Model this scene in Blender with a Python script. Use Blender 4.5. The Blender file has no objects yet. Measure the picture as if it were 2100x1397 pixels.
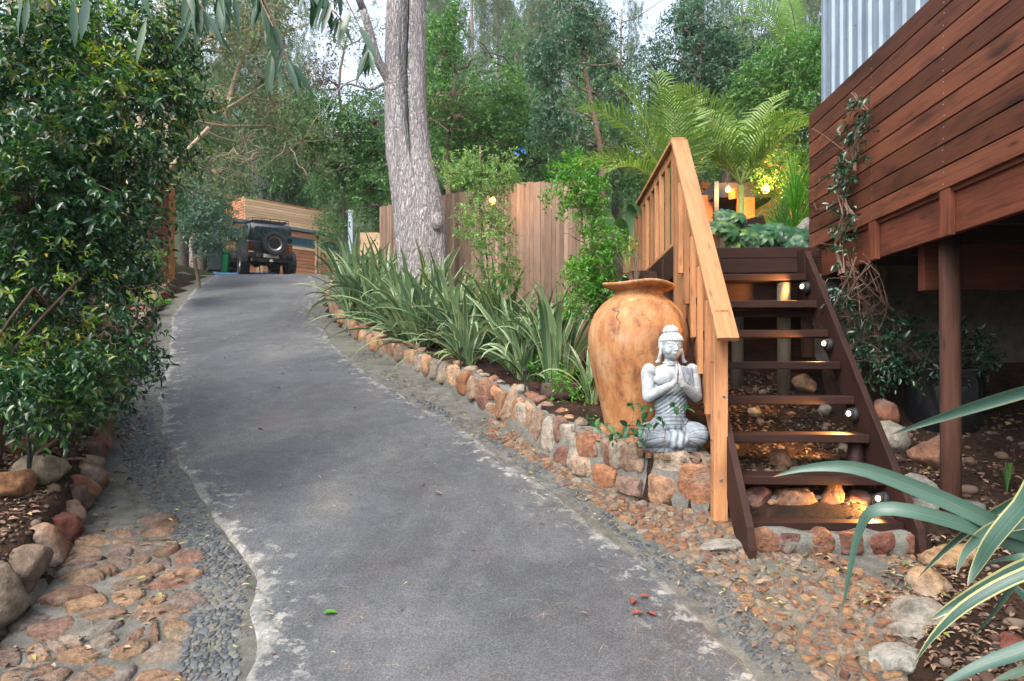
import bpy, math, random
import numpy as np
from mathutils import Vector, Matrix
C = bpy.context.scene.collection
sc = bpy.context.scene
R = math.radians
rnd = random.Random(7)
# ------------------------------------------------------------------ camera
F = 1400.0; CX = 1050.0; HY = 755.0; CH = 1.5          # focal and horizon row in photo pixels, eye height
cam_d = bpy.data.cameras.new("camera"); cam = bpy.data.objects.new("camera", cam_d); C.objects.link(cam)
cam.location = (0, 0, CH); cam.rotation_euler = (R(90), 0, 0)
cam_d.sensor_width = 36; cam_d.lens = 36 * F / 2100; cam_d.shift_y = (HY - 698.5) / 2100
cam_d.clip_start = 0.05; cam_d.clip_end = 600
sc.camera = cam
# ------------------------------------------------------------------ sky, sun, exposure
SUN_EL, SUN_AZ = 52, 215                                # azimuth clockwise from +Y (north)
w = bpy.data.worlds.new("World"); sc.world = w; w.use_nodes = True
wn = w.node_tree.nodes; wl = w.node_tree.links
sky = wn.new("ShaderNodeTexSky"); sky.sky_type = 'NISHITA'; sky.sun_disc = False
sky.sun_elevation = R(SUN_EL); sky.sun_rotation = R(SUN_AZ)
sky.air_density = 1.0; sky.dust_density = 6.0; sky.ozone_density = 1.0
wn["Background"].inputs[1].default_value = 0.15
hs_ = wn.new("ShaderNodeHueSaturation"); hs_.inputs["Saturation"].default_value = .6; hs_.inputs["Value"].default_value = 2.1     # thin bright cloud
wl.new(sky.outputs[0], hs_.inputs["Color"]); wl.new(hs_.outputs[0], wn["Background"].inputs[0])
sd = bpy.data.lights.new("sun", 'SUN'); sd.energy = .5; sd.angle = R(40); sd.color = (1.0, 0.985, 0.97)
so = bpy.data.objects.new("sun", sd); C.objects.link(so)
so.rotation_euler = (R(90 - SUN_EL), 0, R(180 - SUN_AZ)); so.location = (0, 0, 30)
sc.view_settings.view_transform = 'Standard'; sc.view_settings.look = 'None'
sc.view_settings.gamma = 1; sc.view_settings.exposure = 0.80
sc.cycles.use_denoising = True
sc.cycles.max_bounces = 8; sc.cycles.diffuse_bounces = 4; sc.cycles.transparent_max_bounces = 8

# ------------------------------------------------------------------ numeric helpers
def P(px, py, Y): return Vector(((px - CX) / F * Y, Y, CH + (HY - py) / F * Y))
def _h(ix, iy, iz, s):
    n = (ix * 73856093) ^ (iy * 19349663) ^ (iz * 83492791) ^ (s * 2654435761)
    n = (n ^ (n >> 13)) * 1274126177 & 0x7fffffff
    n = (n ^ (n >> 16)) * 668265263 & 0x7fffffff
    return (n & 0xffff) / 65535.0
def vnoise(x, y, z, s=0):
    x, y, z = [np.asarray(a, float) for a in np.broadcast_arrays(x, y, z)]
    i, j, k = np.floor(x).astype(np.int64), np.floor(y).astype(np.int64), np.floor(z).astype(np.int64)
    u, v, t = x - i, y - j, z - k
    u, v, t = [a * a * (3 - 2 * a) for a in (u, v, t)]
    r = 0
    for a in (0, 1):
        for b in (0, 1):
            for c in (0, 1):
                r = r + _h(i + a, j + b, k + c, s) * (u if a else 1 - u) * (v if b else 1 - v) * (t if c else 1 - t)
    return r * 2 - 1
def fbm(x, y, z, s=0, o=3):
    r = 0; a = 1; f = 1
    for q in range(o):
        r = r + a * vnoise(x * f, y * f, z * f, s + q); a *= .5; f *= 2.03
    return r
def interp(tab):
    ys = [a for a, b in tab]; xs = [b for a, b in tab]
    return lambda y: np.interp(y, ys, xs)
def sstep(a, b, x):
    t = np.clip((np.asarray(x, float) - a) / (b - a), 0, 1); return t * t * (3 - 2 * t)

# ------------------------------------------------------------------ mesh helpers
def np_mesh(name, V, faces, uv=None, smooth=False):
    """V (n,3); faces: list of int arrays (m,k); uv: list of arrays (m,k,2) or None"""
    me = bpy.data.meshes.new(name)
    V = np.ascontiguousarray(V, dtype=np.float32)
    me.vertices.add(len(V)); me.vertices.foreach_set("co", V.ravel())
    faces = [np.asarray(f, dtype=np.int32) for f in faces if len(f)]
    nl = sum(f.size for f in faces); nf = sum(len(f) for f in faces)
    me.loops.add(nl); me.polygons.add(nf)
    li = np.concatenate([f.ravel() for f in faces]); me.loops.foreach_set("vertex_index", li)
    tot = np.concatenate([np.full(len(f), f.shape[1], np.int32) for f in faces])
    st = np.concatenate([[0], np.cumsum(tot)[:-1]]).astype(np.int32)
    me.polygons.foreach_set("loop_start", st); me.polygons.foreach_set("loop_total", tot)
    if smooth: me.polygons.foreach_set("use_smooth", np.ones(nf, bool))
    me.update(calc_edges=True); me.validate()
    if uv is not None:
        l = me.uv_layers.new(name="UVMap")
        l.data.foreach_set("uv", np.concatenate([np.asarray(u, np.float32).ravel() for u in uv]))
    return me
class MB:
    """collects shapes, builds ONE mesh object"""
    def __init__(s): s.v = []; s.f = []; s.uv = []; s.n = 0
    def add(s, V, faces, uvs=None):
        V = [tuple(a) for a in V]; s.v += V
        for q, f in enumerate(faces):
            s.f.append(tuple(i + s.n for i in f))
            s.uv.append(uvs[q] if uvs else [(V[i][0] + V[i][2], V[i][1] + V[i][2]) for i in f])
        s.n += len(V)
    def box(s, lo, hi, M=None, taper=None):
        x0, y0, z0 = lo; x1, y1, z1 = hi
        V = [Vector(c) for c in ((x0,y0,z0),(x1,y0,z0),(x1,y1,z0),(x0,y1,z0),(x0,y0,z1),(x1,y0,z1),(x1,y1,z1),(x0,y1,z1))]
        if M: V = [M @ v for v in V]
        Fc = [(0,3,2,1),(4,5,6,7),(0,1,5,4),(1,2,6,5),(2,3,7,6),(3,0,4,7)]
        d = (x1-x0, y1-y0, z1-z0); ax = max(range(3), key=lambda a: d[a]); o = rnd.random() * 50
        L = [(x0,y0,z0),(x1,y0,z0),(x1,y1,z0),(x0,y1,z0),(x0,y0,z1),(x1,y0,z1),(x1,y1,z1),(x0,y1,z1)]
        oth = [a for a in range(3) if a != ax]
        uv = [[(L[i][ax] + o, L[i][oth[0]] + L[i][oth[1]] + o * .37) for i in f] for f in Fc]
        s.add(V, Fc, uv); return s
    def beam(s, p0, p1, wd, ht, up=(0,0,1), off=(0,0)):
        """box along p0->p1, wd across, ht along up"""
        p0, p1 = Vector(p0), Vector(p1); d = (p1 - p0); L = d.length; d.normalize()
        side = d.cross(Vector(up)).normalized(); u = side.cross(d).normalized()
        M = Matrix((side, d, u)).transposed().to_4x4(); M.translation = p0
        return s.box((-wd/2 + off[0], 0, -ht/2 + off[1]), (wd/2 + off[0], L, ht/2 + off[1]), M)
    def tube(s, pts, rad, n=8, cap=True, flat=None):
        pts = [Vector(p) for p in pts]; N = len(pts)
        if not hasattr(rad, '__len__'): rad = [rad] * N
        ref = None; V = []; acc = 0; us = []
        for i, p in enumerate(pts):
            d = (pts[min(i+1, N-1)] - pts[max(i-1, 0)])
            if d.length < 1e-9: d = Vector((0,0,1))
            d.normalize()
            if ref is None:
                ref = d.orthogonal().normalized()
            ref = (ref - d * ref.dot(d)).normalized(); b = d.cross(ref)
            if i: acc += (p - pts[i-1]).length
            us.append(acc)
            for k in range(n):
                a = 2 * math.pi * k / n
                V.append(p + (ref * math.cos(a) + b * math.sin(a)) * rad[i])
        Fc = []; uv = []; o = rnd.random() * 20
        for i in range(N - 1):
            for k in range(n):
                k2 = (k + 1) % n
                Fc.append((i*n+k, i*n+k2, (i+1)*n+k2, (i+1)*n+k))
                c = 2 * math.pi * rad[i]
                uv.append([(us[i]+o, k/n*c), (us[i]+o, (k+1)/n*c), (us[i+1]+o, (k+1)/n*c), (us[i+1]+o, k/n*c)])
        if cap:
            Fc.append(tuple(range(n))[::-1]); uv.append([(o, 0)] * n)
            Fc.append(tuple((N-1)*n + k for k in range(n))); uv.append([(o, 0)] * n)
        s.add(V, Fc, uv); return s
    def lathe(s, prof, n=32, M=None, close=True):
        V = []; N = len(prof)
        for r, z in prof:
            for k in range(n):
                a = 2*math.pi*k/n; v = Vector((r*math.cos(a), r*math.sin(a), z)); V.append(M @ v if M else v)
        Fc = []
        for i in range(N-1):
            for k in range(n):
                k2 = (k+1) % n; Fc.append((i*n+k, i*n+k2, (i+1)*n+k2, (i+1)*n+k))
        if close:
            Fc.append(tuple(range(n))[::-1]); Fc.append(tuple((N-1)*n+k for k in range(n)))
        s.add(V, Fc); return s
    def ell(s, c, r, n=16, m=10, M=None):
        V = []; c = Vector(c)
        for i in range(m+1):
            t = math.pi*i/m
            for k in range(n):
                a = 2*math.pi*k/n
                v = Vector((r[0]*math.sin(t)*math.cos(a), r[1]*math.sin(t)*math.sin(a), -r[2]*math.cos(t)))
                V.append(c + (M @ v if M else v))
        Fc = []
        for i in range(m):
            for k in range(n):
                k2 = (k+1) % n
                if i == 0: Fc.append((i*n+k, (i+1)*n+k2, (i+1)*n+k)[::-1] if False else (0*n+k, (i+1)*n+k2, (i+1)*n+k))
                elif i == m-1: Fc.append((i*n+k, i*n+k2, (i+1)*n+k))
                else: Fc.append((i*n+k, i*n+k2, (i+1)*n+k2, (i+1)*n+k))
        s.add(V, Fc); return s
    def build(s, name, mat, parent=None, smooth=False, bevel=0, loc=None):
        me = bpy.data.meshes.new(name); me.from_pydata(s.v, [], s.f)
        l = me.uv_layers.new(name="UVMap")
        l.data.foreach_set("uv", np.array([c for f in s.uv for c in f], np.float32).ravel())
        return link(name, me, mat, parent, smooth, bevel)
def link(name, me, mat, parent=None, smooth=False, bevel=0):
    if smooth: me.polygons.foreach_set("use_smooth", np.ones(len(me.polygons), bool))
    if mat and not me.materials: me.materials.append(mat)
    o = bpy.data.objects.new(name, me); C.objects.link(o)
    if parent: o.parent = parent
    if bevel:
        b = o.modifiers.new("bevel", 'BEVEL'); b.width = bevel; b.segments = 2; b.limit_method = 'ANGLE'
    return o
def thing(name, label, cat, loc=(0,0,0), rz=0, group=None, kind=None):
    o = bpy.data.objects.new(name, None); C.objects.link(o); o.empty_display_size = .1
    o.location = loc; o.rotation_euler = (0, 0, rz)
    return tag(o, label, cat, group, kind)
def tag(o, label, cat, group=None, kind=None):
    if label: o['label'] = label
    if cat: o['category'] = cat
    if group: o['group'] = group
    if kind: o['kind'] = kind
    return o
def struct(o): o['kind'] = 'structure'; return o
def put(o, parent, base):
    """parent world-space mesh o under an empty standing at base"""
    o.parent = parent; o.matrix_parent_inverse = Matrix.Translation(-Vector(base)); return o

# ------------------------------------------------------------------ materials
class NT:
    def __init__(s, name):
        s.m = bpy.data.materials.new(name); s.m.use_nodes = True; s.t = s.m.node_tree; s.n = s.t.nodes
        s.b = s.n["Principled BSDF"]; s.out = s.n["Material Output"]
    def N(s, typ, **k):
        n = s.n.new("ShaderNode" + typ)
        for a, b in k.items():
            if a.startswith('_'): setattr(n, a[1:], b)
        return n
    def L(s, a, b): s.t.links.new(a, b)
    def set(s, **k):
        for a, b in k.items(): s.b.inputs[a.replace('_', ' ')].default_value = b
    def coord(s, kind='Object', scale=(1,1,1), src=None):
        if kind == 'World':
            tc = s.N('NewGeometry').outputs['Position']
        else: tc = s.N('TexCoord').outputs[kind]
        mp = s.N('Mapping'); mp.inputs['Scale'].default_value = scale; s.L(tc, mp.inputs[0]); return mp.outputs[0]
    def noise(s, vec, scale, detail=4, rough=.55, dist=0, dim='3D'):
        n = s.N('TexNoise', _noise_dimensions=dim); n.inputs['Scale'].default_value = scale; n.inputs['Detail'].default_value = detail
        n.inputs['Roughness'].default_value = rough; n.inputs['Distortion'].default_value = dist
        if vec is not None: s.L(vec, n.inputs['Vector'])
        return n.outputs[0]
    def vor(s, vec, scale, feat='F1', out=0, rand=1):
        n = s.N('TexVoronoi', _feature=feat); n.inputs['Scale'].default_value = scale; n.inputs['Randomness'].default_value = rand
        s.L(vec, n.inputs['Vector']); return n.outputs[out]
    def ramp(s, fac, stops, interp='LINEAR'):
        n = s.N('ValToRGB'); cr = n.color_ramp; cr.interpolation = interp
        while len(cr.elements) < len(stops): cr.elements.new(.5)
        for e, (p, c) in zip(cr.elements, stops):
            e.position = p; e.color = (*c, 1) if hasattr(c, '__len__') else (c, c, c, 1)
        s.L(fac, n.inputs[0]); return n.outputs[0]
    def mix(s, fac, a, b, mode='MIX'):
        n = s.N('Mix', _data_type='RGBA', _blend_type=mode)
        for sock, v in ((n.inputs[0], fac), (n.inputs[6], a), (n.inputs[7], b)):
            if hasattr(v, 'is_linked') or hasattr(v, 'links'): s.L(v, sock)
            elif hasattr(v, '__len__'): sock.default_value = (*v, 1)
            else: sock.default_value = v if sock == n.inputs[0] else (v, v, v, 1)
        return n.outputs[2]
    def math(s, op, a, b=0, clamp=False):
        n = s.N('Math', _operation=op, _use_clamp=clamp)
        for sock, v in ((n.inputs[0], a), (n.inputs[1], b)):
            if hasattr(v, 'links'): s.L(v, sock)
            else: sock.default_value = v
        return n.outputs[0]
    def island(s): 
        a = s.N('NewGeometry').outputs['Random Per Island']; b = s.N('ObjectInfo').outputs['Random']
        return s.math('FRACT', s.math('ADD', a, b))
    def col(s, c): s.L(c, s.b.inputs['Base Color'])
    def bump(s, h, strength=.5, dist=.01, prev=None):
        n = s.N('Bump'); n.inputs['Strength'].default_value = strength; n.inputs['Distance'].default_value = dist
        s.L(h, n.inputs['Height'])
        if prev is not None: s.L(prev, n.inputs['Normal'])
        s.L(n.outputs[0], s.b.inputs['Normal']); return n.outputs[0]

def mat_wood(name, c1, c2, dark, rough=.6, knots=True, gs=1.0, spread=.35, patch=.5):
    t = NT(name); u = t.coord('UV', (1.2*gs, 26*gs, 1)); u2 = t.coord('UV', (1, 1, 1))
    g = t.noise(u, 2.2, 6, .6, .4)
    c = t.ramp(g, [(.25, c2), (.55, c1), (.8, tuple(min(1, x*1.15) for x in c1))])
    u3 = t.coord('UV', (.8, 3.2, 1)); pt = t.noise(u3, 2.0, 4, .6, .3)
    c = t.mix(t.ramp(pt, [(.5, 0), (.72, 1)]), c, dark) if patch <= 0 else t.mix(t.math('MULTIPLY', t.ramp(pt, [(.48, 0), (.72, 1)]), patch), c, dark)
    isl = t.island()
    br = t.ramp(isl, [(0, 1 - spread), (1, 1 + spread*.35)])
    c = t.mix(1, c, br, 'MULTIPLY')
    if knots:
        k = t.vor(t.coord('UV', (1.3, 6, 1)), 1.9); kk = t.ramp(k, [(.05, 1), (.17, 0)])
        c = t.mix(t.math('MULTIPLY', kk, .75), c, dark)
    t.col(c); t.set(Roughness=min(1, rough+.1), Specular_IOR_Level=.15)
    h = t.math('ADD', g, t.math('MULTIPLY', t.noise(u, 9, 3), .4))
    t.bump(h, .35, .004); return t.m

def mat_leaf(name, stops, rough=.4, spec=.5, trans=.3, var=.35, nscale=1.6, sheen=None):
    t = NT(name); isl = t.island()
    nz = t.noise(t.coord('World'), nscale, 2, .5)
    f = t.math('ADD', t.math('MULTIPLY', isl, 1 - var), t.math('MULTIPLY', t.math('SUBTRACT', nz, .25), var * 2), True)
    c = t.ramp(f, stops); t.col(c)
    t.set(Roughness=rough); t.b.inputs['Specular IOR Level'].default_value = spec
    tr = t.N('BsdfTranslucent'); hs = t.N('HueSaturation'); hs.inputs['Saturation'].default_value = 1.15; hs.inputs['Value'].default_value = 1.5
    hs.inputs['Hue'].default_value = .485
    t.L(c, hs.inputs['Color']); t.L(hs.outputs[0], tr.inputs[0])
    ms = t.N('MixShader'); ms.inputs[0].default_value = trans
    t.L(t.b.outputs[0], ms.inputs[1]); t.L(tr.outputs[0], ms.inputs[2]); t.L(ms.outputs[0], t.out.inputs[0])
    return t.m

STONE = [(0, (.24,.11,.055)), (.16, (.16,.085,.06)), (.3, (.31,.175,.095)), (.45, (.19,.15,.12)), (.6, (.34,.22,.125)), (.74, (.15,.075,.055)), (.86, (.28,.255,.21)), (1, (.32,.165,.085))]
def mat_stone(name, stops=STONE, moss=.3, scale=1.0, rough=.85, bright=1.0, bstr=.8):
    t = NT(name); isl = t.island(); c = t.ramp(isl, [(p, tuple(x*bright for x in q)) for p, q in stops])
    v = t.coord('World'); n = t.noise(v, 9*scale, 6, .65)
    c = t.mix(1, c, t.ramp(n, [(.3, .55), (.5, 1), (.75, 1.35)]), 'MULTIPLY')
    n3 = t.noise(v, 3.1*scale, 4, .6); c = t.mix(t.math('MULTIPLY', t.ramp(n3, [(.55, 0), (.68, 1)]), .55), c, (.24*bright, .225*bright, .195*bright))
    n4 = t.noise(v, 5.3*scale, 3, .6, 1); c = t.mix(t.math('MULTIPLY', t.ramp(n4, [(.6, 0), (.7, 1)]), .5), c, (.09*bright, .045*bright, .03*bright))
    if moss:
        m = t.ramp(t.noise(v, 2.3, 5, .7), [(.58, 0), (.66, 1)]); c = t.mix(t.math('MULTIPLY', m, moss), c, (.06, .075, .03))
    n5 = t.noise(v, 26*scale, 5, .75); c = t.mix(1, c, t.ramp(n5, [(.35, .6), (.5, 1), (.65, 1.3)]), 'MULTIPLY')
    t.col(c); t.set(Roughness=rough, Specular_IOR_Level=.25)
    t.bump(t.math('ADD', n, t.math('MULTIPLY', t.noise(v, 45*scale, 5, .7), .8)), bstr, .03); return t.m
# ================================================================== materials
M = {}
M['deck'] = mat_wood('deck_cladding', (.135,.048,.026), (.075,.025,.015), (.018,.009,.008), .42, True, 1.0, .5, .85)
M['deck_beam'] = mat_wood('deck_beam_wood', (.115,.036,.02), (.06,.019,.012), (.018,.009,.007), .5, True, 1.0, .35, .7)
M['dark_wood'] = mat_wood('stair_wood', (.030,.0135,.0105), (.016,.008,.0068), (.006,.004,.0035), .5, False, 1.0, .3, .6)
M['rail'] = mat_wood('railing_wood', (.39,.195,.092), (.28,.13,.058), (.11,.048,.024), .5, True, .8, .35, .5)
M['fence'] = mat_wood('fence_wood', (.27,.185,.14), (.185,.115,.083), (.095,.056,.042), .85, False, 1.2, .45, .55)
M['gate'] = mat_wood('gate_wood', (.42,.2,.11), (.3,.13,.07), (.12,.05,.035), .7, True, .6, .2, .5)
M['clad'] = mat_wood('cladding_wood', (.56,.40,.25), (.44,.29,.17), (.28,.16,.09), .7, True, .6, .2, .3)
M['redwood'] = mat_wood('redwood', (.16,.065,.04), (.09,.035,.025), (.05,.02,.015), .8, False, 1, .35, .5)
M['post'] = mat_wood('post_wood', (.065,.030,.021), (.033,.016,.012), (.010,.007,.006), .75, True, 1.0, .2, .8)
M['grey_post'] = mat_wood('grey_post_wood', (.10,.088,.066), (.06,.052,.04), (.03,.026,.02), .9, False, 1.0, .2, .5)
M['log'] = mat_wood('log_wood', (.07,.05,.04), (.03,.022,.018), (.012,.01,.01), .9, False, 1, .2, .6)
M['warm_wood'] = mat_wood('pavilion_wood', (.5,.17,.05), (.36,.11,.035), (.2,.06,.02), .5, False, 1, .2, .4)

def simple(name, col, rough=.5, metal=0, bump=None, spec=.35, coat=0):
    t = NT(name); t.set(Roughness=rough, Metallic=metal); t.b.inputs['Base Color'].default_value = (*col, 1)
    t.b.inputs['Specular IOR Level'].default_value = spec; t.b.inputs['Coat Weight'].default_value = coat
    v = t.coord('World'); n = t.noise(v, bump[0] if bump else 12, 4)
    t.col(t.mix(1, t.mix(1, col, (1,1,1), 'MULTIPLY'), t.ramp(n, [(.3, .82), (.7, 1.12)]), 'MULTIPLY'))
    if bump: t.bump(n, bump[1], bump[2])
    return t.m
M['black_paint'] = simple('black_car_paint', (.012,.019,.03), .2, 0, None, .5, .6)
M['black_plastic'] = simple('black_plastic', (.014,.016,.019), .55)
M['rubber'] = simple('tyre_rubber', (.022,.025,.029), .8, 0, (60, .4, .01))
M['rim'] = simple('wheel_metal', (.45,.42,.38), .3, .9)
M['car_glass'] = simple('car_glass', (.02,.035,.04), .06, 0, None, .8, .5)
M['steel'] = simple('painted_steel', (.12,.15,.18), .5, .2)
M['win_glass'] = simple('dark_window_glass', (.03,.075,.10), .12)
M['white_metal'] = simple('white_plate', (.7,.7,.66), .4)
M['red_glass'] = simple('tail_light_red', (.09,.012,.012), .15)
M['amber'] = simple('amber_marker', (.7,.42,.1), .3)
M['green_bin'] = simple('green_plastic', (.02,.34,.09), .4)
M['dark_bin'] = simple('dark_plastic', (.03,.045,.05), .5)
M['blue'] = simple('blue_plastic', (.01,.12,.3), .4)
M['black_pot'] = simple('black_glaze', (.01,.012,.015), .12, 0, None, .7)
M['roofing'] = simple('roof_sheet', (.06,.05,.05), .6)
M['white_wall'] = simple('white_plaster', (.42,.45,.46), .8)
M['grey_box'] = simple('grey_plastic', (.28,.34,.40), .45)
M['dark_post'] = simple('dark_blue_paint', (.02,.035,.06), .5)
M['bulb'] = None
def emit(name, col, s):
    t = NT(name); t.b.inputs['Emission Color'].default_value = (*col, 1); t.b.inputs['Emission Strength'].default_value = s
    t.b.inputs['Base Color'].default_value = (*col, 1); return t.m
M['lens'] = emit('lamp_lens', (1, .72, .38), 4)
M['bulb'] = emit('warm_bulb', (1, .42, .08), 4.5)
M['led'] = emit('rear_glints', (.8, .85, .9), .0)

# corrugated sheet
t = NT('zinc_sheet'); v = t.coord('World'); n = t.noise(v, 2.5, 4)
zs = t.noise(t.coord('World', (9, 9, .35)), 2, 4, .6); t.col(t.mix(1, t.ramp(n, [(.3, (.15,.20,.26)), (.7, (.21,.27,.335))]), t.ramp(zs, [(.35, .7), (.6, 1.1)]), 'MULTIPLY')); t.set(Roughness=.5, Metallic=.15, Specular_IOR_Level=.35); t.bump(t.noise(v, 25, 3), .1, .004); M['zinc'] = t.m
# asphalt: UV = metres from the left and from the right edge
t = NT('asphalt'); v = t.coord('World'); uv = t.N('TexCoord').outputs['UV']; sp = t.N('SeparateXYZ'); t.L(uv, sp.inputs[0])
fine = t.math('ADD', t.math('MULTIPLY', t.noise(v, 75, 4, .8), .6), t.math('MULTIPLY', t.noise(v, 210, 2, .7), .4)); big = t.noise(v, .55, 5, .6, .4)
c = t.ramp(big, [(.3, (.040,.038,.042)), (.45, (.044,.049,.055)), (.6, (.059,.064,.071)), (.72, (.088,.088,.084))])
strk = t.noise(t.coord('World', (1.0, .5, 1)), .8, 6, .65, 1.2)
c = t.mix(t.math('MULTIPLY', t.ramp(strk, [(.45, 0), (.72, 1)]), .3), c, (.15,.142,.125))
mid = t.noise(v, 6, 5, .7); c = t.mix(1, c, t.ramp(mid, [(.3, .8), (.7, 1.18)]), 'MULTIPLY')
c = t.mix(t.math('MULTIPLY', t.ramp(t.noise(v, 2.2, 4, .65, .5), [(.63, 0), (.69, 1)]), .55), c, (.05,.047,.052))
rust = t.ramp(t.noise(v, .8, 3, .5, .5), [(.6, 0), (.72, 1)]); c = t.mix(t.math('MULTIPLY', rust, .35), c, (.095,.068,.062))
c = t.mix(1, c, t.ramp(fine, [(.38, .42), (.5, 1), (.62, 1.85)]), 'MULTIPLY')
spk = t.ramp(t.vor(v, 95), [(.14, 1), (.26, 0)]); c = t.mix(t.math('MULTIPLY', spk, t.ramp(mid, [(.45, 0), (.7, .55)])), c, (.27,.27,.26))
# cement spots and ragged cement margins
ed = t.math('MINIMUM', sp.outputs[0], sp.outputs[1]); en = t.math('ADD', ed, t.math('MULTIPLY', t.math('SUBTRACT', t.noise(v, 3.6, 6, .7), .5), .55))
em = t.ramp(en, [(.03, 1), (.085, 0)]); c = t.mix(t.math('MULTIPLY', em, .7), c, t.ramp(t.noise(v, 30, 4), [(.3, (.11,.112,.10)), (.7, (.25,.25,.23))]))
en2 = t.ramp(en, [(.08, .6), (.35, 0)]); sp2 = t.ramp(t.noise(v, 9, 5, .75), [(.55, 0), (.62, 1)]); c = t.mix(t.math('MULTIPLY', sp2, en2), c, (.33,.33,.3))
sp3 = t.ramp(t.noise(v, 3.6, 8, .8, .3), [(.66, 0), (.73, 1)]); c = t.mix(t.math('MULTIPLY', sp3, .4), c, (.24,.24,.225))
sp4 = t.ramp(t.noise(v, 14, 5, .75), [(.66, 0), (.72, 1)]); c = t.mix(t.math('MULTIPLY', sp4, .55), c, (.03,.032,.036))
sp5 = t.ramp(t.noise(v, 22, 4, .7), [(.68, 0), (.72, 1)]); c = t.mix(t.math('MULTIPLY', sp5, .4), c, (.2,.2,.19))
nzc = t.N('TexNoise'); nzc.inputs['Scale'].default_value = 2.2; nzc.inputs['Detail'].default_value = 6; t.L(v, nzc.inputs['Vector']); vmc = t.N('VectorMath', _operation='MULTIPLY_ADD'); t.L(nzc.outputs[1], vmc.inputs[0]); vmc.inputs[1].default_value = (.7,.7,.7); t.L(v, vmc.inputs[2])
ck = t.math('MULTIPLY', t.ramp(t.vor(vmc.outputs[0], .55, 'DISTANCE_TO_EDGE'), [(0, 1), (.003, 1), (.006, 0)]), t.ramp(t.noise(v, .9, 2), [(.5, 0), (.6, 1)])); c = t.mix(t.math('MULTIPLY', ck, .6), c, (.02,.02,.022))
t.col(c); t.set(Roughness=.78); t.bump(t.math('ADD', fine, t.math('MULTIPLY', t.noise(v, 40, 4), .8)), .6, .006); M['asphalt'] = t.m
# cement / mortar
def mat_cement(name, a, b, moss=.5):
    t = NT(name); v = t.coord('World'); n = t.noise(v, 7, 6, .7)
    c = t.ramp(n, [(.3, a), (.65, b)]); m = t.ramp(t.noise(v, 1.8, 5, .7), [(.52, 0), (.66, 1)])
    c = t.mix(t.math('MULTIPLY', m, moss), c, (.09,.095,.055)); s2 = t.noise(v, 90, 3)
    c = t.mix(1, c, t.ramp(s2, [(.3, .7), (.7, 1.2)]), 'MULTIPLY')
    t.col(c); t.set(Roughness=.9); t.bump(t.math('ADD', n, t.math('MULTIPLY', s2, .3)), .8, .02); return t.m
M['mortar'] = mat_cement('mortar', (.055,.057,.05), (.155,.158,.146), .6)
M['mortar_dirty'] = mat_cement('dirty_mortar', (.030,.030,.025), (.118,.117,.105), .55)
M['plaster'] = mat_cement('rough_plaster', (.06,.055,.045), (.125,.115,.10), .2)
# dark pebbles
t = NT('dark_pebbles'); c = t.ramp(t.island(), [(0, (.024,.030,.036)), (.4, (.042,.050,.057)), (.7, (.065,.073,.077)), (.88, (.085,.09,.085)), (1, (.07,.058,.04))])
t.col(c); t.set(Roughness=.55); M['pebble'] = t.m
M['stone'] = mat_stone('sandstone', STONE, .25)
M['boulder'] = mat_stone('boulder_stone', [(0, (.12,.04,.032)), (.2, (.17,.065,.035)), (.35, (.17,.145,.10)), (.5, (.085,.045,.04)), (.65, (.24,.13,.06)), (.8, (.15,.06,.045)), (1, (.2,.085,.04))], .3, .6)
M['flag'] = mat_stone('path_stone', [(0, (.13,.08,.06)), (.2, (.21,.13,.08)), (.4, (.11,.09,.08)), (.6, (.24,.15,.09)), (.8, (.145,.13,.115)), (1, (.17,.085,.06))], .5, 1.3, .85, 1, 1)
M['cobble'] = mat_stone('small_cobbles', [(0, (.20,.095,.05)), (.2, (.13,.07,.045)), (.4, (.25,.145,.075)), (.6, (.17,.105,.068)), (.8, (.2,.165,.12)), (1, (.12,.055,.04))], .4, 1.6)
M['pale_rock'] = mat_stone('pale_rock', [(0, (.22,.22,.20)), (1, (.20,.18,.145))], .15, .8)
M['tan_rock'] = mat_stone('tan_rock', [(0, (.27,.17,.09)), (1, (.23,.15,.085))], .1, .8)
# soil
t = NT('soil'); v = t.coord('World'); n = t.noise(v, 3, 6, .7)
c = t.ramp(n, [(.3, (.013,.009,.007)), (.5, (.030,.018,.013)), (.7, (.060,.034,.023))])
c = t.mix(1, c, t.ramp(t.vor(v, 28), [(0, .5), (.5, 1.3)]), 'MULTIPLY')
sp = t.N('SeparateXYZ'); t.L(v, sp.inputs[0])
far = t.ramp(t.math('MULTIPLY', sp.outputs[1], .02), [(.3, 0), (.5, 1)])
c = t.mix(far, c, (.035,.05,.02))
t.col(c); t.set(Roughness=.95, Specular_IOR_Level=.1); t.bump(t.math('ADD', n, t.noise(v, 35, 5, .7)), 1, .05); M['soil'] = t.m
# dry leaves, needles
def rampmat(name, stops, rough=.7, trans=0):
    if trans: return mat_leaf(name, stops, rough, .3, trans, 0)
    t = NT(name); t.col(t.ramp(t.island(), stops)); t.set(Roughness=rough); return t.m
M['red_leaf'] = rampmat('red_leaf', [(0, (.12,.022,.015)), (1, (.2,.045,.025))])
M['litter'] = rampmat('dry_leaves', [(0, (.07,.035,.022)), (.35, (.12,.065,.042)), (.6, (.19,.115,.075)), (.8, (.25,.18,.12)), (.93, (.22,.18,.05)), (1, (.09,.13,.03))])
M['soil_crumb'] = rampmat('soil_crumb', [(0, (.02,.013,.01)), (.4, (.055,.03,.02)), (.7, (.10,.055,.035)), (.9, (.11,.095,.075)), (1, (.14,.075,.045))], .9)
M['stray'] = rampmat('stray_leaf', [(0, (.10,.05,.03)), (.4, (.2,.13,.075)), (.7, (.32,.26,.17)), (.85, (.38,.33,.1)), (1, (.12,.18,.04))])
M['needle'] = rampmat('pine_needles', [(0, (.22,.13,.07)), (1, (.36,.26,.16))])
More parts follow.
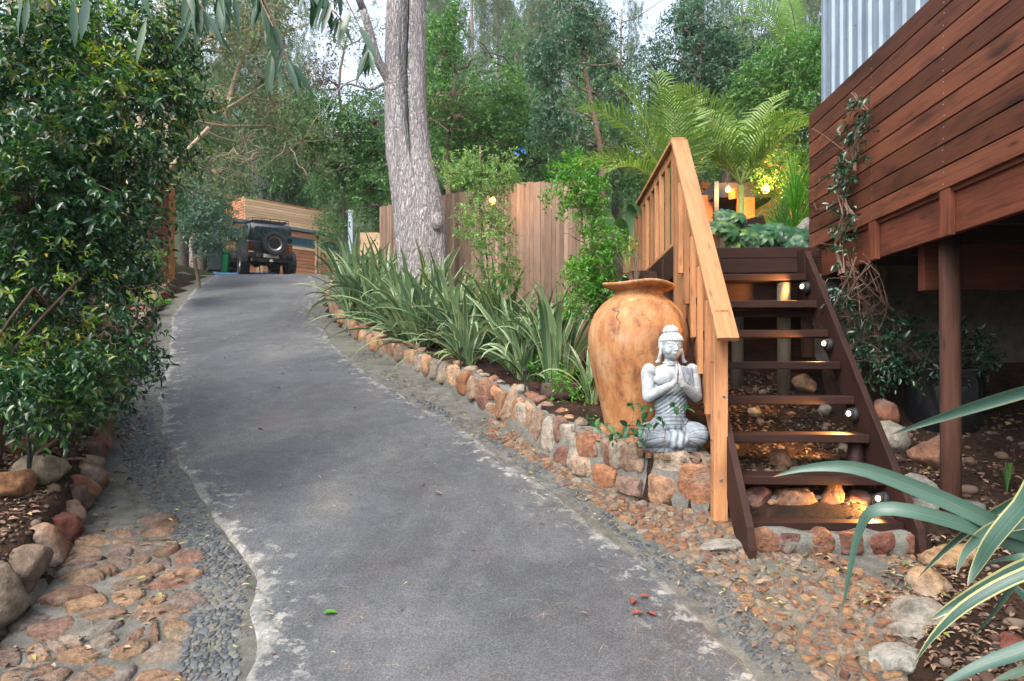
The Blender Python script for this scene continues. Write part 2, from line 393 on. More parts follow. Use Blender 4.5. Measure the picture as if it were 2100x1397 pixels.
# foliage
M['bush'] = mat_leaf('glossy_bush_leaf', [(0, (.008,.032,.017)), (.4, (.014,.054,.023)), (.66, (.028,.095,.024)), (.86, (.065,.155,.026)), (.95, (.17,.18,.03)), (1, (.3,.12,.02))], .27, .6, .25, .3)
M['new_growth'] = mat_leaf('new_growth_leaf', [(0, (.05,.13,.02)), (.5, (.10,.21,.03)), (.8, (.2,.26,.04)), (1, (.36,.2,.03))], .35, .5, .35, .1)
M['bush_dark'] = mat_leaf('dark_bush_leaf', [(0, (.009,.032,.018)), (.4, (.014,.05,.026)), (.8, (.025,.08,.033)), (1, (.05,.11,.035))], .27, .6, .2, .3)
M['euc'] = mat_leaf('hanging_leaf', [(0, (.012,.05,.022)), (.4, (.025,.075,.035)), (.7, (.07,.13,.10)), (1, (.05,.12,.03))], .28, .5, .3, 0)
M['olive'] = mat_leaf('olive_leaf', [(0, (.06,.09,.045)), (.4, (.11,.155,.075)), (.75, (.17,.22,.11)), (1, (.26,.24,.11))], .5, .4, .35)
M['dense'] = mat_leaf('dense_leaf', [(0, (.022,.062,.022)), (.4, (.042,.115,.035)), (.8, (.08,.18,.052)), (1, (.15,.235,.07))], .5, .4, .3)
M['green'] = mat_leaf('green_leaf', [(0, (.028,.080,.024)), (.4, (.055,.155,.040)), (.8, (.10,.225,.058)), (1, (.18,.265,.075))], .45, .4, .35)
M['blue'+'green'] = mat_leaf('blue_green_leaf', [(0, (.022,.06,.038)), (.4, (.042,.10,.062)), (.8, (.085,.17,.10)), (1, (.17,.25,.15))], .4, .5, .3)
M['light'] = mat_leaf('light_leaf', [(0, (.07,.15,.045)), (.4, (.12,.24,.065)), (.8, (.2,.34,.10)), (1, (.32,.42,.16))], .4, .5, .4)
M['pine'] = mat_leaf('pine_foliage', [(0, (.08,.13,.075)), (.5, (.13,.19,.11)), (1, (.19,.25,.14))], .7, .2, .4)
M['brown_leaf'] = mat_leaf('brown_leaf', [(0, (.05,.035,.025)), (1, (.11,.075,.05))], .7, .2, .3)
M['palm'] = mat_leaf('palm_leaf', [(0, (.06,.13,.03)), (.5, (.11,.21,.045)), (1, (.22,.31,.08))], .4, .5, .35)
M['fern'] = mat_leaf('fern_leaf', [(0, (.07,.16,.05)), (1, (.16,.27,.09))], .5, .4, .45)
M['bright'] = mat_leaf('bright_leaf', [(0, (.03,.13,.02)), (.6, (.07,.24,.03)), (1, (.2,.36,.05))], .4, .5, .4)
M['mon'] = mat_leaf('broad_leaf', [(0, (.012,.055,.022)), (.7, (.025,.10,.035)), (1, (.16,.24,.04))], .35, .4, .3)
M['spiky'] = rampmat('purple_leaf', [(0, (.06,.035,.035)), (1, (.14,.09,.08))])
M['twig'] = simple('twig_bark', (.10,.06,.045), .8, 0, (30, .3, .01))
M['dead_twig'] = simple('dead_twig', (.16,.10,.075), .8, 0, (30, .3, .01))
M['pale_bark'] = simple('pale_bark', (.36,.29,.19), .75, 0, (8, .4, .02))
M['dark_bark'] = simple('dark_bark', (.06,.045,.038), .9, 0, (14, .7, .04))
M['mid_bark'] = simple('brown_bark', (.14,.10,.075), .9, 0, (14, .7, .04))
M['petiole'] = simple('palm_stalk', (.22,.26,.06), .5)
M['bush_low'] = None
# flax strap: UV.x = across 0..1, UV.y = along
def mat_flax(nm, gs_, yc, ya):
  t = NT(nm); uv = t.N('TexCoord').outputs['UV']; sp = t.N('SeparateXYZ'); t.L(uv, sp.inputs[0])
  isl = t.island(); cc = t.math('ABSOLUTE', t.math('SUBTRACT', sp.outputs[0], .5))
  g = t.ramp(isl, gs_)
  lines = t.noise(t.coord('UV', (22, .25, 1)), 1.5, 2)
  c = t.mix(1, g, t.ramp(lines, [(.3, .7), (.7, 1.35)]), 'MULTIPLY')
  thr = t.math('ADD', t.math('MULTIPLY', isl, .22), .28)
  yel = t.math('MULTIPLY', t.math('GREATER_THAN', cc, thr), t.ramp(t.math('FRACT', t.math('MULTIPLY', isl, 7.3)), [(.25, .0), (.6, ya)]))
  c = t.mix(yel, c, yc)
  sptt = t.ramp(t.noise(t.coord('World'), 38, 4, .7), [(.68, 0), (.72, 1)]); c = t.mix(t.math('MULTIPLY', sptt, .5), c, (.16,.11,.05))
  tipm = t.ramp(t.math('ADD', sp.outputs[1], t.math('MULTIPLY', t.math('SUBTRACT', lines, .5), .06)), [(.945, 0), (.975, 1)]); c = t.mix(tipm, c, (.20,.12,.06))
  t.col(c); t.set(Roughness=.38); t.bump(lines, .25, .002)
  tr = t.N('BsdfTranslucent'); t.L(c, tr.inputs[0]); ms = t.N('MixShader'); ms.inputs[0].default_value = .2
  t.L(t.b.outputs[0], ms.inputs[1]); t.L(tr.outputs[0], ms.inputs[2]); t.L(ms.outputs[0], t.out.inputs[0]); return t.m
M['flax'] = mat_flax('flax_leaf', [(0, (.05,.115,.055)), (.5, (.10,.19,.10)), (1, (.20,.30,.14))], (.44,.44,.16), .9)
M['flax_near'] = mat_flax('striped_flax_leaf', [(0, (.022,.062,.048)), (.5, (.040,.092,.072)), (1, (.065,.125,.088))], (.36,.35,.16), .95)
# bark of the big tree
def mat_bark(name, hi, mid, lo, sc_=1.0):
    t = NT(name); v = t.coord('World', (1, 1, .22)); nz = t.N('TexNoise'); nz.inputs['Scale'].default_value = 5*sc_; nz.inputs['Detail'].default_value = 5
    t.L(v, nz.inputs['Vector']); vm = t.N('VectorMath', _operation='MULTIPLY_ADD'); t.L(nz.outputs[1], vm.inputs[0]); vm.inputs[1].default_value = (.16,.16,.16); t.L(v, vm.inputs[2])
    d = t.vor(vm.outputs[0], 13*sc_, 'DISTANCE_TO_EDGE'); d2 = t.vor(vm.outputs[0], 33*sc_, 'DISTANCE_TO_EDGE')
    n = t.noise(v, 30*sc_, 5, .7); n2 = t.noise(v, 2.2, 4, .6)
    c = t.ramp(n, [(.3, mid), (.65, hi)]); c = t.mix(1, c, t.ramp(n2, [(.35, .72), (.65, 1.15)]), 'MULTIPLY')
    crack = t.ramp(d, [(0, 1), (.16, 0)]); crack2 = t.ramp(d2, [(0, .7), (.13, 0)])
    c = t.mix(crack2, c, mid); c = t.mix(t.math('MULTIPLY', crack, .65), c, lo)
    t.col(c); t.set(Roughness=.9)
    h = t.math('ADD', t.ramp(d, [(0, 0), (.3, 1)]), t.math('ADD', t.math('MULTIPLY', t.ramp(d2, [(0, 0), (.25, 1)]), .4), t.math('MULTIPLY', n, .4)))
    t.bump(h, .9, .03); return t.m
M['bark'] = mat_bark('grey_bark', (.44,.42,.43), (.28,.265,.272), (.07,.063,.065), 1.75)
M['pine_bark'] = mat_bark('pine_bark', (.34,.27,.25), (.2,.15,.135), (.05,.035,.03), .7)
# terracotta
t = NT('terracotta'); v = t.coord('Object'); vs = t.coord('Object', (1, 1, .35)); n = t.noise(vs, 9, 7, .72, .3)
c = t.ramp(n, [(.33, (.10,.04,.018)), (.44, (.25,.10,.032)), (.55, (.33,.15,.052)), (.70, (.37,.24,.125))])
n2 = t.noise(v, 2.4, 5, .65, .4); c = t.mix(t.math('MULTIPLY', t.ramp(n2, [(.52, 0), (.7, 1)]), .5), c, (.40,.29,.19))
n3 = t.noise(v, 11, 5, .7); c = t.mix(t.math('MULTIPLY', t.ramp(n3, [(.56, 0), (.66, 1)]), .6), c, (.12,.05,.022))
nz = t.N('TexNoise'); nz.inputs['Scale'].default_value = 3; t.L(v, nz.inputs['Vector'])
vm = t.N('VectorMath', _operation='MULTIPLY_ADD'); t.L(nz.outputs[1], vm.inputs[0]); vm.inputs[1].default_value = (.5,.5,.5); t.L(v, vm.inputs[2])
cr = t.ramp(t.vor(vm.outputs[0], 2.1, 'DISTANCE_TO_EDGE'), [(0, 1), (.004, 1), (.008, 0)]); msk = t.ramp(t.noise(v, 1.7, 2), [(.48, 0), (.56, 1)])
crm = t.math('MULTIPLY', cr, msk); c = t.mix(t.math('MULTIPLY', crm, .8), c, (.06,.03,.02))
sp = t.N('SeparateXYZ'); t.L(v, sp.inputs[0])
gm = t.math('MULTIPLY', t.ramp(t.noise(v, 7, 4), [(.5, 0), (.56, 1)]), t.ramp(sp.outputs[2], [(1.17/2, 0), (1.3/2, 0), (1.32/2, 1)]))
t.col(c); t.set(Roughness=.72)
h = t.math('SUBTRACT', t.math('ADD', t.math('MULTIPLY', n, .5), t.math('MULTIPLY', n3, .25)), crm); t.bump(h, .5, .015); M['terra'] = t.m
# statue: paint wash, with crease shade and bright ridges put into the colour
t = NT('cast_stone'); at = t.N('Attribute'); at.attribute_name = 'robe_scalp'; g = t.N('NewGeometry')
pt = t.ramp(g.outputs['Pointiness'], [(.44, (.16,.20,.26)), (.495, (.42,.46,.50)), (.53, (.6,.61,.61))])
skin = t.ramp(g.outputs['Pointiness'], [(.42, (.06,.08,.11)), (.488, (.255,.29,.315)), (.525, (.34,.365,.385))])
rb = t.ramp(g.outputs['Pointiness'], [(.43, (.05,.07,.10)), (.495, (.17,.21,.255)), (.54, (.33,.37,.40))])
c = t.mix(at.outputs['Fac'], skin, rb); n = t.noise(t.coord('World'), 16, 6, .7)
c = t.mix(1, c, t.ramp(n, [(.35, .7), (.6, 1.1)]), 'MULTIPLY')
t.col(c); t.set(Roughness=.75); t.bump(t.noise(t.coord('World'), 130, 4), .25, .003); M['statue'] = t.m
t = NT('statue_hair'); g = t.N('NewGeometry'); c = t.ramp(g.outputs['Pointiness'], [(.42, (.10,.14,.18)), (.52, (.30,.35,.38)), (.6, (.38,.42,.44))]); t.col(c); t.set(Roughness=.75); M['hair'] = t.m  # curl shading put into the hair colour the same way
# ================================================================== ground shape
def base(y):
    y = np.asarray(y, float)
    return np.where(y < 20.4, .25*(y-3.3), np.where(y < 30, 4.275+.13*(y-20.4), 5.523+.33*(y-30)))
AL = interp([(-6,-1.3),(0,-1.25),(3.28,-1.289),(3.9,-1.49),(4.15,-1.57),(5.05,-2.235),(5.865,-2.87),(6.85,-3.57),(8.24,-4.27),(10.33,-5.2),(13.3,-6.65),(17.6,-8.17),(20.7,-8.95),(24,-10),(31,-12)])
AR = interp([(-6,1.7),(0,1.4),(3.28,1.195),(3.99,.998),(4.97,.532),(5.97,0),(7,-.6),(8.45,-1.63),(10.33,-2.58),(12.76,-3.65),(15.1,-4.43),(17.6,-4.96),(20,-5.85),(22,-5.6),(24,-4),(31,-2)])
WL = interp([(-6,-2.5),(0,-2.55),(3.28,-2.65),(4.09,-2.8),(4.68,-3.0),(5.47,-3.34),(6.58,-3.88),(8.24,-4.71),(9.43,-5.22),(10.33,-5.62),(13.3,-7.05),(17.6,-8.6),(20.7,-9.6),(24,-11),(31,-14)])
PO = interp([(-6,-1.6),(0,-1.58),(3.28,-1.62),(3.9,-1.81),(4.37,-2.03),(4.97,-2.56),(5.61,-3.13),(6.58,-3.76),(8.24,-4.62),(9.43,-5.12),(31,-14)])
WRt = [(-6,1.95),(0,1.75),(2.5,1.75),(3.3,1.9),(3.85,2.3),(4.45,2.7),(4.46,2.7),(4.50,1.62),(5.0,1.6),(5.05,1.46),(5.25,.94),(5.61,.6),(6.08,.348),(6.85,0),(7.84,-.5),(9.17,-1.31),(10.3,-2.13),(13.3,-3.5),(15.5,-4.2),(18,-4.7),(20.5,-5.3),(22,-5.2),(24,-3.6),(31,-1.5)]
WR = interp(WRt)
def Hbed(y): return np.interp(y, [5, 5.9, 8, 10, 20], [.38, .33, .26, .2, .2])
def Hst(y): return np.interp(y, [4.6, 4.95, 5.05, 6.2, 7], [.12, .17, .26, .42, .5])
def ground(x, y):
    x = np.asarray(x, float); y = np.asarray(y, float); z = base(y)
    wr = WR(y); wlf = WL(y)
    H = np.where(y < 4.6, .05, np.where(x > 1.56, Hst(y), Hbed(y)))
    r = sstep(0.0, .1, x - wr)
    zr = z + H*r
    zr = zr + (.09*np.clip(x - 3.2, 0, 6) + .35*np.clip(x - 5.0, 0, 6))*sstep(3.5, 5.5, y)                   # bank under the deck; steep unseen rise beyond it added to block light
    up = np.maximum(zr, 2.56 + .12*np.clip(y-7.6, 0, 99))
    k = sstep(7.15, 7.45, y + 0*x) * sstep(.85, 1.35, x)
    zr = zr*(1-k) + up*k
    l = sstep(0, .12, wlf - x)
    zl = z + l*(.26 + .22*np.clip(wlf - .1 - x, 0, 30))
    out = np.where(x > (wlf + wr)/2, zr, zl)
    m = (x > wlf) & (x < wr)
    n = fbm(x*1.7, y*1.7, 0, 5, 3)*.035 + fbm(x*7, y*7, 0, 9, 2)*.012
    return np.where(m, out, out + n*np.clip(1 + 0*x, 0, 1))
def gz(x, y): return float(ground(x, y))

# one ground sheet: fine near, coarse to the horizon
def axis(lo, hi, f0, f1, fine, grow=1.18):
    a = list(np.arange(f0, f1 + 1e-6, fine)); s = fine; q = f1
    while q < hi: s *= grow; q += s; a.append(q)
    s = fine; q = f0; b = []
    while q > lo: s *= grow; q -= s; b.append(q)
    return np.array(b[::-1] + a)
ax_ = axis(-130, 130, -8, 5, .06); ay_ = axis(-30, 170, 2.0, 10, .06)
X, Y = np.meshgrid(ax_, ay_); Z = ground(X, Y)
ins = (X > WL(Y) + .0) & (X < WR(Y) - .0)
Z = np.where(ins, Z - .06, Z)
nx = len(ax_); idx = np.arange(X.size).reshape(X.shape)
Q = np.stack([idx[:-1,:-1], idx[:-1,1:], idx[1:,1:], idx[1:,:-1]], -1).reshape(-1, 4)
me = np_mesh('ground', np.stack([X.ravel(), Y.ravel(), Z.ravel()], 1), [Q], smooth=True)
struct(link('ground', me, M['soil']))

def ribbon(name, fa, fb, y0, y1, dy, ns, zoff, mat, rag=0, seed=0, uvfn=True):
    ys = np.arange(y0, y1 + 1e-6, dy); s = np.linspace(0, 1, ns)
    A = fa(ys) + rag*fbm(ys*3.1, 0, 0, seed, 4); B = fb(ys) + rag*fbm(ys*3.3, 5, 0, seed+9, 4)
    X = A[:, None]*(1-s) + B[:, None]*s; Y = np.repeat(ys[:, None], ns, 1)
    Z = base(Y) + zoff + fbm(X*1.2, Y*1.2, 0, 3, 3)*.008 + fbm(X*9, Y*9, 0, 4, 2)*.0015
    Z[:, 0] -= .05; Z[:, -1] -= .05
    i = np.arange(X.size).reshape(X.shape)
    Q = np.stack([i[:-1,:-1], i[:-1,1:], i[1:,1:], i[1:,:-1]], -1).reshape(-1, 4)
    V = np.stack([X.ravel(), Y.ravel(), Z.ravel()], 1)
    uv = np.stack([(X - A[:, None]).ravel(), (B[:, None] - X).ravel()], 1)[Q]*.8
    return struct(link(name, np_mesh(name, V, [Q], [uv], True), mat))
ribbon('driveway', AL, AR, -6, 20.6, .05, 60, .02, M['asphalt'], .035, 11)
ribbon('forecourt', lambda y: AL(y) - .3, lambda y: AR(y) + .3, 20.5, 31, .5, 6, .016, M['mortar'], 0, 3)
ribbon('left_verge', lambda y: WL(y) - .05, lambda y: AL(y) + .12, -6, 20.6, .08, 14, .0, M['mortar_dirty'], 0, 21)
ribbon('right_verge', lambda y: AR(y) - .12, lambda y: np.minimum(WR(y), 2.75) + .03, -6, 20.6, .04, 30, .004, M['mortar_dirty'], 0, 31)

# ================================================================== stones packed as cells
def poly_cells(pts, rmax, gap, aniso=1.0):
    pts = np.asarray(pts, float); n = len(pts); out = []
    q = pts*[1, aniso]
    for i in range(n):
        d = q - q[i]; dd = (d**2).sum(1); order = np.argsort(dd)[1:15] if n > 15 else [j for j in np.argsort(dd) if j != i]
        k = 12; poly = [(math.cos(2*math.pi*a/k)*rmax, math.sin(2*math.pi*a/k)*rmax) for a in range(k)]
        for j in order:
            ex, ey = d[j]; L2 = dd[j]; L = math.sqrt(L2)
            if L > 2*rmax: break
            lim = L2/2 - gap*L/2
            np_ = []
            for a in range(len(poly)):
                p, r = poly[a], poly[(a+1) % len(poly)]
                sp = p[0]*ex + p[1]*ey - lim; sr = r[0]*ex + r[1]*ey - lim
                if sp <= 0: np_.append(p)
                if (sp < 0) != (sr < 0) and abs(sp - sr) > 1e-12:
                    t = sp/(sp - sr); np_.append((p[0] + (r[0]-p[0])*t, p[1] + (r[1]-p[1])*t))
            poly = np_
            if len(poly) < 3: break
        if len(poly) < 3: continue
        out.append((pts[i], np.array(poly)/[1, aniso]))
    return out
def chaikin(p, k=.25):
    a = np.roll(p, -1, 0); r = np.empty((len(p)*2, 2)); r[0::2] = p*(1-k) + a*k; r[1::2] = p*k + a*(1-k); return r
def add_stone(mb, c, poly, h, mp, soft=1, dome=.8, sink=.02, jit=.12, fine=False):
    for _ in range(soft): poly = chaikin(poly)
    n = len(poly); ph = rnd.random()*9
    rings = [(1.0, -sink), (1.0, h*.35), (.9, h*.78), (.62, h*.98)] if not fine else [(1, -sink), (.98, h*.3), (.93, h*.6), (.82, h*.85), (.6, h*.98), (.3, h*1.03)]
    V = []; tx, ty = rnd.uniform(-jit, jit), rnd.uniform(-jit, jit)
    for s_, hh in rings:
        for k, p in enumerate(poly):
            w_ = 1 + .09*math.sin(3*k + ph) + .05*math.sin(7.3*k + 2*ph)
            u, v = p[0]*s_*w_, p[1]*s_*w_
            V.append(mp(c[0] + u, c[1] + v, hh + (tx*u + ty*v if hh > 0 else 0) + (rnd.uniform(-.05, .05)*h if hh > 0 else 0)))
    V.append(mp(c[0], c[1], h*1.04)); Fc = []
    for r in range(len(rings)-1):
        for k in range(n):
            k2 = (k+1) % n; Fc.append((r*n+k, r*n+k2, (r+1)*n+k2, (r+1)*n+k))
    r = len(rings)-1
    for k in range(n): Fc.append((r*n+k, r*n+(k+1) % n, len(V)-1))
    mb.add(V, Fc)
def jgrid(x0, x1, y0, y1, s, jit=.38, test=None):
    o = []; j = 0; y = y0
    while y < y1:
        x = x0 + (s/2 if j % 2 else 0)
        while x < x1:
            a, b = x + rnd.uniform(-jit, jit)*s, y + rnd.uniform(-jit, jit)*s
            if test is None or test(a, b): o.append((a, b))
            x += s
        y += s*.87; j += 1
    return o
def gmap(off): return lambda u, v, h: (u, v, float(base(v)) + off + h)
def on_ground(name, pts, rmax, gap, h, off, mat, soft=1, jit=.12, aniso=1.0, keep=None):
    mb = MB()
    for c, p in poly_cells(pts, rmax, gap, aniso):
        if keep and not keep(c): continue
        add_stone(mb, c, p, h*rnd.uniform(.6, 1.3), gmap(off), soft, jit=jit)
    o = mb.build(name, mat, smooth=True); return o
def lin(f, a=0): return f
# left apron of flat stones
pts = jgrid(-2.75, -1.5, 1.4, 5.75, .125, .5, lambda a, b: WL(b)+.1 < a < PO(b)-.05)
pts = [p for p in pts if rnd.random() > .18 + .3*(float(vnoise(p[0]*3, p[1]*3, 0, 12)) > 0)]
struct(on_ground('stone_path', pts, .16, .022, .036, -.014, M['flag'], 1, .2, 1.5))
# dark pebble strips
pts = jgrid(-5.3, -1.3, 2.0, 9.5, .034, .46, lambda a, b: rnd.random() > .18 and PO(b)+.0 < a < AL(b)-.01 - .02*(1+float(vnoise(b*3, 1, 0, 3))) and float(vnoise(a*5, b*5, 0, 77)) > -.95)
struct(on_ground('pebble_strip', pts, .025, .006, .006, .0, M['pebble'], 0, .3))
def rstrip(b): return AR(b) + np.interp(b, [2, 4.2, 5, 7, 9], [.3, .26, .2, .16, .2])
pts = jgrid(-2.2, 1.6, 2.0, 10, .034, .46, lambda a, b: rnd.random() > .3 and AR(b)+.02 + .025*(1+float(vnoise(b*3, 7, 0, 3))) < a < rstrip(b) and float(vnoise(a*5, b*5, 0, 78)) > -.6)
struct(on_ground('pebble_border', pts, .024, .009, .005, .003, M['pebble'], 0, .3))
# right apron of small cobbles
pts = jgrid(-.2, 2.75, 2.0, 7.2, .075, .42, lambda a, b: rstrip(b)+.03 < a < min(WR(b), 2.7)-.02 and float(vnoise(a*2.2, b*2.2, 0, 79)) > -.62)
struct(on_ground('cobble_apron', pts, .052, .011, .016, .0, M['cobble'], 1, .25))

# ------------------------------------------------------------------ rocks
_ico = None
def ico(sub):
    import bmesh
    bm = bmesh.new(); bmesh.ops.create_icosphere(bm, subdivisions=sub, radius=1)
    V = np.array([v.co[:] for v in bm.verts]); Fc = np.array([[v.index for v in f.verts] for f in bm.faces]); bm.free(); return V, Fc
ICO3, ICO3F = ico(4); ICO2, ICO2F = ico(3)
def rock_verts(size, seed, round_=.5, V=None, block=0):
    V = ICO3 if V is None else V; r = np.random.RandomState(seed); nn = 11
    N = r.normal(size=(nn, 3)); N /= np.linalg.norm(N, axis=1)[:, None]; d = r.uniform(.66, 1.0, nn)
    if block:
        A = np.array([(1,0,0),(-1,0,0),(0,1,0),(0,-1,0),(0,0,1),(0,0,-1)], float) + r.normal(size=(6, 3))*.12; N = np.concatenate([N[:5], A/np.linalg.norm(A, axis=1)[:, None]]); d = np.concatenate([d[:5]+.15, r.uniform(.72, .86, 6)])
    q = V @ N.T; kk = 12 + 30*(1-round_)
    rad = np.where(q > .05, d/np.maximum(q, .05), 9.); rr = -np.log(np.exp(-kk*rad).sum(1) + math.exp(-kk*1.15))/kk
    rr = rr*(1 + .07*fbm(V[:, 0]*2.5, V[:, 1]*2.5, V[:, 2]*2.5, seed, 3) + .035*fbm(V[:, 0]*7, V[:, 1]*7, V[:, 2]*7, seed, 3))
    return V*rr[:, None]*np.asarray(size)
def rotz(V, a, tilt=0):
    c, s = math.cos(a), math.sin(a); c2, s2 = math.cos(tilt), math.sin(tilt)
    V = V @ np.array([[1,0,0],[0,c2,s2],[0,-s2,c2]]); return V @ np.array([[c,s,0],[-s,c,0],[0,0,1]])
def rock(name, loc, size, seed, mat, parent=None, rz=0, tilt=0, lo=False, round_=.5, base_=None):
    V, Fc = (ICO2, ICO2F) if lo else (ICO3, ICO3F)
    v = rotz(rock_verts(size, seed, round_, V), rz, tilt)
    o = link(name, np_mesh(name, v, [Fc], smooth=True), mat)
    o.location = loc
    if parent: o.parent = parent; o.location = Vector(loc) - Vector(parent.location)
    return o
# left row of boulders set in cement
ed = thing('boulder_edging', 'row of rounded red and tan boulders cemented along the left side of the path', 'stone edging', (-2.75, 3.4, 0))
y = 2.6; k = 0; mort = []
while y < 21.5 and k < 98:
    big = float(np.interp(y, [2.5, 4.6, 6, 9, 13, 22], [.205, .15, .115, .115, .2, .26])) * rnd.uniform(.8, 1.2)
    x = float(WL(y)) - big*.55 + rnd.uniform(-.02, .02); hh = big*rnd.uniform(.85, 1.25)
    ang = math.atan2(float(WL(y+.3) - WL(y-.3)), .6)
    rock('stone', (x, y, float(base(y)) + hh*.62), (big*.85, big*1.02, hh), 100+k, M['boulder'], ed, -ang*-1 + rnd.uniform(-.3, .3) , rnd.uniform(-.25, .25), y > 8, .25)
    if y > 5.2 and k % 2 == 0 and k < 96:      # second course further up
        k += 1
        rock('stone', (x - .1, y + big*.6, float(base(y)) + hh*1.25), (big*.75, big*.9, hh*.6), 300+k, M['boulder'], ed, rnd.uniform(0, 3), rnd.uniform(-.3, .3), True, .6)
    y += big*1.72/math.hypot(1, math.tan(ang)) ; k += 1
ys = np.arange(-2, 21.5, .12); mb = MB()
prof = [(.02, -.04), (-.01, .03), (-.07, .09), (-.2, .16), (-.32, .2), (-.42, .05)]
V = []; 
for yy in ys:
    for (dx, dz) in prof: V.append((float(WL(yy)) + dx + .02*float(vnoise(yy*4, dx*9, 0, 3)), yy, float(base(yy)) + dz*(1+.3*float(vnoise(yy*3, dz*9, 0, 6)))))
m_ = len(prof); Fc = [(i*m_+j, i*m_+j+1, (i+1)*m_+j+1, (i+1)*m_+j) for i in range(len(ys)-1) for j in range(m_-1)]
mb.add(V, Fc); put(mb.build('mortar', M['mortar_dirty'], None, True), ed, ed.location)
# loose stones in the left bed
for i, (px, py, Yd, s_, lab) in enumerate([(95, 1075, 4.9, .15, 'mossy grey green rock behind the left boulder row'), (25, 1115, 4.6, .13, 'small dark red rock in the left bed at the picture edge'),
        (60, 990, 5.3, .12, 'ochre lump of rock under the big left bush'), (185, 800, 7.2, .12, 'tan block of rock below the bush beside the upper left boulders')]):
    p = P(px, py, Yd); g = gz(p.x, p.y)
    o = rock('loose_rock', (p.x, p.y, g + s_*.45), (s_*1.2, s_, s_*.8), 700+i, M['boulder'], None, i, .1, False, .5); tag(o, lab, 'rock')

# ------------------------------------------------------------------ right retaining wall, stones in mortar along a line
wy = [a for a, b in WRt if 5.05 <= a <= 22]; wx = [b for a, b in WRt if 5.05 <= a <= 22]
LP_ = [(wx[i], wy[i]) for i in range(len(wy))]; cu = [0]
for i in range(1, len(LP_)): cu.append(cu[-1] + math.dist(LP_[i], LP_[i-1]))
def wall_pt(u):
    u = max(0, min(cu[-1]-1e-3, u)); x = np.interp(u, cu, [p[0] for p in LP_]); y = np.interp(u, cu, [p[1] for p in LP_])
    e = .25; x2 = np.interp(min(u+e, cu[-1]), cu, [p[0] for p in LP_]); y2 = np.interp(min(u+e, cu[-1]), cu, [p[1] for p in LP_])
    x1 = np.interp(max(u-e, 0), cu, [p[0] for p in LP_]); y1 = np.interp(max(u-e, 0), cu, [p[1] for p in LP_])
    d = Vector((x2-x1, y2-y1)).normalized(); return x, y, Vector((-d.y, d.x)) # normal to the left of travel
def wmap(u, v, h):
    x, y, n = wall_pt(u); s = -1 if n.x > 0 else 1
    n = n*(1 if (n.x*-1 + n.y*-1) > 0 else -1)
    hh = h - .18*v
    return (x + n.x*hh, y + n.y*hh, float(base(y)) + v)
rw = thing('retaining_wall', 'low mortared wall of orange sandstone blocks edging the planted bed right of the driveway', 'stone wall', (1.4, 5.05, .43))
def Hw(u): return float(Hbed(wall_pt(u)[1])) 
V = []; us = np.arange(0, cu[-1], .08); vs_ = [-.06, 0, .1, .2, .3, .36, .4]
for u in us:
    H = Hw(u)
    for j, v in enumerate(vs_):
        v2 = v/.4*(H+.02); V.append(wmap(u, v2, .024 + .015*float(fbm(u*5, v*9, 0, 4, 2)) - (.04 if j == 6 else 0)))
    p = wmap(u, H+.01, -.25); V.append(p)
m_ = len(vs_)+1; Fc = [(i*m_+j, (i+1)*m_+j, (i+1)*m_+j+1, i*m_+j+1) for i in range(len(us)-1) for j in range(m_-1)]
mb = MB(); mb.add(V, Fc); mo = mb.build('mortar', M['mortar'], None, True); put(mo, rw, rw.location)
pts = []; u = -.06
while u < cu[-1]-.1:
    H = Hw(u); sp_ = rnd.uniform(.2, .3)
    if u < 3.0:
        if rnd.random() < .45: pts.append((u+sp_/2, H*.5))
        else: pts += [(u+sp_/2+rnd.uniform(-.03, .03), H*rnd.uniform(.2, .3)), (u+sp_/2+rnd.uniform(-.05, .05), H*rnd.uniform(.72, .82))]
        if rnd.random() < .5: pts.append((u+sp_, H*rnd.uniform(.3, .9)))
    else: pts.append((u+sp_/2, H*.5))
    u += sp_*1.05
SV = []; SFc = []
for c, p in poly_cells(pts, .2, .02, 1.0):
    H = Hw(c[0]); p = p.copy(); p[:, 1] = np.clip(p[:, 1] + c[1], .0, H + .045) - c[1]
    w_, h_ = (p[:, 0].max()-p[:, 0].min())*.56, (p[:, 1].max()-p[:, 1].min())*.56
    cc = c[1] + (p[:, 1].max()+p[:, 1].min())/2; o_ = Vector(wmap(c[0], cc, .0)); e_ = Vector(wmap(c[0]+.05, cc, 0)) - Vector(wmap(c[0]-.05, cc, 0)); an = math.atan2(e_.y, e_.x)
    vv = rotz(rock_verts((w_, rnd.uniform(.05, .085), h_), len(SV)+50, .45, ICO3 if c[0] < 4 else ICO2, len(SV) % 3 != 1), an, rnd.uniform(-.12, .12)) + np.array(o_); SFc.append((ICO3F if c[0] < 4 else ICO2F) + sum(len(q) for q in SV)); SV.append(vv)
put(link('stonework', np_mesh('stonework', np.concatenate(SV), [np.concatenate(SFc)], smooth=True), M['stone']), rw, rw.location)
for i in range(34):                                         # coping stones on the wall's crest
    u = .55 + i*.21 + rnd.uniform(-.05, .05)
    if u < 1.2 and rnd.random() < .5: continue
    H = Hw(u); x, y_, z = wmap(u, H + .015, rnd.uniform(-.22, -.1)); s_ = rnd.uniform(.055, .1)
    rock('coping_stone', (x, y_, z), (s_*1.25, s_, s_*.75), 900+i, M['stone'], rw, rnd.uniform(0, 3), rnd.uniform(-.3, .3), i > 14, .45)
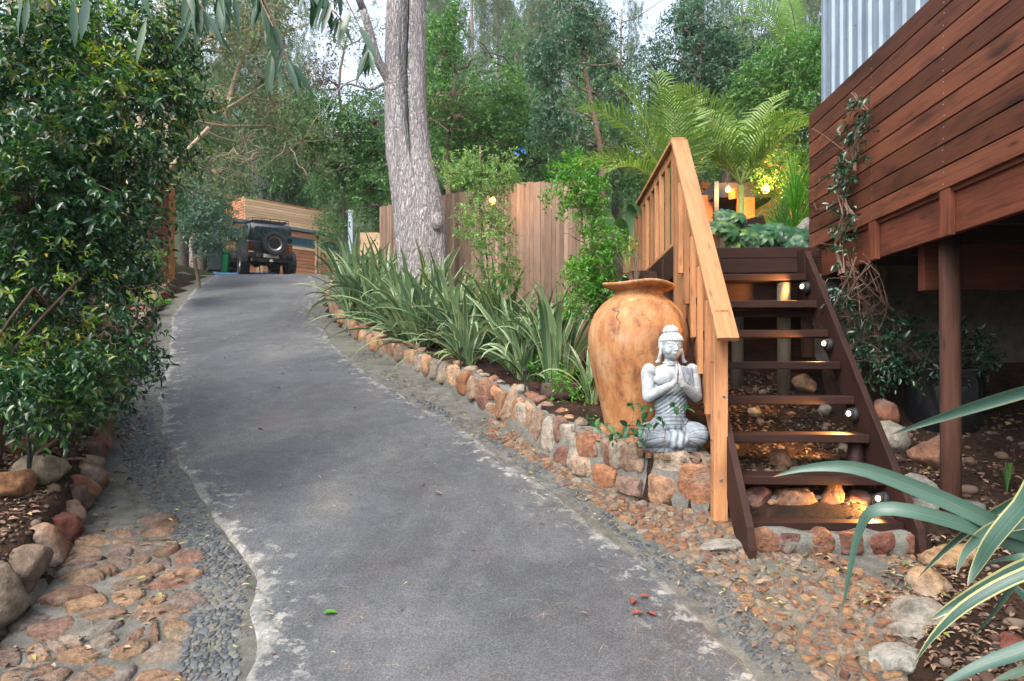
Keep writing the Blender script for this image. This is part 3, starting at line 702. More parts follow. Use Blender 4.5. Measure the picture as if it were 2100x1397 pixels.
# cobbled ledge under the statue
pts = jgrid(.35, 1.5, 5.0, 6.0, .062, .4, lambda a, b: a > WR(b) + .05 and a < 1.47 and b < 5.75 + .2*float(vnoise(a*3, 0, 0, 8)))
mb = MB()
for c, p in poly_cells(pts, .045, .01): add_stone(mb, c, p, rnd.uniform(.012, .025), lambda u, v, h: (u, v, float(base(v)) + float(Hbed(v)) + h - .01), 1)
put(mb.build('cobbled_ledge', M['cobble'], None, True), rw, rw.location)
X, Y = np.meshgrid(np.linspace(.3, 1.5, 30), np.linspace(5.02, 5.95, 24))
X = np.maximum(X, WR(Y) + .03); Z = base(Y) + Hbed(Y) + .004 + 0*X; i_ = np.arange(X.size).reshape(X.shape)
Q = np.stack([i_[:-1,:-1], i_[:-1,1:], i_[1:,1:], i_[1:,:-1]], -1).reshape(-1, 4)
put(link('ledge_mortar', np_mesh('ledge_mortar', np.stack([X.ravel(), Y.ravel(), Z.ravel()], 1), [Q], smooth=True), M['mortar']), rw, rw.location)
# big corner blocks near the post

# footing walls under the stairs
DS = mat_stone('footing_stone', [(0, (.13,.052,.034)), (.3, (.085,.04,.036)), (.6, (.17,.08,.045)), (.85, (.2,.125,.08)), (1, (.11,.05,.036))], .2, 1)

def straight_wall(name, label, x0, x1, y0, z0, z1, nrm, sp_, mat, seed, lean=0, yslope=-.048, depth=.12):
    th = thing(name, label, 'stone wall', (x0, y0, z0)); mb = MB()
    f = lambda u, v, h: (x0 + u, y0 + yslope*u - h + lean*v, z0 + v)
    n = int((x1-x0)/.06); V = []; hts = [z1 - z0 + .02*float(vnoise(i*.5, seed, 0, 3)) for i in range(n+1)]
    for i in range(n+1):
        u = (x1-x0)*i/n
        for v, h in ((-.1, .0), (0, .0), (hts[i]*.5, .026), (hts[i], .01), (hts[i]+.01, -depth), (-.1, -depth)): V.append(f(u, v, h + .01*float(vnoise(u*9, v*9, seed))))
    Fc = [(i*6+j, (i+1)*6+j, (i+1)*6+j+1, i*6+j+1) for i in range(n) for j in range(5)]; Fc += [(0, 1, 2, 3, 4, 5), tuple(n*6+j for j in range(6))[::-1]]
    mb.add(V, Fc); put(mb.build('mortar', M['mortar'], None, True), th, th.location)
    H = z1 - z0; pts = []; u = .03
    while u < x1-x0:
        s_ = sp_*rnd.uniform(.7, 1.3)
        if rnd.random() < .85: pts.append((u+s_/2, H*.5))
        else: pts += [(u+s_/2, H*.25), (u+s_/2+.02, H*.8)]
        u += s_
    SVq = []; SFq = []
    for c, p in poly_cells(pts, sp_*.7, .025):
        p = p.copy(); p[:, 1] = np.clip(p[:, 1] + c[1], .01, H+.01) - c[1]; p[:, 0] = np.clip(p[:, 0] + c[0], 0.01, x1-x0-.01) - c[0]
        w_, h_ = (p[:, 0].max()-p[:, 0].min())*.56, (p[:, 1].max()-p[:, 1].min())*.56; o_ = f(c[0], c[1] + (p[:, 1].max()+p[:, 1].min())/2, -.012)
        SFq.append(ICO3F + len(ICO3)*len(SVq)); SVq.append(rotz(rock_verts((w_*rnd.uniform(.98, 1.15), .055, h_*rnd.uniform(.9, 1.1)), seed*31+len(SVq), .5, ICO3, len(SVq) % 2), -.05 + rnd.uniform(-.1, .1), 0) + np.array(o_))
    put(link('stonework', np_mesh('stonework', np.concatenate(SVq), [np.concatenate(SFq)], smooth=True), mat), th, th.location); return th
straight_wall('stair_footing', 'low wall of dark red stones in cement below the lowest stair tread', 1.545, 2.62, 4.475, .27, .425, 1, .2, DS, 3)
sr = straight_wall('rock_course', 'row of lamplit orange rocks between the two lowest stair treads', 1.60, 2.62, 4.90, .44, .57, 1, .22, M['stone'], 8)
for i, (x, s_, hs) in enumerate([(1.74, .13, .062), (2.05, .16, .055), (2.28, .10, .085), (2.45, .1, .05), (1.92, .06, .045)]):
    rock('rock', (x, 4.90 - .04*(x-1.6), .54), (s_, .08, hs*1.75), 970+i, DS, sr, 0, .2, False, .6)
straight_wall('side_footing', 'cement and red rubble wall right of the stair foot, behind the round post', 2.72, 3.25, 4.72, .33, .58, 1, .12, DS, 5)
# rocks right of the stringer
for i, (px, py, Yd, s_, sc_, mat, lab) in enumerate([
    (1868, 1008, 5.0, .17, (1, .9, .75), 'pale_rock', 'large pale rounded rock behind the stair foot, left of the round post'),
    (1912, 930, 5.3, .18, (1, .8, .75), 'stone', 'orange brown boulder in the shade left of the round post'),
    (1815, 905, 5.5, .2, (.65, .8, .9), 'pale_rock', 'upright grey rock in the shade beside the stair stringer'),
    (1812, 850, 5.7, .12, (.9, .9, 1), 'boulder', 'small brown rock on top of the shaded bank by the stairs'),
    (1935, 1040, 4.95, .10, (1, .8, .8), 'boulder', 'dark red brown rock touching the foot of the round post'),
    (1955, 1152, 4.35, .2, (1.1, .8, .5), 'tan_rock', 'flat pink brown boulder under the striped leaves on the right'),
    (1903, 1205, 4.05, .16, (1.0, .8, .62), 'tan_rock', 'big tan rounded boulder at the upper end of the right foreground row'),
    (1885, 1268, 3.75, .17, (1.0, .75, .6), 'pale_rock', 'cream angular boulder lying on a grey one at right foreground'),
    (1868, 1318, 3.62, .13, (.95, .8, .7), 'pale_rock', 'grey rock underneath the cream boulder at right foreground'),
    (1838, 1362, 3.42, .15, (1.05, .8, .55), 'pale_rock', 'nearest pale grey rock, at the bottom of the right foreground row'),
    (2085, 1345, 3.4, .13, (1, .9, .7), 'boulder', 'dull red rock at the bottom right corner under striped leaves')]):
    p = P(px, py, Yd)
    o = rock('rock', p, (s_*sc_[0], s_*sc_[1], s_*sc_[2]), 800+i, M[mat], None, i*.7, .1, False, .35 if i not in (0, 6) else .8); tag(o, lab, 'rock')
o = rock('stone_slab', P(1480, 1112, 4.55) , (.16, .12, .035), 871, M['pale_rock'], None, .3, 0, False, .2); o.location.z = gz(1.4, 4.5) + .012; o.location.y = 4.56
tag(o, 'pale concrete slab on the cobbles under the foot of the railing post', 'slab')
# small stones on the soil below the stairs
for i, (px, py, Yd, s_, lab) in enumerate([(1545, 862, 6.0, .06, 'small pale stone on the soil under the stairs, leftmost'), (1690, 868, 6.0, .075, 'pale angular stone on the soil under the stairs, nearest the lamps'),
       (1648, 790, 6.6, .12, 'upright orange stone behind the grey post below the stairs'), (1600, 962, 5.25, .1, 'dark red stone under the third stair tread')]):
    p = P(px, py, Yd); g = gz(p.x, p.y); o = rock('small_stone', (p.x, p.y, g + s_*.4), (s_, s_*.8, s_*.8), 880+i, M['pale_rock'] if i < 2 else M['stone'], None, i, .2, True, .4); tag(o, lab, 'stone')
# ================================================================== staircase (local frame: x across, y away, origin at the foot)
EX = Matrix.Rotation(R(-2.75), 4, 'Z')
SO = Vector((1.56, 4.95, 0))
def S(x, y, z): return EX.to_3x3() @ Vector((x, y, 0)) + Vector((SO.x, SO.y, z))
st = thing('staircase', 'open dark brown timber staircase with eight treads climbing to the raised bed', 'staircase', SO, R(-2.75))
W = 1.05; G = .2415; RI = .269
def ty(k): return -.40 + G*(k-1)           # front edge of tread k
def tz(k): return .476 + RI*(k-1)
for k in range(1, 9):
    mb = MB(); mb.box((.035, ty(k), tz(k)-.062), (W-.0, ty(k)+.235, tz(k))); mb.build('tread', M['dark_wood'], st, bevel=.006)
sl = RI/G
def stringer(x0, x1, name='stringer'):
    mb = MB(); ya, yb = ty(1)-.16, ty(8)+.02
    f = lambda y: tz(1) + sl*(y - ty(1)) + .155
    za = .27
    pr = [(ya, f(ya)-.02), (yb+.04, f(yb+.04)), (yb+.04, f(yb)-.40), (ya+.35, za+.12), (ya+.18, za), (ya-.0, za)]
    pr = [(ya-.02, za), (ya+.02, za+.12) , (ya+.06, f(ya+.06))][:1] + [(ya-.02, f(ya-.02)-.1), (ya+.02, f(ya+.02)), (yb+.04, f(yb+.04)), (yb+.04, f(yb)-.36), (ya+.24, za)]
    V = [(x0, y, z) for y, z in pr] + [(x1, y, z) for y, z in pr]; n = len(pr)
    Fc = [tuple(range(n)), tuple(range(n, 2*n))[::-1]] + [(i, i+n, (i+1) % n + n, (i+1) % n) for i in range(n)]
    uvs = [[(V[i][1]*.67+V[i][2]*.74, V[i][2]*.67-V[i][1]*.74 + x0) for i in f] for f in Fc]
    mb.add(V, Fc, uvs); mb.build(name, M['dark_wood'], st, bevel=.004)
stringer(-.018, .03); stringer(W+.005, W+.052)
mb = MB(); mb.box((.035, ty(8)+.2, tz(8)-.33), (W, ty(8)+.232, tz(8)-.066)); mb.build('riser_board', M['dark_wood'], st, bevel=.003)
mb = MB(); mb.box((.035, ty(7)+.2, tz(7)-.13), (W, ty(7)+.235, tz(7)-.066)); mb.build('riser_board', M['dark_wood'], st, bevel=.003)
for k, (yy) in enumerate((ty(3)+.1,)):
    mb = MB(); mb.tube([(W-.06, yy, gz(2.6, 5.0)-.1), (W-.06, yy, tz(3)-.065)], .055, 12); mb.build('support_stub', M['dark_wood'], st, True)

# planter board at the head of the stairs
pl = thing('timber_planter', 'dark sleeper-sided planter across the top of the stairs, full of leafy plants', 'planter', SO, R(-2.75))
mb = MB(); mb.box((-.02, ty(8)+.24, 2.40), (W+.28, ty(8)+.30, 2.535)); mb.build('front_board', M['dark_wood'], pl, bevel=.006)
mb = MB(); mb.box((-.02, ty(8)+.243, 2.538), (W+.28, ty(8)+.297, 2.64)); mb.build('front_board', M['dark_wood'], pl, bevel=.006)
mb = MB(); mb.box((-.0, ty(8)+.30, 2.3), (W+1.3, ty(8)+1.0, 2.58)); mb.build('planter_soil', M['soil'], pl)
mb = MB(); mb.beam((W+.0, ty(8)+.28, 2.56), (W+.30, ty(8)+1.0, 2.78), .05, .13); mb.build('side_board', M['dark_wood'], pl, bevel=.004)
mb = MB(); mb.box((W+.0, ty(8)+.05, 2.0), (W+.055, ty(8)+.235, 2.60)); mb.build('end_block', M['dark_wood'], pl, bevel=.004)

# ------------------------------------------------------------------ railing
ra = thing('timber_railing', 'new orange timber railing running up the left side of the stairs and along the landing', 'railing', SO, R(-2.75))
HX = -.06                                   # rail centre line, local x
def rail_z(y): return 1.715 + 1.128*(y + .20)
Y2 = 1.52
mb = MB(); mb.box((HX-.05, -.06, .40), (HX+.05, .04, rail_z(.0)-.02)); mb.build('newel_post', M['rail'], ra, bevel=.004)
mb = MB(); mb.beam((HX+.01, -.215, rail_z(-.215)), (HX+.01, Y2-.0, rail_z(Y2)), .150, .036); mb.build('handrail', M['rail'], ra, bevel=.003)
mb = MB(); mb.beam((HX+.0, -.09, rail_z(-.09)-.075), (HX+.0, Y2-.02, rail_z(Y2-.02)-.075), .035, .075); mb.build('under_rail', M['rail'], ra, bevel=.003)
zt = rail_z(Y2)
mb = MB(); mb.beam((HX, Y2-.03, zt+.005), (HX, Y2+4.6, zt+.005), .13, .036); mb.build('level_handrail', M['rail'], ra, bevel=.003)
mb = MB(); mb.beam((HX, Y2+.0, zt-.06), (HX, Y2+4.6, zt-.06), .04, .09); mb.build('under_rail', M['rail'], ra, bevel=.003)
mb = MB(); mb.box((HX-.055, Y2-.16, 1.55), (HX+.045, Y2-.06, rail_z(Y2-.13)-.05)); mb.build('newel_post', M['rail'], ra, bevel=.004)
for (bx, by, bz) in ((HX-.051, -.01, .62), (HX-.051, -.01, .98), (HX-.051, -.01, 1.55)): mb = MB(); mb.lathe([(.011, 0), (.011, .005), (.007, .008)], 10, Matrix.Translation((bx, by, bz)) @ Matrix.Rotation(R(-90), 4, 'Y')); mb.build('bolt', M['steel'], ra)
for (bx, by, bz) in ((HX+.0, -.061, .70), (HX+.02, -.061, 1.30)): mb = MB(); mb.lathe([(.011, 0), (.011, .005), (.007, .008)], 10, Matrix.Translation((bx, by, bz)) @ Matrix.Rotation(R(90), 4, 'X')); mb.build('bolt', M['steel'], ra)
# sloping lower rail
mb = MB(); mb.beam((HX-.008, .05, .96+.062), (HX-.008, Y2-.17, .96-.06+1.165*(Y2-.115)), .04, .20); mb.build('lower_rail', M['rail'], ra, bevel=.003)
for i in range(5):
    y = .10 + .255*i; zb = 1.02 + 1.165*y + .02
    mb = MB(); mb.box((HX-.066, y, zb), (HX-.030, y+.06, rail_z(y)-.05)); mb.build('baluster', M['rail'], ra, bevel=.002)
for i in range(1, 6):
    y = .06 + .255*i; zb = 1.02 + 1.165*y + .12
    mb = MB(); mb.box((HX+.014, y, zb), (HX+.045, y+.055, rail_z(y)-.06)); mb.build('baluster', M['rail'], ra, bevel=.002)
for i in range(13):
    y = Y2 + .14 + .34*i; wd = .07 if i % 3 == 2 else .042
    mb = MB(); mb.box((HX-.03, y, 2.70), (HX+.012, y+wd+.01, zt-.03)); mb.build('baluster', M['rail'], ra, bevel=.002)
mb = MB(); mb.box((HX-.04, Y2-.06, 2.665), (HX+.03, Y2+4.6, 2.70)); mb.build('bottom_rail', M['rail'], ra, bevel=.003)
la = thing('landing', 'dark timber edge beam carrying the level railing behind the clay jar', 'landing', SO, R(-2.75))
mb = MB(); mb.box((HX-.045, Y2-.055, 2.36), (HX+.04, Y2+4.6, 2.66)); mb.build('edge_beam', M['dark_wood'], la, bevel=.004)
mb = MB(); mb.box((HX+.05, Y2+1.2, 2.60), (W+.2, Y2+4.6, 2.64)); mb.build('deck_board', M['dark_wood'], la)

# posts under the stairs
for i, (px, yb, r, lab) in enumerate([(1607, 6.25, .062, 'weathered grey round timber post standing under the middle of the stairs'), (1512, 6.75, .06, 'weathered grey round timber post in the shadow under the left of the stairs')]):
    x = (px-CX)/F*yb; mb = MB(); n = 14; mb.tube([(x, yb, gz(x, yb)-.1), (x+.004, yb, 1.6), (x, yb, 2.28)], [r, r*.97, r*.95], n)
    o = mb.build('round_post', M['grey_post'], None, True); tag(o, lab, 'post')
# earth bank boards below landing
mb = MB(); mb.box((1.55, 7.0, 1.2), (4.2, 7.06, 2.62)); mb.box((1.55, 6.99, 2.1), (4.2, 6.998, 2.3)); o = mb.build('bank_retainer', M['post'], None); tag(o, 'dark boarded retaining wall behind the posts under the stairs', 'retaining wall')

# ------------------------------------------------------------------ stringer lights
for k, (px, py, Yd) in enumerate([(1640, 592, 6.2), (1684, 708, 5.72), (1735, 850, 5.26), (1795, 1022, 4.80)]):
    p = P(px, py, Yd); loc = EX.inverted() @ (p - SO)
    lx, ly, lz = W+.004, Yd - SO.y, p.z
    wp = S(lx, ly, lz)
    lab = ['topmost round black step light on the right stringer', 'second black step light from the top of the right stringer', 'third black step light down the right stringer, above a wide tread', 'lowest black step light, by the lamplit rocks'][k]
    th = thing('step_light', lab, 'step light', wp, R(-2.75), group='step lights on the right stringer')
    Mx = Matrix.Rotation(R(-90), 4, 'Y')
    mb = MB(); mb.lathe([(.052, 0), (.055, .012), (.052, .04), (.043, .052), (.038, .052), (.036, .044)], 24, Matrix.Translation((0, 0, 0)) @ Mx); mb.build('housing', M['black_plastic'], th, True)
    # eyelid: angled oval head with the lens looking to the left and the viewer
    A = Matrix.Translation((-.05, -.012, .012)) @ Matrix.Rotation(R(28), 4, 'Z') @ Matrix.Rotation(R(-90), 4, 'Y')
    mb = MB(); mb.lathe([(.034, -.02), (.040, .0), (.036, .022), (.028, .026), (.026, .020)], 24, A); mb.build('eyeball', M['black_plastic'], th, True)
    mb = MB(); mb.lathe([(.0205, .0205), (.016, .027), (.008, .029)], 20, A); mb.build('lens', M['lens'], th, True)
    ld = bpy.data.lights.new('step_lamp', 'SPOT'); ld.energy = 45 if k else 50; ld.spot_size = R(150); ld.spot_blend = .8; ld.color = (1, .47, .13); ld.shadow_soft_size = .02
    lo_ = bpy.data.objects.new('lamp', ld); C.objects.link(lo_); lo_.parent = th; lo_.location = (-.11, -.05, .0)
    lo_.rotation_euler = Vector((-1, -.1, -.55 if k else .1)).to_track_quat('-Z', 'Y').to_euler()

# ================================================================== timber deck with zinc cabin
DX = lambda y: 2.56 + .04786*y
AY = R(-2.74)
dk = thing('timber_deck', 'raised deck clad in red brown horizontal boards, on beams and a round post', 'deck', (DX(6.6), 6.6, 0), AY)
# local: x right, y away (negative = towards camera), origin at the far corner
for i in range(9):
    z0 = 2.646 + .1458*i
    if i == 0: seg = [(-6.2, 0)]
    else: seg = [(-6.2, 0)]
    for (a, b) in seg:
        mb = MB(); mb.box((0, a, z0+.004), (.024, b, z0+.1458-.006)); mb.build('cladding_board', M['deck'], dk, bevel=.003)
mb = MB(); mb.box((.026, -6.2, 2.62), (.06, -.01, 3.94)); mb.box((.06, -.06, 2.62), (2.5, -.02, 3.94)); mb.build('backing', M['deck_beam'], dk)
for i in range(9):
    z0 = 2.646 + .1458*i; mb = MB(); mb.box((.002, .001, z0+.004), (2.5, .022, z0+.1458-.006)); mb.build('cladding_board', M['deck'], dk, bevel=.003)
mb = MB(); mb.box((.045, -6.2, 2.36), (.09, .0, 2.64)); mb.build('fascia_beam', M['deck_beam'], dk, bevel=.004)
for y in (-.10, -1.25, -2.22, -3.3, -4.4):
    mb = MB(); mb.box((.004, y-.055, 2.345), (.044, y+.055, 2.648)); mb.build('joist_end', M['deck_beam'], dk, bevel=.004)
mb = MB(); mb.box((.095, -6.2, 2.60), (5.0, 0, 2.645)); mb.build('floor', M['dark_wood'], dk)
for y in (-.6, -1.15, -1.75, -2.35, -2.95, -3.5, -4.1, -4.7, -5.3):
    mb = MB(); mb.box((.095, y, 2.40), (5.0, y+.045, 2.598)); mb.build('joist', M['dark_wood'], dk)
mb = MB(); mb.box((.17, -1.68, 2.06), (4.8, -1.60, 2.395)); mb.build('cross_beam', M['deck_beam'], dk, bevel=.005)
mb = MB(); mb.box((.34, -1.72, 2.09), (.385, -1.69, 2.395)); mb.build('cleat', M['deck_beam'], dk, bevel=.004)
px_, py_ = 2.995, 4.66
mb = MB(); pts = [(px_-.004, py_, .2), (px_, py_, 1.0), (px_-.004, py_, 1.8), (px_-.012, py_, 2.395)]
mb.tube(pts, [.066, .064, .064, .062], 20); po = mb.build('round_post', M['post'], None, True); po.parent = dk; po.matrix_parent_inverse = (Matrix.Translation(dk.location) @ Matrix.Rotation(AY, 4, 'Z')).inverted()
ca = thing('zinc_cabin', 'blue grey corrugated metal wall of the cabin standing above the timber cladding', 'cabin', (DX(6.6), 6.6, 0), AY)
# box-rib sheet
pitch = .178; L0, L1 = -5.6, -.155; V = []; ys = []; y = L1
prof = [(0, .0), (.62, .0), (.70, -.022), (.92, -.022), (1.0, .0)]
while y > L0:
    for (a, d) in prof[:-1]: ys.append((y - a*pitch, d))
    y -= pitch
for (yy, d) in ys: V += [(.10 + d, yy, 3.90), (.10 + d, yy, 7.2)]
Fc = [(2*i, 2*i+2, 2*i+3, 2*i+1) for i in range(len(ys)-1)]
mb = MB(); mb.add(V, Fc); mb.build('wall_sheet', M['zinc'], ca)
mb = MB(); mb.box((.072, -.155, 3.93), (.115, -.10, 7.2)); mb.build('corner_trim', M['zinc'], ca, bevel=.003)
mb = MB(); mb.box((.12, -.15, 3.9), (3.2, -.11, 7.2)); mb.build('end_wall', M['zinc'], ca)
mb = MB(); mb.box((.03, -6.2, 3.950), (.10, -.02, 3.957)); mb.box((.028, -6.2, 3.9585), (.034, -.02, 3.966)); mb.build('flashing', M['zinc'], ca)
mb = MB()
for i in range(26):
    yy = -.2 - i*pitch*1.0; zz = 4.05 + .16*(i % 3)
    yy = L1 - (i+.75)*pitch
    mb.lathe([(.007, 0), (.008, .003), (.004, .006)], 8, Matrix.Translation((.068, yy, zz + .35*(i//3 % 2))) @ Matrix.Rotation(R(-90), 4, 'Y'))
mb.build('screws', M['steel'], ca)
mb = MB()
for i in range(9):
    for yy in (-.1, -1.25, -2.22, -3.3):
        for dz in (.035, .11): mb.lathe([(.0045, 0), (.0045, .0015)], 6, Matrix.Translation((.001, yy + rnd.uniform(-.01, .01), 2.646 + .1458*i + dz)) @ Matrix.Rotation(R(-90), 4, 'Y'))
mb.build('nails', M['grey_box'], dk)
# back wall of the under-deck
bw = thing('earth_wall', 'roughly plastered grey wall above bare brown earth, in the dark under the deck', 'retaining wall', (4.6, 6.3, 1))
X, Z = np.meshgrid(np.linspace(2.85, 8.0, 60), np.linspace(.8, 2.62, 30)); Y = 6.45 + .05*fbm(X*2, Z*2, 0, 5, 4) - .12*sstep(1.62, 1.5, Z) - .3*sstep(1.5, .9, Z)
i_ = np.arange(X.size).reshape(X.shape); Q = np.stack([i_[:-1,:-1], i_[:-1,1:], i_[1:,1:], i_[1:,:-1]], -1).reshape(-1, 4)
zc = Z.ravel()[Q].mean(1); V = np.stack([X.ravel(), Y.ravel(), Z.ravel()], 1)
for nm, sel, mt in (('plaster', zc > 1.55, 'plaster'), ('earth', zc <= 1.55, 'soil')):
    put(link(nm, np_mesh(nm, V, [Q[sel]], smooth=True), M[mt]), bw, bw.location)
# dark glazed pot
p = (3.70, 5.85); gp = gz(*p)
mb = MB(); mb.lathe([(.22, 0), (.27, .05), (.295, .2), (.30, .42), (.295, .52), (.31, .56), (.31, .585), (.285, .585), (.27, .5), (.05, .48)], 36); o = mb.build('glazed_pot', M['black_pot'], None, True); o.location = (p[0], p[1], .92)
tag(o, 'black glazed plant pot half hidden behind the round post under the deck', 'pot')
mb = MB(); mb.box((-.028, -.02, -.035), (.05, .02, .035)); o = mb.build('junction_box', M['grey_box'], None, bevel=.004); o.location = P(1708, 612, 6.3); tag(o, 'small grey electrical box mounted beside the vine under the deck corner', 'junction box')
mb = MB(); mb.box((2.72, 6.35, 1.6), (2.80, 6.43, 2.6)); mb.build('corner_stud', M['post'], None); bpy.data.objects['corner_stud'].parent = None
tag(bpy.data.objects['corner_stud'], 'dark square stud under the deck corner behind the grey electrical box', 'post')

# ================================================================== clay jar
jp = Vector((1.055, 5.78, float(base(5.78)) + float(Hbed(5.78)) - .01))
prof = [(.20, 0), (.245, .005), (.262, .06), (.29, .2), (.335, .4), (.38, .58), (.408, .74), (.415, .86), (.402, .98), (.365, 1.09), (.30, 1.18), (.235, 1.235), (.20, 1.262), (.196, 1.285), (.215, 1.305), (.262, 1.325), (.290, 1.34), (.296, 1.36), (.285, 1.372), (.24, 1.352), (.185, 1.31), (.16, 1.24), (.2, 1.1), (.25, .9), (.05, .85)]
P2 = []
for i in range(len(prof)-1):
    (a, b), (c, d) = prof[i], prof[i+1]
    for q in range(4): P2.append((a + (c-a)*q/4, b + (d-b)*q/4))
P2.append(prof[-1]); P2a = np.array(P2)*[1.02, .925]
for _ in range(3): P2a[1:-1] = (P2a[:-2] + 2*P2a[1:-1] + P2a[2:])/4
mb = MB(); mb.lathe([tuple(q) for q in P2a], 96)
v = np.array(mb.v); a = np.arctan2(v[:, 1], v[:, 0]); rr = 1 + .010*fbm(v[:, 0]*3, v[:, 1]*3, v[:, 2]*3, 4, 3) + .022*np.cos(a*2+1)*(v[:, 2] > 1.19)
v[:, :2] *= rr[:, None]; v[:, 2] += .012*np.sin(a*3+.5)*(v[:, 2] > 1.2) ; mb.v = [tuple(q) for q in v]
jar = mb.build('clay_jar', M['terra'], None, True); jar.location = jp; jar.rotation_euler = (0, R(1.0), .4); tag(jar, 'huge weathered orange terracotta jar with flared rim behind the statue', 'jar')
mb = MB(); mb.beam(P(1308, 600, 5.85), P(1302, 517, 5.95), .02, .035); o = mb.build('wooden_stake', M['grey_post'], None, bevel=.003); tag(o, 'pale grey wooden stake sticking up out of the clay jar', 'stake')
mb = MB()
for k in range(9):
    a = rnd.uniform(-.5, .5); b = Vector((jp.x - .02, jp.y + .05, jp.z + 1.25)); e = b + Vector((a*.4, rnd.uniform(-.1, .1), rnd.uniform(.3, .55)))
    mb.tube([b, (b+e)/2 + Vector((rnd.uniform(-.05, .05), 0, .03)), e], [.003, .002, .001], 4)
o = mb.build('dry_stems', M['dead_twig'], None); tag(o, 'thin bare stems rising from the mouth of the clay jar', 'stems')

# ================================================================== seated statue
def make_statue():
    mb = MB()
    def cap(a, b, ra, rb, n=16, seg=6):
        a, b = Vector(a), Vector(b); mb.ell(a, (ra,)*3, n, 10); mb.ell(b, (rb,)*3, n, 10)
        mb.tube([a.lerp(b, i/seg) for i in range(seg+1)], [ra + (rb-ra)*i/seg for i in range(seg+1)], n)
    # base and crossed legs
    mb.lathe([(.0, .0), (.215, .0), (.225, .03), (.21, .09), (.1, .12), (0, .12)], 40, Matrix.Diagonal((1, .72, 1, 1)), close=False)
    for s in (-1, 1):
        mb.ell((s*.165, -.03, .125), (.105, .13, .098), 24, 16)
        cap((s*.10, .05, .15), (s*.19, -.07, .125), .09, .085)          # thigh
        cap((s*.19, -.09, .11), (-s*.02, -.165, .085), .075, .05)       # shin folded inwards
        cap((-s*.02, -.17, .085), (-s*.085, -.165, .10), .042, .028)    # foot
    mb.ell((0, -.10, .09), (.16, .10, .075), 24, 14)
    mb.ell((0, .03, .20), (.15, .11, .10), 24, 14)
    # torso
    cap((0, .03, .22), (0, .02, .36), .120, .112); mb.ell((0, .015, .36), (.132, .09, .14), 24, 14)
    mb.ell((0, .015, .50), (.150, .095, .14), 24, 16); mb.ell((0, .02, .60), (.165, .082, .075), 24, 14)
    for s in (-1, 1):
        mb.ell((s*.07, -.045, .555), (.075, .045, .06), 20, 12)          # chest
        mb.ell((s*.168, .02, .618), (.058, .06, .06), 20, 12)            # shoulder
        cap((s*.178, .02, .60), (s*.188, -.03, .425), .056, .046)        # upper arm
        cap((s*.188, -.035, .42), (s*.038, -.165, .515), .046, .028)     # forearm
        cap((s*.038, -.165, .515), (s*.016, -.178, .54), .027, .021)
        # pressed hand with fingers
        mb.ell((s*.0145, -.18, .575), (.0135, .030, .046), 14, 10)
        for q, (dy, ln) in enumerate(((-.024, .058), (-.009, .072), (.006, .068), (.020, .052))):
            b0 = Vector((s*.011, -.18+dy, .60)); cap(b0, b0 + Vector((-s*.002, 0.004, ln)), .0085, .0062, 10, 3)
        cap((s*.016, -.155, .57), (s*.012, -.148, .612), .0085, .0065, 10, 3)
    # neck, head
    cap((0, .02, .64), (0, .005, .735), .055, .048)
    for z in (.668, .684): 
        mb.lathe([(.0, z-.009), (.060, z-.007), (.066, z), (.060, z+.007), (0, z+.009)], 24, Matrix.Translation((0, .015, 0)), close=False)
    hc = Vector((0, -.005, .805)); mb.ell(hc, (.079, .088, .102), 28, 20); mb.ell((0, -.022, .765), (.062, .068, .062), 24, 14)
    mb.ell((0, -.055, .737), (.028, .026, .022), 16, 10)                                             # chin
    cap((0, -.088, .825), (0, -.104, .783), .0085, .0125, 12, 4); mb.ell((.009, -.095, .779), (.009, .01, .008), 10, 8); mb.ell((-.009, -.095, .779), (.009, .01, .008), 10, 8)
    mb.ell((0, -.0905, .760), (.021, .012, .0055), 14, 8); mb.ell((0, -.089, .750), (.017, .012, .0055), 14, 8)      # lips
    for s in (-1, 1):
        cap((s*.013, -.089, .832), (s*.052, -.071, .836), .006, .005, 10, 4)                         # brow
        mb.ell((s*.033, -.076, .813), (.0185, .012, .0085), 14, 8)                                   # closed eye
        mb.ell((s*.045, -.055, .775), (.028, .028, .03), 14, 10)
        mb.ell((s*.083, .0, .81), (.012, .024, .034), 14, 10); cap((s*.086, .0, .79), (s*.098, .0, .70), .013, .015, 12, 4); mb.ell((s*.106, -.0, .690), (.022, .016, .013), 14, 8)
    mb.ell((0, .0, .845), (.084, .09, .075), 28, 18)                                                 # hair mass
    mb.ell((0, .01, .925), (.052, .052, .045), 24, 14)
    # shoulder drape
    for i in range(6):
        x = .062 + i*.0175; cap((x-.012, -.062+.004*i, .655-.003*i), (x+.004, -.098+.009*i, .535-.012*(i % 2) - (i > 3)*.035), .0098, .0125, 10, 5)
    me = bpy.data.meshes.new('t'); me.from_pydata(mb.v, [], mb.f); o = bpy.data.objects.new('t', me); C.objects.link(o)
    m = o.modifiers.new('r', 'REMESH'); m.mode = 'VOXEL'; m.voxel_size = .0048; m.adaptivity = 0
    m = o.modifiers.new('s', 'SMOOTH'); m.factor = .5; m.iterations = 3
    dg = bpy.context.evaluated_depsgraph_get(); dg.update(); ev = o.evaluated_get(dg); me2 = bpy.data.meshes.new_from_object(ev)
    bpy.data.objects.remove(o); n = len(me2.vertices)
    v = np.empty(n*3, np.float32); me2.vertices.foreach_get('co', v); v = v.reshape(-1, 3).astype(float)
    nm = np.empty(n*3, np.float32); me2.vertices.foreach_get('normal', nm); nm = nm.reshape(-1, 3)
    x, y, z = v.T; ax = np.abs(x)
    armd = (ax > .135) & (z > .37); fore = (y < -.075 - (ax < .1)*.0) & (z > .41) & (z < .70)
    # robe: legs and the sash from the left shoulder to the right hip
    sash = (z < .42 + .33*np.clip(x + .11, 0, 9)*3.2) & (ax < .14) & ~fore
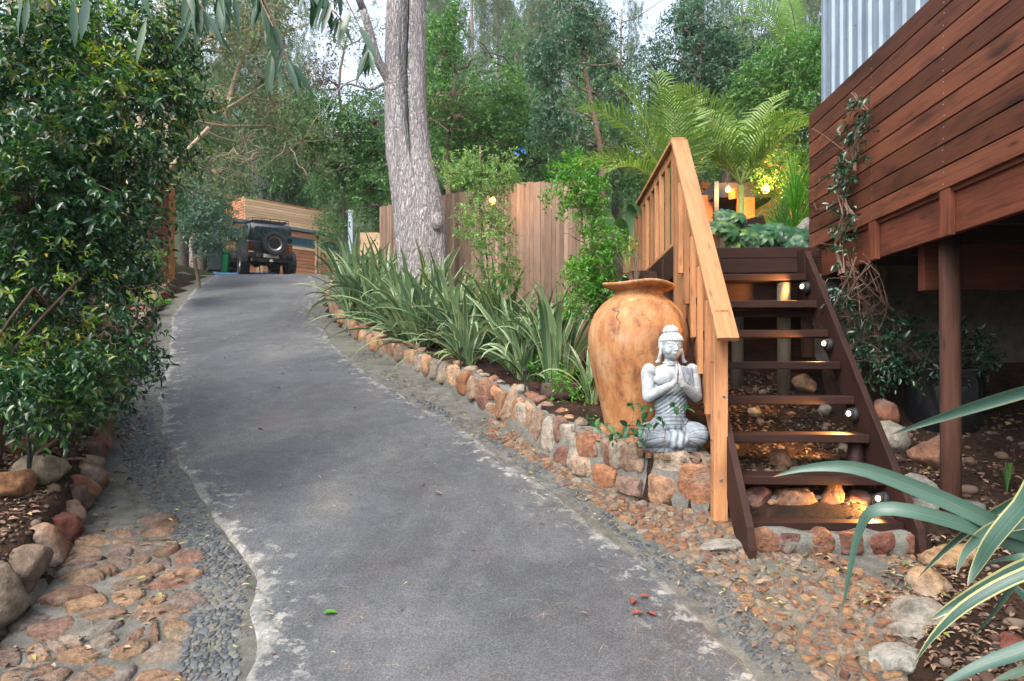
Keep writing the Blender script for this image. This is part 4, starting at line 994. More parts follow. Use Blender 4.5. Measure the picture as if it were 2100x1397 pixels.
    drape = (x > .045) & (x < .165) & (z > .5) & (y < -.02) & (y > -.13)
    robe_scalp = ((z < .30) | (sash & (z < .47)) | drape).astype(float)
    scalp = ((z > .862) | ((z > .80) & (y > .015) & (ax < .09))); robe_scalp = np.maximum(robe_scalp, scalp*1.0)  # scalp coloured darker to stand in for shade between the curls
    # folds on the legs: creases fanning out from the lap
    ang = np.arctan2(z - .10, ax - .02); fold = np.abs(np.sin(ang*8.5 + 2.0*ax*8))
    leg = sstep(.25, .2, z)*sstep(.07, .11, ax)*(y < .04)
    d = leg*(.003 - .006*(1-fold)**4)
    fa = np.abs(np.sin((x*58) + np.sin(z*26)*.8)); front = sstep(.10, .05, ax)*sstep(.215, .16, z)*(y < -.06)
    d = d + front*(fa*.010 - .003 - .006*np.sin(z*75 + ax*50)*.5)
    tor = sstep(.27, .30, z)*sash*(~armd)*sstep(.5, .45, z)
    d = d + tor*(.0022*np.sin((z*1.0 - x*.75)*190)) + ((z > .2) & (z < .3) & (ax < .15))*(.0015*np.sin(z*210 + ax*12))
    v = v + nm*d[:, None]
    # turn the head a little to its left
    hd = sstep(.70, .76, v[:, 2]); a = hd*R(9); xx = v[:, 0]*np.cos(a) - v[:, 1]*np.sin(a); yy = v[:, 0]*np.sin(a) + v[:, 1]*np.cos(a)
    v[:, 0] = xx; v[:, 1] = yy
    me2.vertices.foreach_set('co', v.astype(np.float32).ravel())
    at = me2.attributes.new('robe_scalp', 'FLOAT', 'POINT'); at.data.foreach_set('value', robe_scalp.astype(np.float32)); me2.update()
    me2.materials.clear(); return me2
sp_ = Vector((1.245, 5.34, float(base(5.34)) + float(Hbed(5.34)) - .012))
stt = thing('statue', 'pale blue grey stone figure seated cross legged with palms pressed together on the stone ledge', 'statue', sp_, R(2))
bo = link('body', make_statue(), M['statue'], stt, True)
mb = MB(); cs = R(9)
for i in range(15):                                                     # rows of curls
    z = .858 + i*.0072; 
    if i < 9: r = .087*math.sqrt(max(.01, 1 - ((z-.845)/.080)**2)); cz = z; off = 0
    else: cz = .928 + (i-9)*.0085; r = .054*math.sqrt(max(.02, 1 - ((cz-.925)/.049)**2)); off = .01
    n = max(3, int(2*math.pi*r/.019))
    for k in range(n):
        a = 2*math.pi*(k + .5*(i % 2))/n; x, y = r*math.cos(a), r*1.06*math.sin(a) + off
        zz = cz - (.0 if y < 0 else .0)
        mb.ell((x*math.cos(cs)-y*math.sin(cs), x*math.sin(cs)+y*math.cos(cs), zz), (.0088, .0088, .0088), 8, 6)
for i in range(5):
    z = .858 - i*.013
    for k in range(14):
        a = R(0 + 180*k/13) ; 
        if z < .862: x, y = .086*math.cos(a), .088*math.sin(a)+.012
        mb.ell((x*math.cos(cs)-y*math.sin(cs), x*math.sin(cs)+y*math.cos(cs), z), (.0088,)*3, 8, 6)
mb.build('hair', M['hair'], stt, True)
# ================================================================== foliage generators
T_FULL = (np.array([(0,0,0),(.28,-.42,.10),(.30,0,-.02),(.28,.42,.10),(.68,-.34,.06),(.70,0,-.05),(.68,.34,.06),(1,0,-.16)]),
          [np.array([(0,2,1),(0,3,2),(4,5,7),(5,6,7)]), np.array([(1,2,5,4),(2,3,6,5)])])
T_MID = (np.array([(0,0,0),(.45,-.5,.10),(1,0,-.10),(.45,.5,.10)]), [np.array([(0,2,1),(0,3,2)])])
T_STRIP = (np.array([(0,-.25,0),(0,.25,0),(.5,.5,0.03),(.5,-.5,0.03),(1,0,-.12)]), [np.array([(3,2,4)]), np.array([(0,1,2,3)])])
def norm(a): return a/np.maximum(np.linalg.norm(a, axis=1)[:, None], 1e-9)
def leaves(Pz, D, Nn, L, Wd, tmpl):
    T, Fs = tmpl; n = len(Pz); k = len(T); D = norm(D); S_ = norm(np.cross(Nn, D)); N2 = np.cross(D, S_)
    V = Pz[:, None] + D[:, None]*T[None, :, :1]*L[:, None, None] + S_[:, None]*T[None, :, 1:2]*Wd[:, None, None] + N2[:, None]*T[None, :, 2:]*L[:, None, None]
    off = (np.arange(n)*k)[:, None, None]
    return V.reshape(-1, 3), [(f[None] + off).reshape(-1, f.shape[1]) for f in Fs]
def twigs_to_leaves(B, D, TL, m, ll, lw, r, droop=.2, up=.5, spread=.9, lv=.3, clus=0):
    """B twig bases, D twig directions, TL lengths; m leaves each"""
    n = len(B); t = np.tile(np.linspace(.12, 1, m), n) + r.uniform(-.05, .05, n*m); i = np.repeat(np.arange(n), m)
    Dn = norm(D); side = norm(np.cross(Dn, r.normal(size=(n, 3)))); b2 = np.cross(Dn, side)
    ph = np.tile(np.arange(m)*2.4, n) + np.repeat(r.uniform(0, 6, n), m)
    rad = side[i]*np.cos(ph)[:, None] + b2[i]*np.sin(ph)[:, None]
    pos = B[i] + Dn[i]*(t*TL[i])[:, None]; pos[:, 2] -= droop*(t**2)*TL[i]
    ld = Dn[i]*.55 + rad*spread + r.normal(size=(n*m, 3))*.25; ld[:, 2] -= droop*.8
    nn = np.zeros((n*m, 3)); nn[:, 2] = up; nn += r.normal(size=(n*m, 3))*.45 + Dn[i]*.2
    L = ll*r.uniform(1-lv, 1+lv, n*m); L = np.where(r.rand(n*m) < .25, L*.6, L); return pos, ld, nn, L, L*lw
def blob_twigs(blobs, n, r, tl, inner=.45, gap=0, gs=1.3, upb=.35, center=None):
    bl = np.array(blobs, float); vol = (bl[:, 3]*bl[:, 4]*bl[:, 5])**(.72); pr = vol/vol.sum()
    b = r.choice(len(bl), n, p=pr); u = norm(r.normal(size=(n, 3))); rr = r.uniform(inner**2, 1, n)**.5
    Pz = bl[b, :3] + u*bl[b, 3:6]*rr[:, None]
    if gap:
        k = fbm(Pz[:, 0]*gs, Pz[:, 1]*gs, Pz[:, 2]*gs, int(r.randint(99)), 2) > gap; Pz, u = Pz[k], u[k]
    D = u + r.normal(size=u.shape)*.45; D[:, 2] += upb
    return Pz, D, tl*r.uniform(.6, 1.3, len(Pz))
def foliage_mesh(name, blobs, n, m, tl, ll, lw, tmpl=T_MID, seed=1, gap=0, gs=1.3, droop=.2, up=.5, upb=.35, inner=.45, spread=.9, extra=None):
    r = np.random.RandomState(seed); B, D, TL = blob_twigs(blobs, n, r, tl, inner, gap, gs, upb)
    if extra is not None: B = np.concatenate([B, extra[0]]); D = np.concatenate([D, extra[1]]); TL = np.concatenate([TL, extra[2]])
    V, Fc = leaves(*twigs_to_leaves(B, D, TL, m, ll, lw, r, droop, up, spread), tmpl); return np_mesh(name, V, Fc), B, D, TL
def limb(mb, a, b, r0, r1, wig=.12, n=7, seed=0, sides=7, sag=0):
    a, b = Vector(a), Vector(b); L = (b-a).length; pts = []; rs = []
    for i in range(n+1):
        t = i/n; p = a.lerp(b, t)
        w_ = wig*L*math.sin(t*math.pi)
        p += Vector((float(vnoise(t*2.3, seed, 0, 1)), float(vnoise(t*2.3, seed, 5, 2)), float(vnoise(t*2.3, seed, 9, 3))))*w_ ; p.z += sag*L*math.sin(t*math.pi)
        pts.append(p); rs.append(r0 + (r1-r0)*t**.8)
    mb.tube(pts, rs, sides); return pts
def pb(px, py, Yd, rx, rz, dy): 
    p = P(px, py, Yd); k = Yd/F; return (p.x, p.y, p.z, rx*k, dy, rz*k)
def tree(name, label, cat, basept, top, r0, blobs, n, m, tl, ll, lw, leafmat, bark, seed, gap=0, gs=1.3, droop=.2, up=.5, upb=.35, tmpl=T_MID, group=None, twigs=40, inner=.45, wig=.05, limbs=True, sides=9, r1=None, kindcrown='crown', spread=.9):
    """basept/top: trunk ends in world space; limbs run to every blob"""
    basept = Vector(basept); top = Vector(top); th = thing(name, label, cat, basept, 0, group)
    mb = MB(); tp = limb(mb, basept - Vector((0, 0, .2)), top, r0, r1 or r0*.3, wig, 12, seed, sides + 3)
    me, B, D, TL = foliage_mesh('crown', blobs, n, m, tl, ll, lw, tmpl, seed, gap, gs, droop, up, upb, inner, spread)
    rr = random.Random(seed)
    if limbs:
        for q, b in enumerate(blobs):
            c = Vector(b[:3]); best = min(tp[2:], key=lambda p: (p - c).length + max(0, p.z - c.z)*1.5)
            limb(mb, best, c, r0*.34, r0*.1, .14, 7, seed*3+q, 7, .05)
    for q in range(twigs):
        i = rr.randrange(len(B)); b = Vector(B[i]); c = min(blobs, key=lambda bb: (Vector(bb[:3]) - b).length); 
        limb(mb, Vector(c[:3]), b + Vector(D[i]).normalized()*TL[i], r0*.09, .004, .2, 5, seed+q, 4)
    put(mb.build('trunk', bark, None, True), th, basept)
    put(link(kindcrown, me, leafmat), th, basept); return th

# ------------------------------------------------------------------ big glossy bush at the left (near)
nb = [pb(60,110,4.6,120,90,.5), pb(190,130,4.7,120,90,.5), pb(300,120,4.9,80,90,.4), pb(110,280,4.5,150,110,.6), pb(260,250,4.7,105,100,.5), pb(355,215,4.9,50,45,.25),
      pb(60,430,4.4,130,110,.6), pb(190,400,4.5,120,110,.5), pb(262,390,4.6,45,60,.3), pb(70,590,4.3,130,110,.5), pb(175,560,4.4,95,95,.5), pb(248,590,4.5,40,50,.3),
      pb(90,700,4.3,130,80,.5), pb(215,680,4.4,80,55,.4), pb(300,712,4.5,42,26,.2), pb(255,650,4.5,50,25,.2), pb(20,800,4.2,90,60,.4), pb(110,790,4.3,60,45,.3), pb(330,60,5.0,60,60,.3), pb(-60,300,4.6,120,300,.6), pb(-60,700,4.5,100,200,.5), pb(30,835,4.3,80,35,.3), pb(110,800,4.4,70,40,.3), pb(190,740,4.6,80,35,.3), pb(-30,840,4.2,80,35,.3), pb(245,725,4.7,35,22,.2)]
bb = P(-190, 900, 4.7); bb.z = gz(bb.x, bb.y)
bush = thing('glossy_bush', 'huge glossy dark green bush with yellowing tips overhanging the left edge of the driveway', 'bush', bb)
me, B, D, TL = foliage_mesh('leaves', nb, 3700, 12, .19, .058, .47, T_FULL, 11, -.16, 2.2, .35, .8, .15, .35)
put(link('leaves', me, M['bush']), bush, bb)
me2_ = foliage_mesh('new_growth', [nb[1], nb[2], nb[5], nb[17], nb[0], nb[4], nb[9]], 520, 8, .17, .05, .42, T_FULL, 12, -.05, 2.2, .2, .8, .4, .85)[0]; put(link('new_growth', me2_, M['new_growth']), bush, bb)
mb = MB()
for q in range(9):
    a = rnd.uniform(-.5, .5); limb(mb, bb + Vector((a, .3 + rnd.uniform(-.2, .2), -.1)), Vector(nb[[1,4,7,10,13,3,6,9,0][q]][:3]), .020, .008, .15, 9, q, 8)
for q in range(170):
    i = rnd.randrange(len(B)); c = min(nb, key=lambda z: (Vector(z[:3]) - Vector(B[i])).length); limb(mb, Vector(c[:3]), Vector(B[i]) + Vector(D[i]).normalized()*TL[i]*.9, .006, .002, .2, 5, q, 4)
put(mb.build('branches', M['twig'], None, True), bush, bb)
# darker low bush behind it, closing the gaps
nb2 = [pb(80,500,6.2,200,230,.6), pb(190,620,7.0,110,100,.6), pb(60,760,5.6,160,110,.6), pb(180,760,6.0,110,60,.5), pb(100,250,7.0,200,220,.7), pb(0,840,5.2,80,50,.3), pb(-150,500,6.0,250,350,.8)]
b2 = P(60, 800, 6.2); b2.z = gz(b2.x, b2.y); t2 = tree('dark_bush', 'darker small-leaved bush filling the shade behind the big left bush', 'bush', b2, P(80, 500, 6.2), .04, nb2, 2600, 10, .25, .085, .45, M['bush_dark'], M['twig'], 21, -.3, 1.5, .3, .6, .2, T_MID, None, 60)

# ------------------------------------------------------------------ the big double trunk
def trunk_px(rows, Yd, n=72, sub=14, amp=.014, seed=0):
    ys = [r[0] for r in rows]; yy = np.linspace(ys[0], ys[-1], (len(rows)-1)*sub); cx = np.interp(yy, ys, [r[1] for r in rows]); rr = np.interp(yy, ys, [r[2] for r in rows])
    for _ in range(6): cx[1:-1] = (cx[:-2]+2*cx[1:-1]+cx[2:])/4; rr[1:-1] = (rr[:-2]+2*rr[1:-1]+rr[2:])/4
    X = (cx-CX)/F*Yd; Z = CH + (HY-yy)/F*Yd; Rr = rr*.96/F*Yd; a = np.linspace(0, 2*np.pi, n, endpoint=False)
    A, ZZ = np.meshgrid(a, Z); RR = Rr[:, None]*(1 + .05*np.sin(A*3 + ZZ*.7 + seed) + .03*np.sin(A*5+ZZ*1.3)); 
    RR = RR + amp*(-np.abs(fbm(np.cos(A)*6, np.sin(A)*6, ZZ*2.2, seed, 3)) + .4)*1.6
    V = np.stack([X[:, None] + RR*np.cos(A), Yd + RR*np.sin(A), ZZ], -1).reshape(-1, 3); i = np.arange(len(Z)*n).reshape(len(Z), n)
    j = np.roll(i, -1, 1); Q = np.stack([i[:-1], j[:-1], j[1:], i[1:]], -1).reshape(-1, 4); return V, Q
bt = Vector(((872-CX)/F*11, 11, gz((872-CX)/F*11, 11)))
big = thing('twin_trunk_tree', 'thick grey fissured tree with two fused stems rising out of the flax bed', 'tree', bt)
V1, Q1 = trunk_px([(-900,843,21),(-400,832,22),(-100,820,23),(0,817,23.5),(100,813,24),(200,812,24),(300,818,28),(400,838,35),(500,858,44),(600,872,52),(680,876,60)], 11, seed=1)
V2, Q2 = trunk_px([(-900,902,14),(-400,876,15),(-100,860,16),(0,857,16.5),(100,856,17),(200,856,18),(300,861,20),(360,870,25),(420,880,32),(480,886,31),(560,884,33),(680,890,40)], 10.94, seed=6)
put(link('trunk', np_mesh('trunk', np.concatenate([V1, V2]), [Q1, Q2 + len(V1)], smooth=True), M['bark']), big, bt)
mb = MB(); limb(mb, P(806, 190, 11), P(745, 20, 10.6), .085, .06, .05, 9, 5, 10); limb(mb, P(745, 20, 10.6), P(640, -160, 10.3), .06, .025, .1, 9, 6, 8); limb(mb, P(798,172,11), P(700,178,10.6), .03, .012, .12, 8, 9, 6)
limb(mb, P(700,178,10.6), P(655,240,10.4), .012, .005, .12, 6, 19, 5)
put(mb.build('limb', M['bark'], None, True), big, bt)
mb = MB(); mb.ell(P(896, 455, 10.72), (.10, .08, .14), 14, 10); put(mb.build('burl', M['bark'], None, True), big, bt)

# ------------------------------------------------------------------ trees beyond: (label, trunk base px/Y, blobs ...)
def tb(px, Yd, py=None):
    x = (px-CX)/F*Yd; return Vector((x, Yd, gz(x, Yd)))
tree('pale_limbed_tree', 'spreading tree with pale bare limbs and olive leaves over the driveway', 'tree', tb(225, 11.5), P(352, 20, 11.5), .12,
     [pb(420,60,11,90,70,.7), pb(520,110,11.3,90,70,.8), pb(460,200,11.6,90,60,.8), pb(560,210,12,90,60,.8), pb(500,290,12.3,100,50,.8), pb(620,290,12.8,70,50,.7), pb(400,290,12,60,50,.6), pb(600,60,11.5,90,60,.8), pb(430,350,13,80,30,.6), pb(380,0,11,120,60,.8), pb(560,-60,11,160,60,.8)],
     2000, 9, .32, .08, .4, M['olive'], M['pale_bark'], 31, -.05, 1.4, .3, .4, .1, T_MID, None, 150)
mb = MB()      # its bare pale limbs
for (a, b, c, r_) in [((345,350,11.3),(395,300,11.2),(428,262,11.0),.055), ((350,110,11.4),(400,98,11.2),(458,70,10.9),.04), ((440,232,11.3),(470,225,11.2),(560,160,11.5),.022), ((462,240,11.5),(480,150,11.6),(520,60,11.8),.045), ((350,330,11.5),(330,200,11.5),(352,60,11.4),.075)]:
    p0, p1, p2 = P(*a), P(*b), P(*c); mb.tube([p0.lerp(p1, t/5).lerp(p1.lerp(p2, t/5), t/5) for t in range(6)], [r_*(1-.1*t) for t in range(6)], 9)
for q in range(40):
    a = P(rnd.uniform(380, 620), rnd.uniform(60, 320), 12); e = a + Vector((rnd.uniform(-.9, .9), rnd.uniform(-.4, .4), rnd.uniform(-.7, .4))); limb(mb, a, e, .011, .004, .25, 7, q, 5)
o = mb.build('bare_limbs', M['pale_bark'], None, True); pr = bpy.data.objects['pale_limbed_tree']; put(o, pr, pr.location)
tree('shady_tree', 'dense dark tree hanging over the driveway just left of the big twin trunk', 'tree', tb(800, 16.5), P(775, 250, 16.5), .13,
     [pb(640,330,16,60,50,.8), pb(700,290,16.3,70,50,.8), pb(760,330,16.5,60,60,.8), pb(650,250,16.5,60,50,.8), pb(760,260,16.8,60,60,.8), pb(760,385,15.5,45,35,.7), pb(690,350,15.8,60,40,.7), pb(770,420,15.6,40,40,.5)],
     2300, 10, .35, .1, .42, M['dense'], M['dark_bark'], 41, -.12, 1.1, .3, .5, .1, T_MID, None, 70)
tree('sparse_tree', 'thin open tree with small brownish leaves against the white sky gap', 'tree', tb(700, 31), P(715, 60, 30.5), .14,
     [pb(690,90,30,70,60,1), pb(740,150,30,60,60,1), pb(660,150,30,50,50,1), pb(620,180,30,50,50,1), pb(760,60,30,60,50,1), pb(720,210,30,60,30,1)],
     430, 9, .6, .14, .45, M['olive'], M['mid_bark'], 43, -.1, 1.0, .3, .4, .1, T_MID, None, 70)
tree('brown_tree', 'clump of dead brown foliage in the open tree left of the twin trunk', 'tree', tb(655, 30.4), P(655, 160, 30), .05,
     [pb(650,150,29,32,30,.5), pb(672,185,29,24,22,.5)], 110, 10, .35, .10, .5, M['brown_leaf'], M['mid_bark'], 44, 0, 1.0, .3, .4, .1, T_MID, None, 10)
tree('blue_green_shrub', 'round blue-green shrub beside the garage gate at the top left of the driveway', 'shrub', tb(405, 17.5), P(405, 430, 17.5), .06,
     [pb(395,420,17.3,50,50,.6), pb(430,400,17.5,45,35,.6), pb(420,455,17,45,40,.6), pb(385,490,16.8,45,40,.6), pb(440,480,17.5,30,35,.5), pb(370,380,17.5,40,40,.6)],
     900, 9, .24, .085, .4, M['bluegreen'], M['mid_bark'], 47, -.3, 1.2, .2, .5, .25, T_MID, None, 20)
tree('understorey_shrub', 'loose mid-green shrub at the foot of the reddish timber panel on the left', 'shrub', tb(280, 10.5), P(285, 520, 10.5), .04,
     [pb(250,520,10.3,60,50,.5), pb(280,535,10.5,45,30,.5), pb(220,460,10.5,60,50,.5), pb(180,540,10,60,50,.5)],
     700, 9, .2, .06, .45, M['green'], M['mid_bark'], 48, -.2, 1.4, .2, .5, .25, T_MID, None, 30)
tree('yellow_green_tree', 'bright bushy tree with some yellowing leaves just right of the twin trunk', 'tree', tb(925, 14.6), P(935, 150, 14.6), .12,
     [pb(920,110,14.5,60,60,.8), pb(975,120,14.6,55,70,.8), pb(900,190,14.4,40,50,.7), pb(960,210,14.5,70,50,.8), pb(1010,190,14.8,50,50,.7), pb(1040,250,15,50,50,.7), pb(940,70,14.6,50,40,.7), pb(1000,280,14.6,60,40,.7), pb(920,260,14.6,40,40,.6), pb(1060,190,15.2,40,50,.6)],
     2600, 10, .3, .085, .42, M['green'], M['mid_bark'], 51, -.25, 1.2, .25, .5, .2, T_MID, None, 60)
mb = MB()
for q in range(34):
    a = P(rnd.uniform(870, 950), rnd.uniform(190, 250), 13.9); e = a + Vector((rnd.uniform(-.5, .9), rnd.uniform(-.3, .2), rnd.uniform(-.4, .3))); limb(mb, a, e, .009, .003, .3, 7, q+90, 4)
pr = bpy.data.objects['yellow_green_tree']; put(mb.build('bare_twigs', M['dead_twig'], None), pr, pr.location)
tree('slender_tree', 'slender tree with tiered dark blue-green foliage above the right end of the fence', 'tree', tb(1232, 12), P(1195, 10, 12), .075,
     [pb(1180,20,12,45,30,.5), pb(1225,55,12,45,30,.5), pb(1150,90,11.8,50,28,.5), pb(1210,110,12,50,28,.5), pb(1265,130,12,35,30,.5), pb(1150,160,11.8,50,30,.5), pb(1215,180,12,45,30,.5), pb(1145,220,11.8,45,30,.5), pb(1200,250,12,50,30,.5), pb(1265,200,12.1,40,35,.5), pb(1170,295,12,50,30,.5), pb(1240,290,12.2,40,30,.5), pb(1120,265,12,40,30,.5), pb(1110,130,12,30,25,.4)],
     2300, 10, .22, .07, .45, M['bluegreen'], M['mid_bark'], 53, -.1, 1.8, .25, .6, .15, T_MID, None, 90, .3, .06, True, 8, .03)
tree('round_crown_tree', 'dark blue-green tree with a ragged crown right of the white sky gap', 'tree', tb(1478, 13.5), P(1440, 60, 13.5), .13,
     [pb(1400,60,13.3,45,35,.5), pb(1370,120,13.3,50,40,.6), pb(1440,100,13.5,50,40,.6), pb(1490,140,13.5,50,45,.6), pb(1410,170,13.4,55,35,.6), pb(1470,200,13.6,45,35,.6), pb(1360,185,13.3,45,35,.5), pb(1440,30,13.5,50,35,.5), pb(1520,80,13.8,40,40,.5)],
     2000, 10, .26, .08, .45, M['bluegreen'], M['pine_bark'], 57, -.12, 1.5, .25, .6, .15, T_MID, None, 70, .3)
tree('bright_shrub_tree', 'lush bright green tree close behind the far corner of the timber deck', 'tree', tb(1640, 11.5), P(1620, 200, 11.5), .08,
     [pb(1620,140,11.5,60,55,.6), pb(1560,170,11.6,50,45,.6), pb(1660,200,11.3,60,60,.6), pb(1590,230,11.5,60,45,.6), pb(1640,280,11.3,60,50,.6), pb(1570,290,11.6,50,40,.6), pb(1690,110,11.5,60,60,.6), pb(1530,230,11.8,40,50,.5), pb(1655,345,11,40,40,.4), pb(1600,340,11.4,60,30,.5)],
     2600, 10, .24, .065, .48, M['green'], M['mid_bark'], 59, -.3, 1.4, .2, .6, .25, T_MID, None, 50)
tree('dark_understorey', 'low dark foliage behind the timber fence, under the slender tree', 'shrub', tb(1140, 15.5), P(1140, 330, 15.5), .08,
     [pb(1100,320,15,70,50,.8), pb(1020,330,15.5,70,50,.8), pb(1180,330,14.5,60,50,.8), pb(1250,320,13.6,60,60,.7), pb(960,320,16,60,60,.8), pb(900,350,16.5,60,60,.8), pb(1330,330,13.5,70,60,.8), pb(1420,330,13.5,70,70,.8), pb(1510,300,13.5,70,60,.7), pb(1440,250,14.5,80,50,.7), pb(1150,250,15.5,90,50,.8)],
     2400, 10, .32, .09, .45, M['dense'], M['dark_bark'], 61, -.35, 1.1, .25, .5, .2, T_MID, None, 30)

# far trees that share crowns: pines (pale, feathery) and broad crowns
def unit_blobs(seed, n, flat=.8):
    r = random.Random(seed); o = []
    for i in range(n):
        z = r.uniform(-.8, .9); q = math.sqrt(max(.1, 1 - z*z))*r.uniform(.2, .75); a = r.uniform(0, 6.28); s_ = r.uniform(.25, .42)
        o.append((q*math.cos(a), q*math.sin(a), z, s_, s_, s_*flat))
    return o
crowns = {}
for kx in range(3):
    crowns['broad', kx] = foliage_mesh('crown', unit_blobs(200+kx, 20), 2600, 10, .16, .048, .5, T_MID, 70+kx, -.2, 2.5, .2, .5, .2)[0]
    crowns['pine', kx] = foliage_mesh('crown', unit_blobs(220+kx, 20, .55), 2000, 16, .20, .06, .13, T_MID, 80+kx, -.2, 2.2, .35, .3, .25)[0]
    crowns['broad', kx].materials.append(M['dense']); crowns['pine', kx].materials.append(M['pine'])
tmesh = {}
def trunk_mesh(seed, r):
    mb = MB(); tp = limb(mb, (0, 0, -.3), (0, 0, 1.0), r, r*.35, .02, 10, seed, 9)
    rr = random.Random(seed)
    for q in range(9):
        z = rr.uniform(.35, .95); a = rr.uniform(0, 6.28); L = rr.uniform(.12, .3); limb(mb, (0, 0, z), (L*math.cos(a), L*math.sin(a), z+rr.uniform(-.02, .12)), r*.25, r*.06, .15, 5, q, 5)
    me = bpy.data.meshes.new('trunk'); me.from_pydata(mb.v, [], mb.f); me.polygons.foreach_set("use_smooth", np.ones(len(me.polygons), bool)); return me
for kx in range(2):
    tmesh['broad', kx] = trunk_mesh(kx, .028); tmesh['broad', kx].materials.append(M['dark_bark'])
    tmesh['pine', kx] = trunk_mesh(kx+7, .014); tmesh['pine', kx].materials.append(M['pine_bark'])
def far_tree(kind, px, Yd, top_py, rx_px, hz_frac, label, i, group):
    b = tb(px, Yd); k = Yd/F; top = CH + (HY-top_py)*k; H = top - b.z; rx = rx_px*k; rz = H*hz_frac/2
    th = thing('pine_tree' if kind == 'pine' else 'broadleaf_tree', label, 'tree', b, i*1.3, group)
    t_ = bpy.data.objects.new('trunk', tmesh[kind, i % 2]); C.objects.link(t_); t_.parent = th; t_.scale = (H*.9, H*.9, H*.9)
    c_ = bpy.data.objects.new('crown', crowns[kind, i % 3]); C.objects.link(c_); c_.parent = th; c_.location = (0, 0, H - rz); c_.scale = (rx, rx, rz)
    return th
FT = [  # kind, px, Y, top py, rx px, crown share, label
 ('pine',905,38,-60,70,.75,'tall pale pine seen just right of the twin trunk'), ('pine',965,44,-120,80,.8,'tall hazy pine behind the yellowing tree'),
 ('pine',1020,36,-90,75,.8,'wide feathery pine whose crown fills the gap left of the slender tree'), ('pine',1085,42,-40,75,.8,'hazy pine right behind the top of the slender tree'),
 ('pine',1275,40,-30,60,.8,'pine on the left rim of the white sky gap'), ('pine',1150,50,-100,80,.8,'farthest pine between the slender tree and the fence'),
 ('pine',1440,42,-60,60,.7,'pine towering behind the ragged blue-green crown'), ('pine',1520,36,-70,65,.8,'pine right of the ragged blue-green crown'), ('pine',1600,40,-80,70,.8,'pine behind the lush tree by the deck'), ('pine',1680,36,-100,70,.8,'rightmost pine, above the deck corner'),
 ('pine',470,34,-120,80,.7,'pine seen through the pale limbs over the driveway'), ('pine',560,40,-80,90,.8,'hazy pine above the garage'), ('pine',610,33,140,50,.8,'shorter pine standing behind the garage roof'),
 ('pine',400,30,-160,90,.7,'dark pine left of the pale limbs'),
 ('broad',860,24,120,80,.8,'broad dark tree directly behind the twin trunk'), ('broad',990,22,150,90,.85,'broad tree behind the fence, under the pines'), ('broad',1100,21,170,80,.85,'dark broad crown behind the slender tree'),
 ('broad',1210,23,140,80,.85,'dark broad crown under the left edge of the sky gap'), ('broad',1330,20,170,80,.85,'broad crown behind the palms'), ('broad',1450,19,190,80,.85,'broad crown behind the garden pavilion'), ('broad',1560,18,120,90,.85,'broad crown behind the lush tree by the deck'), ('broad',1680,17,60,90,.85,'broad crown at the far corner of the deck'),
 ('broad',700,29,270,80,.8,'dark tree behind the garage cladding, right side'), ('broad',600,32,180,90,.8,'dark tree rising behind the garage roof'), ('broad',500,30,160,90,.85,'dark tree behind the left corner of the garage'), ('broad',420,24,120,90,.85,'leafy tree left of the garage gate'),
 ('broad',330,19,60,110,.85,'leafy tree behind the reddish timber panel'), ('broad',200,17,-20,130,.85,'leafy tree behind the big left bush'), ('broad',60,15,-60,150,.85,'leafy tree at the far left edge of the picture'), ('broad',-60,12,-60,150,.9,'leafy tree just outside the left edge'),
 ('broad',790,34,200,80,.8,'small dark crown low behind the fence end'),
 ('broad',905,20,60,70,.85,'leafy tree rising behind the right flank of the twin trunk'), ('broad',1060,26,60,80,.85,'leafy tree filling the gap behind the slender tree, left side'), ('broad',1180,28,30,80,.85,'tall leafy tree directly behind the slender tree'), ('broad',1270,24,110,60,.85,'leafy tree low beneath the sky gap'), ('broad',1400,24,70,80,.85,'leafy tree behind the ragged blue-green crown'), ('broad',1500,25,40,80,.85,'leafy tree between the ragged crown and the tree fern'),
 ('broad',1620,22,30,80,.85,'leafy tree behind the tree fern'), ('broad',375,21,40,100,.85,'leafy tree close behind the pale bare limbs, left side'), ('broad',620,36,150,70,.85,'distant leafy tree above the garage roof'),
 ('pine',930,55,-30,90,.85,'distant pine high right of the twin trunk'), ('pine',1060,58,0,90,.85,'distant pine in the middle of the hill'), ('pine',1190,60,10,90,.85,'distant pine above the fence'), ('pine',1500,58,-20,90,.85,'distant pine above the palms'), ('pine',520,55,0,90,.85,'distant pine over the garage'),
]
for i, a in enumerate(FT):
    if a[1] < 0: continue
    far_tree(a[0], a[1], a[2], a[3], a[4], a[5], a[6], i, 'pines on the hill behind' if a[0] == 'pine' else 'broadleaf trees behind')
# pinkish pine trunk top left
b_ = tb(62, 8.5); th = thing('pine_tree', 'stout pinkish grey pine trunk behind the bush in the top left corner', 'tree', b_)
V1, Q1 = trunk_px([(-700,75,38),(-300,70,40),(0,66,42),(300,62,45),(760,60,50)], 8.5, 48, 10, .02, 3); put(link('trunk', np_mesh('trunk', V1, [Q1], smooth=True), M['pine_bark']), th, b_)

